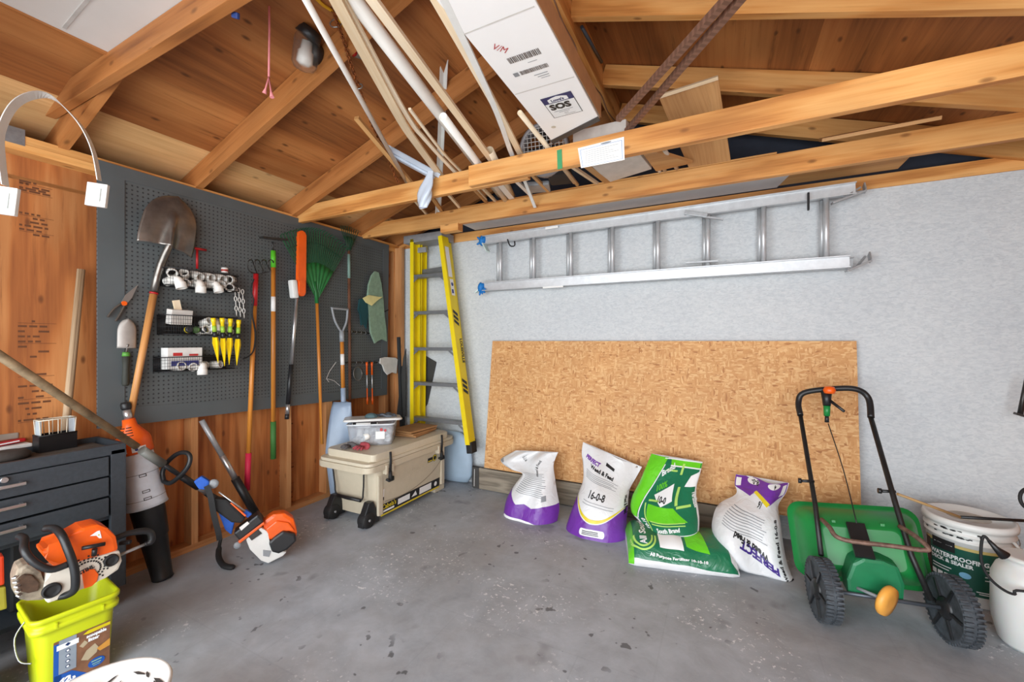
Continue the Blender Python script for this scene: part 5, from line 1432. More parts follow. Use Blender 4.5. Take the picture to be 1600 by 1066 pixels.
# hopper: tub tipped so its underside faces the room
HA = [P(1234, 786, y=-.50), P(1424, 796, y=-.50), P(1462, 925, y=-.62), P(1242, 895, y=-.62)]
O = sum(HA, V((0, 0, 0))) / 4
xa = ((HA[1] + HA[2]) - (HA[0] + HA[3])).normalized(); ya = ((HA[0] + HA[1]) - (HA[2] + HA[3])); ya = (ya - xa * ya.dot(xa)).normalized(); za = xa.cross(ya)
if za.y > 0: za = -za
Wd = ((HA[1] + HA[2]) - (HA[0] + HA[3])).length / 2; Hd = ((HA[0] + HA[1]) - (HA[2] + HA[3])).length / 2
Mh = Matrix((xa, ya, za)).transposed().to_4x4(); Mh.translation = O
m = MB(); rings = []
for zz, sx_, sy_, r_, oy in ((-.0, 1.03, 1.05, .07, 0), (.012, 1.03, 1.05, .07, 0), (.012, .97, .96, .065, 0), (.07, .92, .88, .06, .0), (.14, .80, .74, .05, -.0), (.19, .62, .56, .04, -.01), (.20, .55, .48, .03, -.01)):
    w_, h_ = Wd * sx_ / 2, Hd * sy_ / 2
    rings.append([m._v(Mh @ V((x, y + oy, zz))) for x, y in rrect(-w_, -h_, w_, h_, r_, 6)])
m.skin(rings, (False, True)); m.build('hopper', M_green, sp_)
m = MB()
for x_ in (-.10, .10):
    m.box(Mh @ V((x_ - .0, .02, .17)), (.02, Hd * .5, .03), Mh.to_3x3(), bev=.004)
m.build('hopper_ribs', M_green, sp_)
# gear/chute housing in front
cg = P(1366, 905, y=-.84)
m = MB(); m.prism([(-.11, -.09), (.11, -.09), (.115, .0), (.09, .08), (.03, .10), (-.05, .10), (-.09, .07), (-.115, -.01)], .12, Matrix.Translation(cg + V((0, .10, .0))) @ Matrix(((axd.x, 0, 0, 0), (axd.y, 0, -1, 0), (0, 1, 0, 0), (0, 0, 0, 1))), bev=.016); m.build('chute_housing', plain('mid_green_plastic', (30, 118, 76), .4), sp_)
cd = P(1384, 938, y=-.93)
Md = Matrix.Translation(cd) @ frame((.75, -.62, -.15)).to_4x4()
m = MB(); m.lathe([(.01, -.012), (.062, -.012), (.070, -.004), (.070, .006), (.066, .018), (.03, .022), (.01, .022)], 26, Md); m.build('spinner_disc', plain('amber_plastic', (236, 168, 74), .45), sp_)
m = MB(); m.tube([cd, cd + V((-.09, .06, .0))], .008, 8); m.build('spinner_shaft', M_grey, sp_)
# handle
HT = [P(1247, 625, y=-.30), P(1350, 622, y=-.30)]
LL = [P(1283, 868, y=-.84), P(1464, 940, y=-.83)]
M_hb = plain('black_handle_tube', (36, 36, 36), .45, .2, .4, 30)
top_l, top_r = HT
arc_ = smoothpts([top_l.lerp(LL[0], .12), top_l.lerp(LL[0], .02), top_l + V((.03, 0, .045)), top_l.lerp(top_r, .5) + V((0, -.0, .06)), top_r + V((-.04, 0, .05)), top_r + V((.02, 0, .0)), top_r.lerp(LL[1], .12)], 6)
m = MB(); m.tube(arc_, .0165, 12); m.build('handle_grip_bar', M_black, sp_)
mr = P(1400, 790, y=-.66); ml = P(1274, 790, y=-.66)
m = MB(); m.tube([top_l.lerp(LL[0], .10), ml, LL[0]], .012, 12); m.build('left_tube', M_hb, sp_)
m = MB(); m.tube([top_r.lerp(LL[1], .10), mr, P(1424, 868, y=-.78), LL[1] + V((-.02, 0, .0))], .0125, 12); m.build('right_tube', M_hb, sp_)
m = MB(); m.tube([P(1284, 870, y=-.84), wa + V((.03, 0, .0))], .011, 10); m.build('left_axle_strut', M_hb, sp_)
for q, y_ in (((1262, 752), -.6), ((1388, 768), -.6)):
    m = MB(); c = P(*q, y=y_); m.tube([c + V((-.03, -.01, 0)), c + V((.03, .01, 0))], .008, 8); m.tube([c + V((-.045, -.01, 0)), c + V((-.03, -.01, 0))], .014, 8); m.build('handle_bolt', M_black, sp_)
# central black bracket up to the hopper
m = MB(); m.bar(P(1352, 872, y=-.86), P(1336, 818, y=-.72), .075, .015, up=(0, -1, 0)); m.build('gate_bracket', M_black, sp_)
m = MB(); m.tube(smoothpts([P(1339, 820, y=-.73), P(1318, 735, y=-.5), P(1294, 662, y=-.33)], 4), .0028, 6); m.build('control_cable', M_black, sp_)
M_rust = plain('rusty_bar', (122, 96, 84), .6, .4, .5, 40)
m = MB(); m.tube(smoothpts([P(1284, 812, y=-.78), P(1296, 824, y=-.86), P(1306, 838, y=-.90), P(1330, 846, y=-.92), P(1390, 853, y=-.92), P(1444, 860, y=-.92), P(1449, 855, y=-.91), P(1430, 838, y=-.86), P(1406, 823, y=-.76)], 4), .0105, 10); m.build('rest_bar', M_rust, sp_)
# control on the top bar
cc = P(1291, 626, y=-.33)
m = MB(); m.tube([P(1291, 612, y=-.31), P(1292, 634, y=-.33)], [.028, .02], 10); m.build('control_body', M_black, sp_)
m = MB(); m.tube([P(1292, 634, y=-.33), P(1292, 650, y=-.33), ], [.018, .016], 12); m.build('green_sleeve', M_green, sp_)
m = MB(); m.tube([P(1292, 650, y=-.33), P(1292, 660, y=-.33)], [.010, .012], 10); m.build('cable_end', M_black, sp_)
m = MB(); m.tube([P(1298, 627, y=-.34), P(1319, 643, y=-.40)], [.009, .008], 8); m.build('lever', M_black, sp_)
m = MB(); m.lathe([(.004, -.02), (.026, -.018), (.032, .0), (.024, .02), (.004, .024)], 16, Matrix.Translation(P(1296, 610, y=-.34))); m.build('orange_dial', M_orange, sp_)

# ---------------------------------------------------------------- paint bucket
bc = V((4.24, -.31, 0)); BH_ = .425; R0, R1 = .145, .168
th = thing('paint_bucket', 'white bucket with dark green waterproofing label in the right corner', 'bucket', tuple(bc))
Mb2 = Matrix.Translation(bc)
rad = lambda z: R0 + (R1 - R0) * z / BH_
m = MB(); m.lathe([(R0 - .01, 0), (R0, .006), (rad(.32), .32), (rad(.32) + .006, .322), (rad(.33) + .006, .33), (rad(.345), .332), (rad(.355), .352), (rad(.355) + .008, .356), (rad(.362) + .008, .362), (rad(.37), .366), (rad(.39), .39), (R1 + .01, .392), (R1 + .012, .41), (R1 + .008, .425), (R1 - .004, .427), (R1 - .008, .418), (.01, .414)], 48, Mb2); m.build('bucket_body', M_white, th)
m = MB(); m.lathe([(.005, .4145), (.15, .416)], 40, Mb2); m.build('dried_paint_lid', plain('dried_paint', (196, 190, 178), .7, 0, .35, 12), th)
angc = math.atan2((CAM - bc).y, (CAM - bc).x)
def onb(off): return lambda u, v: Mb2 @ V(((rad(v) + off) * math.cos(angc + u / .157), (rad(v) + off) * math.sin(angc + u / .157), v))
M_lab = plain('dark_green_label', (16, 78, 62), .4)
decal(shape_bm([rect(-.20, .06, .24, .285)]), onb(.0015), M_lab, th, 'green_label', cut=.02)
decal(shape_bm([[(-.20, .285), (.24, .285), (.24, .30), (-.20, .30)]]), onb(.0015), plain('gold_edge', (196, 176, 110), .4), th, 'gold_edge', cut=.02)
decal(shape_bm([rect(-.20, .06, -.16, .29)]), onb(.0022), plain('brown_edge', (70, 44, 24), .5), th, 'brown_edge', cut=.02)
decal(shape_bm([rect(-.145, .255, -.045, .31)]), onb(.003), M_ink, th, 'black_plate', cut=.02)
decal(join_bm(text_bm('WATERPROOFING', .031, -.155, .222, 0, sx=.88, bold=.001), text_bm('DECK & SEALER', .026, -.155, .196, 0, sx=.95, bold=.001)), onb(.003), M_wprint, th, 'label_lettering', cut=.02)
decal(shape_bm([rect(-.135, .285, -.055, .288), rect(-.15, .165, -.06, .17), rect(-.15, .15, -.07, .155)] + [rect(-.155 + .032 * k, .11, -.13 + .032 * k, .135) for k in range(4)] + [rect(.06, .15 + .018 * k, .15, .155 + .018 * k) for k in range(4)] + [rect(.03, .085, .10, .09), rect(.04, .075, .10, .08)]), onb(.003), M_wprint, th, 'label_print', cut=.02)
decal(shape_bm([disc(-.01, .155, .022, 16, .016)]), onb(.003), plain('sky_blue_print', (130, 190, 224), .4), th, 'blue_drop', cut=.02)
rr = random.Random(5)
def blobs(n, xs_, ys_, s): return shape_bm([[(x + rr.uniform(.3, 1) * s * math.cos(a * .9), y + rr.uniform(.25, .6) * s * .5 * math.sin(a * .9)) for a in range(7)] for x, y in [(rr.uniform(*xs_), rr.uniform(*ys_)) for _ in range(n)]])
decal(join_bm(blobs(14, (-.18, .02), (.343, .348), .014), blobs(9, (-.18, -.02), (.372, .378), .016), shape_bm([rect(.03, .372, .055, .38), rect(.038, .352, .045, .38)])), onb(.004), M_ink, th, 'black_smears', cut=.02)
m = MB(); m.tube([onb(.008)(.17, .36), onb(.03)(.17, .34), onb(.008)(.17, .32)], .008, 8); m.build('handle_lug', M_white, th)
m = MB(); m.torus(bc + V((0, 0, .375)), Euler((R(14), R(8), 0)).to_matrix(), R1 + .014, .0025, 40, 6, a0=angc + 1.3, a1=angc + 4.6); m.build('wire_handle', M_zinc, th)

# ---------------------------------------------------------------- pump sprayer
sc_ = V((4.285, -.725, 0)); Ms = Matrix.Translation(sc_)
t = NT('milky_polyethylene'); t.out(srgb(226, 226, 222), .35); t.b.inputs['Transmission Weight'].default_value = .12; t.b.inputs['Subsurface Weight'].default_value = .2
th = thing('pump_sprayer', 'milky white pump sprayer tank at the right edge with black hose', 'sprayer', tuple(sc_))
m = MB(); m.lathe([(.05, .004), (.085, .0), (.10, .02), (.118, .10), (.122, .14), (.121, .30), (.105, .345), (.085, .365), (.085, .385), (.092, .388), (.092, .40), (.08, .405)], 40, Ms); m.build('tank', t.m, th)
m = MB(); m.lathe([(.078, .385), (.074, .392), (.02, .388)], 24, Ms); m.build('neck_seal', M_black, th)
hp = [P(1600, 924, y=-.86), P(1585, 929, y=-.86), P(1565, 920, y=-.86), P(1545, 902, y=-.86), P(1534, 880, y=-.86), P(1533, 855, y=-.86), P(1537, 838, y=-.86), P(1546, 846, y=-.86)]
e_ = sc_ + V((.125, -.04, .05))
m = MB(); m.tube(smoothpts([sc_ + V((.06, -.03, .39)), V((4.46, -.83, .42)), V((4.47, -.87, .30))] + hp, 5), .0055, 8); m.build('hose', M_rubber, th)
m = MB(); m.tube([P(1545, 845, y=-.86), P(1556, 857, y=-.86), P(1570, 869, y=-.86)], [.007, .011, .021], 12); m.build('nozzle_cone', M_black, th)
# spray wand lying across spreader and bucket
A, B = P(1402, 772, y=-.50), P(1500, 794, y=-.40)
B.z = BH_ + .012; C_ = B + (B - A) * 1.1; C_.z = BH_ + .008
A = B + (A - B)
th = thing('spray_wand', 'thin tan and black wand lying across the paint bucket top', 'wand', tuple(B))
m = MB(); m.tube([A, B], .007, 8); m.build('tan_rod', plain('tan_rod', (186, 150, 100), .5), th)
m = MB(); m.tube([B, C_], .008, 8); m.build('black_rod', M_black, th)
c0_ = P(1592, 778, y=-.55)
m = MB(); m.torus(c0_ + V((.04, 0, 0)), Euler((R(82), 0, R(25))).to_matrix(), .05, .007, 24, 8); m.build('black_hose_loop', M_rubber, label='black loop of hose at the right edge above the paint bucket', cat='hose loop')
th = thing('hand_tool_on_post', 'dark handled tool hanging at the right edge on the corner post', 'tool', tuple(P(1592, 650, y=-.1)))
m = MB(); m.tube([P(1604, 590, y=-.12), P(1594, 648, y=-.14)], [.008, .012], 8); m.build('dark_shank', M_dsteel, th)
m = MB(); m.bar(P(1586, 646, y=-.14), P(1606, 652, y=-.14), .03, .012); m.build('cross_piece', M_dsteel, th)
# ---------------------------------------------------------------- things stored on the joists
ZL = 2.462
def T(px, py, z=ZL): return P(px, py, z=z)
def ext(a, b, y):      # extend line a->b back past a to depth y
    t_ = (y - a.y) / (b.y - a.y); return a + (b - a) * t_
def lpipe(name, label, pa, pb, r, mat, z=ZL, hollow=True, y0=None, y1=None, group=None, cat='pipe'):
    a, b = T(*pa, z=z + r), T(*pb, z=z + r)
    if y0 is not None: a = ext(a, b, y0)
    if y1 is not None: b = ext(a, b, y1)
    m = MB()
    rot = frame(b - a); n = 18
    if hollow:
        rings = [m.ring(p, rot, q, n) for p, q in ((b, r * .8), (b, r), (a, r), (a, r * .84), (a + (b - a).normalized() * .25, r * .82))]
        m.skin(rings, (True, True), smooth=True)
    else: m.tube([a, b], r, n)
    return m.build(name, mat, label=label, cat=cat, group=group)
M_pvc2 = plain('ivory_pvc', (222, 204, 176), .4, 0, .06)
lpipe('pvc_pipe', 'long fat white plastic pipe running across the joists, widest of the pipes', (553, 0), (747, 258), .028, M_pvc, z=2.488, y0=-3.2, y1=-.35, group=None)
lpipe('pvc_pipe', 'white plastic pipe with an open round end beside the long fat pipe', (692, 182), (752, 262), .021, M_pvc, z=2.447, y1=-.40)
lpipe('pvc_pipe', 'short ivory pipe stub with a wide open end above the front joist', (765, 235), (795, 296), .025, M_pvc2, z=2.465, y1=-.42)
lpipe('pvc_pipe', 'thin white plastic pipe, leftmost of the pipes on the joists', (478, 0), (568, 163), .012, M_pvc, y0=-3.15, y1=-1.15)
lpipe('pvc_pipe', 'thin ivory pipe with open end just left of the white carton', (812, 176), (860, 236), .013, M_pvc2, y1=-.55)
lpipe('pvc_pipe', 'short ivory pipe end beside the fan, below the white carton', (843, 214), (880, 262), .014, M_pvc2, y1=-.6)
def lstrip(name, label, pts, w, t_, mat, z=ZL, y0=None, group=None, cat='wood strip', ztop=None, side=(1, 0, 0)):
    q = [T(*p, z=z + t_ / 2) for p in pts]
    if y0 is not None: q[0] = ext(q[0], q[1], y0)
    m = MB(); m.strip(smoothpts(q, 5), w, t_, side=side); return m.build(name, mat, label=label, cat=cat, group=group)
lstrip('trim_strip', 'wide pale trim strip bending between the thin pipe and the fat pipe', [(526, 0), (612, 162), (655, 230), (696, 284)], .042, .012, W_pale, z=2.462, y0=-3.15)
lstrip('trim_strip', 'narrow pale trim strip against the right edge of the wide bending strip', [(538, 0), (624, 160), (668, 222), (718, 276)], .022, .012, W_pale, z=2.476, y0=-3.15)
lstrip('trim_strip', 'pale trim strip ending right of the bending strips near the joist', [(640, 170), (690, 236), (727, 275), (760, 312)], .014, .010, W_pale, z=2.474)
lstrip('trim_strip', 'straight tan strip along the right side of the fat white pipe', [(582, 0), (768, 250), (790, 285)], .036, .016, W_pale, z=2.466, y0=-3.15)
lstrip('trim_strip', 'tan strip running just left of the white carton', [(681, 0), (760, 140), (816, 246)], .032, .014, W_pale, z=2.464, y0=-3.15)
lstrip('white_strip', 'white strip crossing behind the tan strip left of the carton, drooping at its end', [(703, 20), (762, 142), (801, 244), (822, 282)], .026, .010, M_white, z=2.462, y0=-3.1)
q0, q1 = P(557, 184, z=2.62), P(640, 285, z=2.46)
q2 = q1 + (q1 - q0) * .45; 
m = MB(); m.bar(q0, q1 + (q1 - q0) * .42 + V((0, 0, .012)), .03, .02); m.build('lath', W_board, label='short light lath with a cut end left of the clear channels', cat='wood strip')
for i, (a, b, w) in enumerate((((640, 306), (668, 338), .012), ((668, 300), (692, 334), .02), ((692, 296), (720, 328), .014), ((735, 292), (764, 322), .014), ((748, 290), (776, 318), .012), ((780, 288), (805, 318), .030), ((806, 284), (836, 313), .018), ((838, 282), (862, 306), .014), ((905, 270), (935, 290), .014), ((921, 264), (952, 288), .03))):
    A, B = T(*a), T(*b); A = ext(A, B, -1.0)
    m = MB(); m.bar(A + V((0, 0, .01)), B + V((0, 0, .01)), w * 1.5, .018); m.build('batten_end', [W_pale, W_board][i % 2] if i not in (5, 6) else M_pvc, label='batten end ' + ['at the far left of the row', 'right of the leftmost batten', 'third from the left', 'in the left middle', 'beside the middle pair', 'thick white one in the middle', 'white one right of the thick batten', 'left of the fan', 'thin one right of the black bag', 'wide one under the paper notice'][i] + ' between the two long joists', cat='batten', group='batten ends between the long joists')
# strip drooping in front of the rear joist
m = MB(); m.bar(P(818, 278, z=2.47), P(836, 324, y=-.545), .022, .008); m.build('drooping_strip', M_white, label='white strip end hanging down in front of the rear joist', cat='strip')
# angled corner bead standing up to the roof
A = P(684, 345, y=-.44); B = P(695, 70, y=-1.42)
m = MB(); d = (B - A); Ls = d.length; Mr = frame(d, (0, -1, 0)).to_4x4(); Mr.translation = A
m.prism([(-.024, .012), (0, -.012), (.024, .012), (.021, .015), (0, -.007), (-.021, .015)], Ls, Matrix.Translation(A) @ Matrix.Rotation(0, 4, 'Z') @ frame(B - A, (CAM - A).cross(B - A).cross(B - A) * -1).to_4x4()); m.build('corner_bead', M_white, label='white angled corner bead standing almost upright behind the front joist', cat='corner bead')
# clear plastic channels and a twist of film
th = thing('clear_channel_bundle', 'bundle of clear bluish plastic channels poking over the front joist', 'plastic bundle', tuple(P(640, 250, z=2.5)))
M_clear2 = NT('clear_blue_plastic'); M_clear2.out(srgb(206, 218, 232), .15); M_clear2.b.inputs['Alpha'].default_value = .8; M_clear2 = M_clear2.m
for k in range(3):
    A = P(603, 236, y=-1.36) + V((.018 * k, .0, .016 * (k % 2))); B = P(680, 278, y=-1.18) + V((.018 * k, 0, .016 * (k % 2)))
    rot = frame(B - A)
    m = MB(); m.skin([[m._v(p + rot @ V((x, y, 0))) for x, y in ((-.017, -.014), (.017, -.014), (.017, .014), (.008, .008), (-.008, .008), (-.017, .014))] for p in (A, B)], smooth=False); m.build('channel', M_clear2, th)
Af = P(672, 268, y=-1.25)
m = MB()
def film(u, v):
    p = Af.lerp(P(660, 325, y=-1.25), v); w = .022 + .03 * math.sin(v * 2.6) ** 2
    a = 2 * math.pi * u; f = 1 + .25 * math.sin(a * 3 + v * 7)
    return p + V((w * f * math.cos(a), .5 * w * f * math.sin(a), 0))
m.grid(film, 20, 14, wrap=True); m.build('film_wrap', M_clear2, th)

# long white carton
bxp = [V((2.255, -3.2, 0)), V((2.535, -3.2, 0)), V((2.52, -1.36, 0)), V((2.225, -1.235, 0))]
bz, bh = 2.463, .085
bh = .10
M_cart = plain('white_carton', (246, 245, 243), .55, 0, .02, 5)
th = thing('long_carton', 'long white printed cardboard carton lying across the joists under the ridge', 'carton', (2.38, -2.2, bz))
m = MB(); m.prism([(p.x, p.y) for p in bxp], bh, Matrix.Translation((0, 0, bz)), bev=.004); m.build('carton_body', M_cart, th)
def und(u, v, off=.0008):      # underside of the carton: u across from the left edge, v toward the back end, metres
    return V((2.24 + u, -1.30 - v, bz - off))
M_brown = plain('carton_kraft', (176, 132, 92), .7)
m = MB(); m.prism([(p.x, p.z) for p in (V((-3.18, 0, bz + .004)), V((-1.37, 0, bz + .004)), V((-1.37, 0, bz + bh - .004)), V((-3.18, 0, bz + bh - .004)))], .0015, Matrix(((0, 0, 1, 2.5285), (1, 0, 0, 0), (0, 1, 0, 0), (0, 0, 0, 1)))); m.build('kraft_side', M_brown, th)
M_crease = plain('carton_crease', (212, 208, 202), .6)
for yv in (.44, .85): decal(shape_bm([rect(-.0, yv, .275, yv + .006)]), lambda u, v: und(u, v), M_crease, th, 'crease')
def mir(bm):           # lettering is read from below
    bm.transform(Matrix.Diagonal((1, -1, 1, 1))); return bm
def carton_text(s, size, x, v, mat, name, bold=0, sx=1.0, rot=0):
    bm = text_bm(s, size, 0, 0, rot, sx=sx, bold=bold); bm.transform(Matrix.Translation((x, -v, 0)))
    # viewed from below with the back end at the bottom of the picture
    return decal(bm, lambda u, w: und(u, -(-w) * -1 if False else -w * -1 * -1, .0016), mat, th, name)
def ct(s, size, x, v, mat, name, bold=0, sx=1.0):
    """x from the left edge, v = distance from the back end of the baseline"""
    bm = text_bm(s, size, x, 0, 0, sx=sx, bold=bold)
    return decal(bm, lambda u, w: und(u, v + w, .0016), mat, th, name)
def undl(u, v, off=.001): return und(u * 1.04 + .022, v * 1.2 + .153, off)
decal(shape_bm([rect(.06, .02, .20, .17)]), lambda u, v: undl(u, v, .001), M_ink, th, 'label_border')
decal(shape_bm([rect(.063, .023, .197, .167)]), lambda u, v: undl(u, v, .0014), M_wprint, th, 'label_field')
decal(shape_bm([rect(.06, .125, .20, .17)]), lambda u, v: undl(u, v, .0018), plain('navy_label', (34, 40, 96), .5), th, 'label_header')
decal(shape_bm([[(.085, .130), (.175, .130), (.175, .152), (.155, .16), (.13, .165), (.105, .16), (.085, .152)]]), lambda u, v: undl(u, v, .0020), M_wprint, th, 'header_gable')
decal(text_bm("Lowe's", .022, .098, .135, sx=.95, bold=.001), lambda u, v: undl(u, v, .0024), plain('navy_label', (34, 40, 96)), th, 'header_lettering')
decal(text_bm('SOS', .052, .075, .080, sx=1.05, bold=.003), lambda u, v: undl(u, v, .0022), M_ink, th, 'label_lettering')
decal(shape_bm([rect(.08, .064, .17, .067), rect(.10, .054, .15, .057), rect(.12, .042, .14, .045), rect(.12, .032, .17, .034)]), lambda u, v: undl(u, v, .0022), M_greyp, th, 'label_small_print')
rb = random.Random(4); bars = []; x_ = .075
while x_ < .205: w_ = rb.uniform(.0015, .005); bars.append(rect(x_, .635, x_ + w_, .67)); x_ += w_ + rb.uniform(.0015, .004)
n_up = len(bars); x_ = .085
while x_ < .205: w_ = rb.uniform(.0015, .004); bars.append(rect(x_, .552, x_ + w_, .577)); x_ += w_ + rb.uniform(.0012, .003)
for bb_ in (bars[:n_up], bars[n_up:]): decal(shape_bm(bb_), lambda u, v: und(u, v, .0016), plain('bar_brown', (96, 84, 80), .5), th, 'barcode')
decal(shape_bm([rect(.055, .552, .077, .577), rect(.14, .61, .18, .613), rect(.13, .525, .19, .529), rect(.14, .51, .19, .514), rect(.15, .497, .19, .50)]), lambda u, v: und(u, v, .0016), M_greyp, th, 'carton_small_print')
decal(text_bm('V/M', .045, .05, .745, -.9, sx=.8), lambda u, v: und(u, v, .0016), M_red, th, 'red_marker')
m = MB(); m.prism([(.0 , .0), (.30, -.125), (.30, -.165), (.0, -.04)], .004, Matrix.Translation((2.222, -1.232, bz - .004))); m.build('black_tape', plain('black_tape', (62, 58, 56), .6), th)
decal(shape_bm([disc(.10, -.00, .018), disc(.05, .10, .012)]), lambda u, v: und(u, v, .0012), plain('scuff_tan', (206, 196, 176), .7), th, 'scuffs')
# second carton behind and its torn end
m = MB(); m.prism([(2.30, -1.12), (2.60, -1.12), (2.66, -.62), (2.36, -.52)], .10, Matrix.Translation((0, 0, 2.463)), bev=.003); m.build('short_carton', plain('grey_white_carton', (206, 202, 196), .6), label='shorter grey-white carton behind the long carton, between the joists', cat='carton')
m = MB(); m.prism([(2.62, -1.10), (2.66, -.95), (2.90, -.60), (2.68, -.57)], .02, Matrix.Translation((0, 0, 2.463))); m.build('loose_carton_flap', W_board, label='slanting light board beside the grey-white carton, right of the paper notice', cat='board')
# paper notice wrapped on the joist
jy = -1.2375
A, B = P(903, 232, y=jy), P(975, 214, y=jy); Cc_ = P(976, 250, y=jy); Dd = P(908, 263, y=jy)
th = thing('paper_notice', 'white printed paper sheet stapled to the front joist below the cartons', 'paper', tuple(Dd))
m = MB(); m.prism([(p.x, p.z) for p in (A, B, Cc_, Dd)], .001, Matrix(((1, 0, 0, 0), (0, 0, -1, jy - .001), (0, 1, 0, 0), (0, 0, 0, 1)))); m.build('sheet', M_paper, th)
def npap(u, v): return Dd.lerp(Cc_, u).lerp(A.lerp(B, u), v) + V((0, -.0028, 0))
decal(shape_bm([rect(.05, .86, .95, .885), rect(.05, .05, .95, .07), rect(.04, .05, .055, .88), rect(.945, .05, .96, .88)]), npap, plain('pale_blue_rule', (150, 172, 206), .6), th, 'ruled_border')
decal(shape_bm([rect(.12, .2 + .09 * k, .88 - .1 * (k % 3), .215 + .09 * k) for k in range(7)]), npap, M_greyp, th, 'small_print')
decal(shape_bm([disc(.62, .93, .12, 16, .04)]), npap, M_greyp, th, 'emblem')
m = MB(); A = P(868, 236, y=jy); m.bar(P(874, 234, y=jy - .001), P(875, 264, y=jy - .001), .028, .002, up=(0, -1, 0)); m.build('green_tape', plain('green_tape', (60, 142, 92), .6), label='strip of green tape on the face of the front joist', cat='tape')
# fan on its side
fc = P(852, 236, y=-.85); fc.z = 2.46 + .16
th = thing('box_fan', 'grey-rimmed fan with white wire grille behind the front joist', 'fan', (fc.x, fc.y, 2.46))
Mf = Matrix.Translation(fc) @ frame((.15, -1, -.25)).to_4x4()
m = MB(); m.lathe([(.155, -.05), (.165, -.05), (.165, .05), (.150, .06), (.140, .05), (.14, -.05)], 36, Mf, caps=False); m.build('housing', plain('fan_grey', (150, 148, 150), .4), th)
m = MB()
for k in range(-5, 6):
    x_ = k * .026; h_ = math.sqrt(max(0, .142 ** 2 - x_ ** 2)); m.tube([Mf @ V((x_, -h_, .052)), Mf @ V((x_, h_, .052))], .0022, 5); m.tube([Mf @ V((-h_, x_, .054)), Mf @ V((h_, x_, .054))], .0022, 5)
m.build('grille', M_white, th)
m = MB(); m.lathe([(.01, -.03), (.04, -.03), (.04, .03), (.01, .035)], 16, Mf)
for k in range(4):
    rr_ = Mf.to_3x3() @ Matrix.Rotation(k * math.pi / 2, 3, 'Z'); m.box(Mf.translation + rr_ @ V((.08, 0, .0)), (.09, .06, .004), rr_ @ Euler((.5, 0, 0)).to_matrix())
m.build('blades', M_black, th)
m = MB(); m.box((2.07, -.72, 2.50), (.16, .22, .07), Euler((0, 0, .2)).to_matrix(), bev=.02); m.build('black_bundle', M_rubber, label='black bundle on the joists between the fan and the grey-white carton', cat='bundle')
m = MB(); m.box((1.87, -.62, 2.48), (.17, .16, .03), Euler((0, 0, .3)).to_matrix(), bev=.01)
mo = m.build('grey_motor_plate', M_grey, label='grey printed plate lying on the joists under the fan', cat='plate')
# perforated angle irons
for i, (a, b) in enumerate((((966, 190), (1139, 0)), ((979, 209), (1160, 0)))):
    A, B = T(*a, z=2.46), T(*b, z=2.46); A = ext(A, B, A.y); d = (B - A).normalized(); B = B + d * .9
    th = thing('perforated_angle', ['left', 'right'][i] + ' one of two rusty brown perforated angle bars crossing under the roof at the right', 'angle bar', tuple(A), group='perforated angle bars')
    t = None
    if 'rusty_perforated' not in MATS:
        t = NT('rusty_perforated'); tc = t.add('ShaderNodeTexCoord'); sx_ = t.add('ShaderNodeSeparateXYZ'); t.link(tc.outputs['UV'], sx_.inputs[0])
        f_ = t.math('FRACT', t.math('MULTIPLY', sx_.outputs[0], 34.)); g_ = t.ramp(f_, [(.5, (1, 1, 1)), (.55, (0, 0, 0))])
        col = t.mix(t.math('MULTIPLY', g_, .45), srgb(136, 100, 82), srgb(80, 54, 40)); MATS['rusty_perforated'] = t.out(col, .6, .3)
    m = MB(); m.bar(A, B, .024, .003, up=(0, 0, 1)); m.build('flange', MATS['rusty_perforated'], th)
    m = MB(); sd = d.cross(V((0, 0, 1))) * .011; m.bar(A + sd + V((0, 0, .012)), B + sd + V((0, 0, .012)), .003, .024, up=(0, 0, 1)); m.build('web', MATS['rusty_perforated'], th)
# plywood piece leaning up from the rear joist
A, B = P(1077, 262, y=-.52), P(1142, 250, y=-.52); C2, D2 = P(1122, 121, y=-.90), P(1029, 151, y=-.90)
A.z = B.z = 2.462
n_ = (B - A).cross(D2 - A).normalized()
if n_.y > 0: n_ = -n_
th = thing('plywood_offcut', 'square plywood offcut propped upright behind the front joist', 'plywood piece', tuple(A))
q = [A, B, C2, D2]
m = MB()
f = [m._v(p) for p in q]; g = [m._v(p - n_ * .016) for p in q]
m.face(f, [(0, 0), (0, .2), (.4, .2), (.4, 0)]); m.face(g, [(0, 0), (0, .2), (.4, .2), (.4, 0)])
for i in range(4): m.face([f[i], f[(i + 1) % 4], g[(i + 1) % 4], g[i]], [(0, 0)] * 4)
m.build('sheet', W_board, th)
m = MB(); m.bar(D2 + n_ * .002 , C2 + n_ * .002, .018, .018, up=n_); m.build('cut_edge', W_pale, th)
# boards on the rear joist and plate
m = MB(); m.bar(P(1282, 219, y=-.5) + V((0, 0, 0)), P(1466, 184, y=-.5), .09, .018, up=(0, -.45, 1)); m.build('loose_board', W_board, label='long thin board lying on top of the rear joist at the right', cat='board')
m = MB(); m.bar((1.1, -.50, 2.466), (3.35, -.50, 2.466), .05, .010); m.build('thin_batten', W_beam, label='thin batten lying along the top of the rear joist', cat='batten')
m = MB(); m.box((3.72, -.22, 2.432), (.62, .36, .018), g=0); m.build('brown_shelf_board', W_board, label='light plywood board bridging the wall plate and rear joist, right of the grey panel', cat='board')
m = MB(); m.prism([(.95, -.47), (3.50, -.47), (3.40, -.01), (.95, -.01)], .016, Matrix.Translation((0, 0, 2.422))); m.build('grey_sheet', plain('grey_white_panel', (208, 208, 210), .6, 0, .08, 5), label='long pale grey sheet lying between the rear joist and the wall plate', cat='panel')
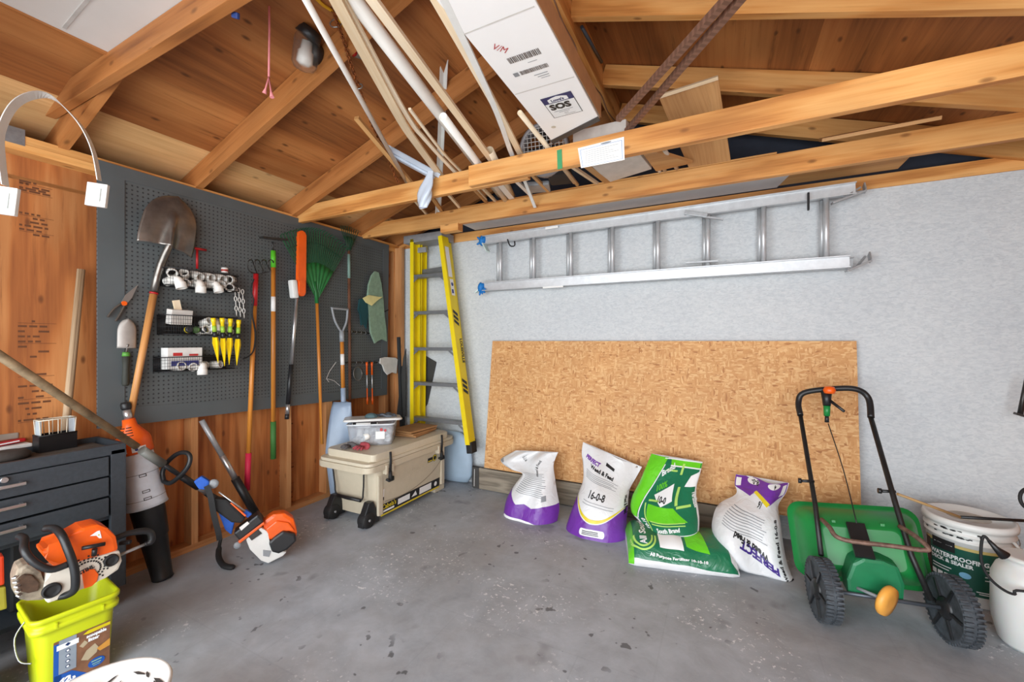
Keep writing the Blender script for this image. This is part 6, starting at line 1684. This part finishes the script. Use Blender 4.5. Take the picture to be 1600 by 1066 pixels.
for i, (a, b, r, lab) in enumerate((((1020, 238), (1040, 268), .012, 'left one of two short conduits right of the cartons'), ((1038, 234), (1058, 264), .012, 'right one of two short conduits right of the cartons'), ((1024, 256), (1036, 276), .012, 'short open pipe stub in front of the two short conduits'))):
    lpipe('conduit_piece', lab, a, b, r, plain('conduit_beige', (206, 190, 170), .5), y1=-.42, cat='conduit', z=2.464)
# ridge conduit, cable
m = MB(); A, B = P(909, 42, x=RX + .03), P(940, 97, x=RX + .03); m.tube([A, B], .010, 10); m.build('short_steel_rod', plain('blue_steel', (104, 124, 142), .4, .6), label='short blue-grey steel rod fixed along the ridge board', cat='rod')
pts = [P(866, 0, x=2.345), P(880, 36, x=2.345), P(898, 70, x=2.35), P(905, 95, x=2.355), P(925, 130, x=2.355), P(940, 150, x=2.36), P(950, 175, x=2.37), P(964, 192, x=2.38)]
m = MB(); m.tube(smoothpts(pts, 4), .0045, 6); m.build('brown_cable', plain('brown_cable', (128, 92, 70), .6), label='thin brown cable running down along the ridge behind the carton', cat='cable')
# rusty chain with rings
th = thing('rusty_chain', 'rusty twisted chain hanging diagonally among the pipes', 'chain', tuple(P(650, 300, y=-1.05)))
cp = [P(510, -20, y=-2.05), P(522, 20, y=-2.0), P(536, 60, y=-1.95), P(548, 100, y=-1.88), P(560, 135, y=-1.8), P(570, 165, y=-1.72), P(582, 195, y=-1.6), P(598, 228, y=-1.45), P(612, 262, y=-1.3), P(622, 285, y=-1.22)]
cs = smoothpts(cp, 10)
M_rchain = plain('rusty_chain', (140, 78, 34), .7, .4, .6, 60)
for k in range(0, len(cs) - 1, 1):
    a, b = cs[k], cs[k + 1]; c = (a + b) / 2; d = (b - a); rot = frame(d, (0, 0, 1)) @ Matrix.Rotation(k * 1.3, 3, 'Z')
    m = MB(); r1_ = d.length * .78; m.tube([c + rot @ V((.009 * math.cos(t_), 0, r1_ * math.sin(t_))) for t_ in [i * math.pi / 4 for i in range(8)]], .0034, 5, closed=True); m.build('link', M_rchain, th)
for q, y_, r_ in (((525, 36), -1.97, .030), ((561, 135), -1.80, .018)):
    m = MB(); m.torus(P(*q, y=y_), Euler((1.2, .3, .3)).to_matrix(), r_, .0035, 20, 6); m.build('ring', M_zinc, th)
# roof-mounted electrical box and yellow cable
def roofpt(px, py, dz=0.0):
    return P(px, py, pl=((-SL, 0, 1), (0, 0, RZ0 + DZ - dz)))
th = thing('junction_box', 'round metal junction box with red wire nut on the roof deck behind the strips', 'junction box', tuple(roofpt(560, 76, .03)))
c = roofpt(562, 76, .025); m = MB(); m.lathe([(.045, -.02), (.05, -.018), (.05, .02), (.01, .022)], 8, Matrix.Translation(c) @ frame((-SL, 0, 1)).to_4x4()); m.build('metal_box', M_zinc, th)
m = MB(); m.tube([roofpt(549, 78, .06), roofpt(554, 84, .06)], [.014, .018], 8); m.build('wire_nut', plain('bright_red', (220, 30, 36), .4), th)
m = MB(); m.strip([roofpt(566, 62, .012), roofpt(600, 28, .012), roofpt(640, -12, .012)], .014, .006, side=(.3, 1, .1)); m.strip([roofpt(470, -25, .012), roofpt(505, 8, .012), roofpt(520, 18, .012), roofpt(556, 66, .03)], .014, .006, side=(.3, -1, .1)); m.build('yellow_cable', plain('yellow_cable', (214, 160, 30), .5), th)
# jar lamp
jm = P(480, 58, y=-1.965); jm.y = -1.965
th = thing('jar_lamp', 'unlit jelly-jar lamp with black base on the rafter near the pink cord', 'lamp', tuple(jm))
A = P(488, 52, y=-1.98); 
g0, g1 = P(481, 56, y=-2.01), P(474, 112, y=-1.99)
m = MB(); m.tube([roofpt(487, 46, -.0), g0 + (g1 - g0) * .06], [.05, .062], 18); m.build('lamp_holder', M_black, th)
m = MB(); m.lathe([(.035, -.02), (.052, -.015), (.056, .02), (.04, .045), (.02, .05)], 24, Matrix.Translation(P(491, 84, y=-1.94)) @ frame((.2, -1, -.2)).to_4x4()); m.build('mounting_cap', M_black, th)
t = NT('clear_jar_glass'); t.out(srgb(236, 232, 226), .06); t.b.inputs['Transmission Weight'].default_value = .9; t.b.inputs['IOR'].default_value = 1.12; t.b.inputs['Alpha'].default_value = .45
d = g1 - g0; m = MB(); m.tube([g0, g0 + d * .1, g0 + d * .8, g0 + d * .94, g1], [.052, .060, .060, .046, .016], 22); m.build('glass_jar', t.m, th)
m = MB(); m.tube([g0 + d * .15, g0 + d * .4, g0 + d * .45, g0 + d * .75, g0 + d * .82], [.022, .026, .034, .036, .02], 14); m.build('white_bulb', M_white, th)
# pink pull cord
M_pink = plain('pink_cord', (236, 146, 150), .7)
th = thing('pink_cord', 'pink pull cord hanging from above with two frayed ends', 'cord', tuple(P(420, 150, y=-2.2)))
a = P(420, -40, y=-2.2); b = P(420, 120, y=-2.2)
m = MB(); m.tube([a, P(421, 50, y=-2.2), b], .0045, 8); m.build('cord', M_pink, th)
for e in ((413, 146), (425, 152)):
    p = P(*e, y=-2.2); m = MB(); m.tube([b, b.lerp(p, .7), p], [.003, .004, .010], 8); m.build('frayed_end', M_pink, th)
# white board on the front-left joist
A = P(168, 80, z=2.615); B = P(12, 0, z=2.615)
x0_ = A.x
th = thing('white_ceiling_board', 'white board with a narrow groove lying on the joist at the upper left', 'board', (x0_, -3.0, 2.612))
m = MB(); m.box((x0_ + .65, -3.18, 2.620), (1.3, 1.25, .016)); m.build('board_panel', plain('white_board', (206, 204, 200), .7, 0, .04, 4), th)
A1, B1 = P(100, 44, z=2.611), P(135, 2, z=2.611)
m = MB(); m.bar(A1, A1 + (B1 - A1) * 6, .012, .003); m.build('groove_strip', plain('groove_grey', (184, 182, 178), .7), th)
m = MB(); m.bar((x0_ - .01, -3.8, 2.617), (x0_ - .01, -2.56, 2.617), .02, .028); m.build('edge_batten', W_old, th)
m = MB(); q = P(368, 24, y=-2.54); m.box(q, (.03, .012, .02), Euler((.3, .4, .2)).to_matrix(), bev=.004); m.build('blue_tape_scrap', plain('blue_tape', (34, 60, 120), .6), label='scrap of blue tape stuck under the front-left joist', cat='tape')
# ---------------------------------------------------------------- tool chest
M_chest = plain('charcoal_powder_coat', (56, 62, 68), .5, .1, .15, 60, .05)
M_chestd = plain('chest_black', (26, 28, 30), .6)
X1, Y1, H1 = .33, -2.397, .837
X0, Y0 = .006, -3.25
th = thing('tool_chest', 'charcoal metal rolling tool chest against the left wall', 'tool chest', ((X0 + X1) / 2, (Y0 + Y1) / 2, 0))
m = MB()
m.box(((X0 + X1) / 2, Y1 - .008, .46), (X1 - X0, .016, .70)); m.box((X0 + .008, (Y0 + Y1) / 2, .46), (.016, Y1 - Y0, .70)); m.box(((X0 + X1) / 2, Y0 + .008, .46), (X1 - X0, .016, .70))
m.box(((X0 + X1) / 2 - .01, (Y0 + Y1) / 2, .47), (X1 - X0 - .04, Y1 - Y0 - .03, .02)); m.box(((X0 + X1) / 2, (Y0 + Y1) / 2, .12), (X1 - X0, Y1 - Y0, .02))
m.box(((X0 + X1) / 2, (Y0 + Y1) / 2, .800), (X1 - X0, Y1 - Y0, .012))
m.box((X1 - .012, Y1 - .031, .46), (.026, .058, .70), bev=.003); m.box((X1 - .012, (Y0 + Y1) / 2, .812), (.026, Y1 - Y0, .05), bev=.003)
m.build('cabinet', M_chest, th)
m = MB()
for a, b in (((X0 + .006, Y1 - .006), (X1, Y1 - .006)), ((X0 + .006, Y1), (X0 + .006, Y0))): m.bar((*a, .822), (*b, .822), .012, .03)
m.build('top_lip', M_chest, th)
m = MB(); m.box(((X0 + X1) / 2, (Y0 + Y1) / 2 - .01, .808), (X1 - X0 - .04, Y1 - Y0 - .04, .006)); m.build('top_mat', plain('dusty_mat', (78, 70, 62), .9, 0, .2, 40), th)
for i, (zt, zb) in enumerate(((.783, .688), (.680, .588), (.578, .486))):
    m = MB(); m.box((X1 - .004, (Y0 + Y1 - .062) / 2 + .0, (zt + zb) / 2), (.02, (Y1 - Y0) - .075, zt - zb), bev=.003); dr_ = m.build('drawer', M_chest, th)
    py = (755, 788, 823)[i]; c = P(41, py, x=X1 + .03)
    m = MB(); m.bar(c, V((c.x, c.y - .42, c.z)), .010, .014, bev=.003); m.bar(c + V((0, -.01, 0)), c + V((-.026, -.01, 0)), .01, .012); m.build('handle', M_silver, dr_)
c = P(6, 750, x=X1 + .008); m = MB(); m.tube([c, c + V((.012, 0, 0))], [.013, .011], 16); m.build('lock', M_silver, th)
for x_, y_ in ((X1 - .06, Y1 - .07), (X0 + .08, Y1 - .07), (X1 - .06, Y0 + .1), (X0 + .08, Y0 + .1)):
    m = MB(); m.lathe([(.02, -.02), (.052, -.018), (.055, 0), (.052, .018), (.02, .02)], 20, Matrix.Translation((x_, y_, .056)) @ Matrix.Rotation(R(90), 4, 'Y')); w_ = m.build('caster', M_rubber, th)
    m = MB(); m.box((x_, y_, .10), (.05, .05, .02)); m.box((x_ - .026, y_, .08), (.004, .04, .05)); m.box((x_ + .026, y_, .08), (.004, .04, .05)); m.build('caster_fork', M_zinc, w_)
m = MB(); m.box((.12, -2.62, .30), (.26, .30, .30), bev=.01); m.build('bay_dark_block', M_chestd, label='dark block standing for the black void in the open lower bay of the tool chest', cat='case')  # near-black block put in as the dark void below the drawers
TZ = .8125
# basket on top
q = P(82, 700, z=TZ); a = P(64, 697, z=TZ); b = P(114, 690, z=TZ)
th = thing('desk_basket', 'small black mesh basket on the tool chest top', 'basket', tuple(q))
cxx = (a + b) / 2 + V((-.04, .0, 0)); L_ = .17; ang = math.atan2((b - a).y, (b - a).x)
Mk = Matrix.Translation((.055, -2.575, TZ)) @ Matrix.Rotation(R(93), 4, 'Z')
m = MB(Mk); w_, d_, h_ = .135, .07, .08
for x, y, sx_, sy_ in ((0, -d_ / 2, w_, .003), (0, d_ / 2, w_, .003), (-w_ / 2, 0, .003, d_), (w_ / 2, 0, .003, d_)): m.box((x, y, h_ / 2), (sx_, sy_, h_))
m.box((0, 0, .002), (w_, d_, .003)); m.build('mesh_body', M_wire, th)
m = MB(Mk); m.tube([(x, y, h_) for x, y in ((-w_ / 2, -d_ / 2), (w_ / 2, -d_ / 2), (w_ / 2, d_ / 2), (-w_ / 2, d_ / 2))], .004, 6, closed=True); m.build('rim', M_wire, th)
Mk2 = Mk @ Matrix.Translation((0, 0, .055))
th = thing('wire_rack', 'small white wire rack sitting in the black mesh basket on the chest', 'rack', tuple(Mk2.translation))
m = MB(Mk2); w2, d2, h2 = .12, .06, .10
m.tube([(x * 1.1, y, h2) for x, y in ((-w2 / 2, -d2 / 2), (w2 / 2, -d2 / 2), (w2 / 2, d2 / 2), (-w2 / 2, d2 / 2))], .003, 6, closed=True)
for i in range(5):
    for s in (-1, 1):
        x = -w2 / 2 + w2 * i / 4; m.tube([(x, s * d2 / 2, 0), (x * 1.1, s * d2 / 2, h2)], .002, 5)
m.tube([(x, y, 0) for x, y in ((-w2 / 2, -d2 / 2), (w2 / 2, -d2 / 2), (w2 / 2, d2 / 2), (-w2 / 2, d2 / 2))], .002, 6, closed=True)
m.build('wires', plain('cream_wire', (216, 208, 188), .5), th)
for x_ in (-w2 / 2, w2 / 2): m = MB(Mk2); m.box((x_, 0, h2 / 2), (.003, d2, h2)); m.build('end_panel', plain('pale_grey_panel', (180, 190, 196), .5), th)
c = P(30, 712, z=TZ)
m = MB(); m.box(P(32, 707, z=TZ) + V((-.06, -.03, .018)), (.10, .14, .035), Euler((0, 0, .1)).to_matrix(), bev=.004); m.build('white_box', plain('white_card', (226, 224, 220)), label='white box under the red packet on the tool chest', cat='box')
th = thing('red_packet', 'red printed packet on the white box on the tool chest', 'packet', tuple(P(30, 697, z=.86)))
q = P(32, 707, z=TZ) + V((-.07, -.06, .046)); rm = Euler((.05, -.05, .2)).to_matrix()
m = MB(); m.box(q, (.08, .17, .018), rm, bev=.006); m.build('packet_body', M_red, th)
m = MB(); m.box(q + rm @ V((.041, 0, .0)), (.001, .12, .006), rm); m.build('white_print', M_wprint, th)
m = MB(); m.box(q + V((-.03, -.01, .028)), (.07, .16, .03), Euler((0, 0, .1)).to_matrix(), bev=.006); m.build('grey_tray', plain('grey_beige', (150, 140, 128), .6), label='grey-beige tray on the red packet on the tool chest', cat='tray')
c = P(22, 716, z=TZ); m = MB(); m.lathe([(.055, 0), (.072, .004), (.075, .02), (.06, .036), (.03, .04)], 28, Matrix.Translation(c + V((.0, -.02, 0)))); m.build('dark_round_pad', plain('dark_foam', (60, 54, 50), .9, 0, .2, 40), label='dark round foam pad at the front edge of the tool chest top', cat='pad')

# ---------------------------------------------------------------- lime bucket
fa, fb = V((.7745, -2.817, 0)), V((.7945, -2.618, 0))
ux = (fb - fa).normalized(); un = V((ux.y, -ux.x, 0)); Wb = (fb - fa).length
Hb = .315; Db = .215
Ml = Matrix((ux, -un, V((0, 0, 1)))).transposed().to_4x4(); Ml.translation = (fa + fb) / 2 - un * Db / 2    # x along the face, y away from the room
th = thing('lime_bucket', 'square lime green pet litter bucket with printed label, in front of the tool chest', 'bucket', tuple(Ml.translation))
M_limeb = plain('lime_bucket', (196, 206, 22), .4, 0, .05, 6)
m = MB(Ml); rings = []
def bring(g, z, r=.035): return [m._v((x, y, z)) for x, y in rrect(-Wb / 2 - g, -Db / 2 - g, Wb / 2 + g, Db / 2 + g, r)]
for g, z in ((-.005, 0.), (0, .006), (.012, .235), (.014, .255), (.026, .257), (.027, .275), (.020, .277), (.021, .295), (.028, .297), (.029, Hb - .004), (.026, Hb), (.019, Hb), (.015, Hb - .01), (-.004, .02)): rings.append(bring(g, z))
m.skin(rings, (True, True)); m.build('bucket_body', M_limeb, th)
for x_ in (-.06, .07):
    m = MB(Ml); m.box((x_, -Db / 2 - .026, .275), (.006, .006, .022)); m.build('rim_rib', M_limeb, th)
def onl(off): return lambda u, v: Ml @ V((u, -Db / 2 - .0008 - .012 * v / .24 - off, v))
lx0, lx1, lz0, lz1 = -.065, .095, -.0, .205
lz0 = .012
decal(shape_bm([rect(lx0, lz0, lx1, lz1)]), onl(.001), plain('label_brown', (128, 88, 62), .5, 0, .3, 18), th, 'printed_label')
M_lblue = plain('label_strong_blue', (26, 84, 168), .5)
decal(shape_bm([rect(lx0, lz0, lx0 + .022, lz1 - .01), [(lx0, lz0), (lx1 - .05, lz0), (lx0 + .05, lz0 + .055), (lx0, lz0 + .06)]]), onl(.0016), M_lblue, th, 'blue_bands')
decal(shape_bm([rect(lx0 + .014, .072, lx0 + .062, lz1)]), onl(.002), plain('label_grey', (140, 150, 160), .5), th, 'grey_column')
decal(shape_bm([rect(lx0 + .008, .168, lx0 + .068, .188)]), onl(.0026), M_wprint, th, 'white_brand_strip')
decal(shape_bm([[(lx0 + .038, .173), (lx0 + .046, .18), (lx0 + .038, .187), (lx0 + .030, .18)]] + [disc(lx0 + .038, .155 - .021 * k, .0062, 12) for k in range(4)]), onl(.0032), plain('label_navy', (30, 50, 96), .5), th, 'icons')
decal(shape_bm([disc(lx0 + .038, .155 - .021 * k, .004, 12) for k in range(4)]), onl(.0038), M_wprint, th, 'icon_centres')
def onl2(off): return lambda u, v: onl(off)(u - .02, v)
decal(shape_bm([[(.035, .19), (.05, .2), (.115, .2), (.115, .188), (.05, .186)]]), onl2(.002), plain('label_gold', (216, 196, 20), .5), th, 'gold_flag')
decal(join_bm(text_bm('scoopable', .018, .045, .170, .0, sx=.8, bold=.001), text_bm('litter', .018, .05, .153, 0, sx=.9, bold=.001)), onl2(.0026), M_wprint, th, 'label_lettering')
decal(shape_bm([[(.03, .09), (.045, .12), (.07, .135), (.08, .115), (.075, .095), (.05, .078)], [(.025, .15), (.04, .165), (.05, .15), (.035, .138)]]), onl2(.002), plain('label_fur', (182, 166, 136), .6), th, 'picture_patch')
decal(shape_bm([[(.075, .11), (.115, .13), (.115, .10), (.085, .095)]]), onl2(.0022), plain('label_amber', (206, 146, 60), .6), th, 'picture_highlight')
decal(shape_bm([disc(.075, .056, .025, 22, .019)]), onl2(.003), M_lblue, th, 'blue_seal')
decal(shape_bm([rect(.06, .062, .09, .066), rect(.062, .052, .088, .055), rect(.065, .045, .085, .047)]), onl2(.0036), plain('seal_print', (150, 190, 150), .5), th, 'seal_print')
decal(join_bm(text_bm('42', .034, -.038, .026, .08, sx=1.1, bold=.002, shear=.3), text_bm('LB', .015, .0, .03, .08, bold=.001)), onl2(.0026), M_wprint, th, 'weight_lettering')
m = MB(Ml); m.tube(smoothpts([(-Wb / 2 - .02, -.02, .29), (-Wb / 2 - .05, -.03, .24), (-Wb / 2 - .045, -.07, .17), (-Wb / 2 - .02, -.11, .16)], 4), .0025, 6); m.build('wire_bail', M_zinc, th)

# ---------------------------------------------------------------- chainsaw resting on the bucket
cc = Ml @ V((0, 0, Hb)); cc = P(112, 880, pl=(tuple(un), tuple(Ml @ V((0, -.05, 0)))))
def CS(px, py, off=0.0): return P(px, py, pl=(tuple(un), tuple(cc + un * off)))
def plate(outl, o0, o1, name, mat, parent, bev=.006):
    """outline given on the saw's own plane, between depths o0 and o1"""
    m = MB(); q = [CS(*p, 0) for p in outl]
    loc = [((p - cc).dot(ux), (p - cc).z) for p in q]
    M_ = Matrix((ux, V((0, 0, 1)), ux.cross(V((0, 0, 1))))).transposed().to_4x4(); M_.translation = cc + un * o0
    m.prism(loc, o1 - o0 if M_.to_3x3().col[2].dot(un) > 0 else -(o1 - o0), M_, bev=bev)
    return m.build(name, mat, parent)
saw = thing('chainsaw', 'orange and white chainsaw with black handles resting on the lime bucket', 'chainsaw', tuple(Ml @ V((0, 0, Hb))))
M_dirty = plain('dirty_cast', (150, 138, 120), .6, .2, .5, 30)
M_cream = plain('saw_cream', (214, 206, 192), .45, 0, .1, 14)
plate([(60, 858), (75, 853), (100, 838), (125, 822), (150, 816), (165, 822), (178, 835), (182, 855), (165, 868), (118, 876), (100, 884), (80, 882), (68, 870)], -.08, .035, 'top_cover', M_orange, saw, .014)
plate([(66, 905), (70, 890), (100, 884), (118, 874), (160, 862), (182, 856), (186, 872), (180, 886), (160, 898), (128, 915), (108, 920), (92, 930), (70, 938), (62, 925)], -.07, .045, 'engine_housing', M_cream, saw, .010)
plate([(22, 928), (20, 905), (26, 885), (42, 877), (62, 890), (66, 905), (68, 935), (40, 936), (28, 934)], -.07, .03, 'clutch_cover', M_dirty, saw, .012)
plate([(24, 900), (34, 893), (46, 894), (58, 906), (56, 918), (40, 922), (26, 918)], .03, .042, 'clutch_plate', plain('brown_grime', (84, 62, 46), .8, 0, .4, 40), saw, .003)
for k in range(5):
    m = MB(); c_ = CS(24 + 1.5 * k, 902 + 7 * k, .045); m.box(c_, (.012, .02, .006), Euler((0, .2 * k, .9)).to_matrix(), bev=.002); m.build('bucking_spike', M_silver, saw)
for px, py, r_ in ((80, 922, .027), (173, 875, .024)):
    m = MB(); m.lathe([(r_, 0), (r_, .012), (r_ * .8, .016), (r_ * .75, .010), (r_ * .3, .012)], 24, Matrix.Translation(CS(px, py, .044)) @ frame(un).to_4x4()); m.build('buffer_cap', M_rubber, saw)
plate([(122, 888), (130, 884), (142, 884), (148, 892), (146, 902), (138, 910), (126, 914), (124, 900)], .046, .052, 'starter_badge', M_orange, saw, .002)
Mt_ = Matrix((ux, V((0, 0, 1)), un)).transposed().to_4x4(); q_ = CS(124, 899, .0535); Mt_.translation = q_
decal(text_bm('STIHL', .020, 0, 0, R(14), sx=.9, bold=.001), onplane(Mt_, 0), M_ink, saw, 'badge_lettering')
sl_ = []
for k in range(16):
    a_ = R(-70 + 13 * k)
    for j in range(2 if k % 2 else 3):
        r0_ = .040 + .012 * j; c_ = (.022 + r0_ * math.cos(a_) * 1.0, .002 + r0_ * math.sin(a_) * .9)
        sl_.append([(c_[0] - .003, c_[1] - .0035), (c_[0] + .003, c_[1] - .0035), (c_[0] + .003, c_[1] + .0035), (c_[0] - .003, c_[1] + .0035)])
Mv = Mt_.copy(); Mv.translation = CS(124, 897, .0462)
decal(shape_bm(sl_), onplane(Mv, .0005), M_ink, saw, 'vent_slots')
Mw_ = Mt_.copy(); q_ = CS(140, 838, .036); Mw_.translation = q_
decal(shape_bm([[(0, 0), (.022, .012), (.030, .012), (.036, -.022), (.028, -.020), (.020, -.006)]]), onplane(Mw_, .0008), M_wprint, saw, 'warning_label')
decal(shape_bm([[(.024, -.008), (.030, -.008), (.027, -.001)]]), onplane(Mw_, .0014), M_yprint, saw, 'warning_triangle')
m = MB(); m.tube([CS(147, 868, .05), CS(148, 858, .058)], .009, 8); m.tube([CS(128, 857, .06), CS(164, 850, .06)], .008, 8); m.build('pull_starter', M_black, saw)
m = MB(); m.tube(smoothpts([CS(30, 838, -.07), CS(38, 842, -.03), CS(38, 858, .04), CS(46, 872, .06), CS(62, 884, .07), (CS(82, 890, .075)), CS(106, 882, .075)], 5), .0125, 12); m.build('hand_guard_bar', M_black, saw)
m = MB(); m.tube(smoothpts([CS(70, 826, -.09), CS(85, 826, -.05), CS(96, 836, .04), CS(106, 858, .075), CS(115, 884, .085), CS(118, 905, .085), CS(116, 922, .075), CS(104, 930, .05), CS(85, 933, .02)], 5), .0135, 12); m.build('front_handle', M_black, saw)
m = MB(); m.tube(smoothpts([CS(178, 842, -.03), CS(200, 834, -.03), CS(226, 830, -.03), CS(236, 834, -.03), CS(236, 846, -.03), CS(226, 851, -.03)], 4), [.012] * 6 + [.014] * 12 + [.010] * 3, 10); m.build('rear_handle', M_black, saw)
m = MB(); m.tube([CS(226, 851, -.03), CS(186, 868, -.02)], .007, 8); m.build('rear_handle_brace', M_alud, saw)
m = MB(); m.box(CS(196, 848, -.03), (.04, .02, .014), Euler((0, 0, .7)).to_matrix(), bev=.003); m.build('throttle_trigger', M_black, saw)
# guide bar pointing out of the picture to the left, red-orange bar cover
th = thing('orange_bar_cover', 'red-orange plastic case at the left edge beside the chainsaw', 'case', tuple(P(6, 915, z=.28)))
plate([(-60, 905), (19, 888), (20, 935), (-60, 960)], -.22, -.16, 'case_body', plain('red_orange', (206, 60, 24), .5), th)
m = MB(); q_ = P(-8, 965, z=.12)
plate([(-60, 956), (22, 938), (24, 975), (-60, 1000)], -.24, -.16, 'olive_carton', plain('olive_yellow', (150, 140, 40), .7), thing('olive_carton', 'olive yellow carton under the red-orange case at the left edge', 'carton', tuple(P(0, 970, z=.1))))
m.bm.free()
m = MB(); c_ = V((.56, -3.01, 0)); m.box(c_ + V((0, 0, .12)), (.30, .20, .24), bev=.012); m.build('blue_black_crate', plain('blue_black', (34, 50, 66), .6), label='dark blue crate on the floor left of the lime bucket', cat='crate')

# ---------------------------------------------------------------- white paint pail at the bottom edge
pc_ = V((1.535, -2.905, 0)); Mp = Matrix.Translation(pc_)
th = thing('paint_pail', 'white paint pail with smeared lid at the bottom left edge', 'pail', tuple(pc_))
m = MB(); m.lathe([(.13, 0), (.135, .006), (.148, .31), (.155, .312), (.155, .33), (.150, .332), (.152, .352), (.160, .354), (.162, .366), (.158, .372), (.150, .370), (.146, .362), (.02, .36)], 48, Mp); m.build('pail_body', M_white, th)
rr = random.Random(9); sm = []
for k in range(26):
    a_ = rr.uniform(0, 6.28); r_ = rr.uniform(.05, .135); cx_, cy_ = r_ * math.cos(a_), r_ * math.sin(a_); l_ = rr.uniform(.01, .03); w_ = rr.uniform(.003, .008); an = rr.uniform(0, 3)
    sm.append([(cx_ + x * math.cos(an) - y * math.sin(an), cy_ + x * math.sin(an) + y * math.cos(an)) for x, y in ((-l_, 0), (-l_ * .4, w_), (l_ * .6, w_ * .7), (l_, -w_ * .2), (0, -w_))])
decal(shape_bm(sm), lambda u, v: Mp @ V((u, v, .3635)), plain('dark_smear', (70, 66, 64), .8), th, 'paint_smears')
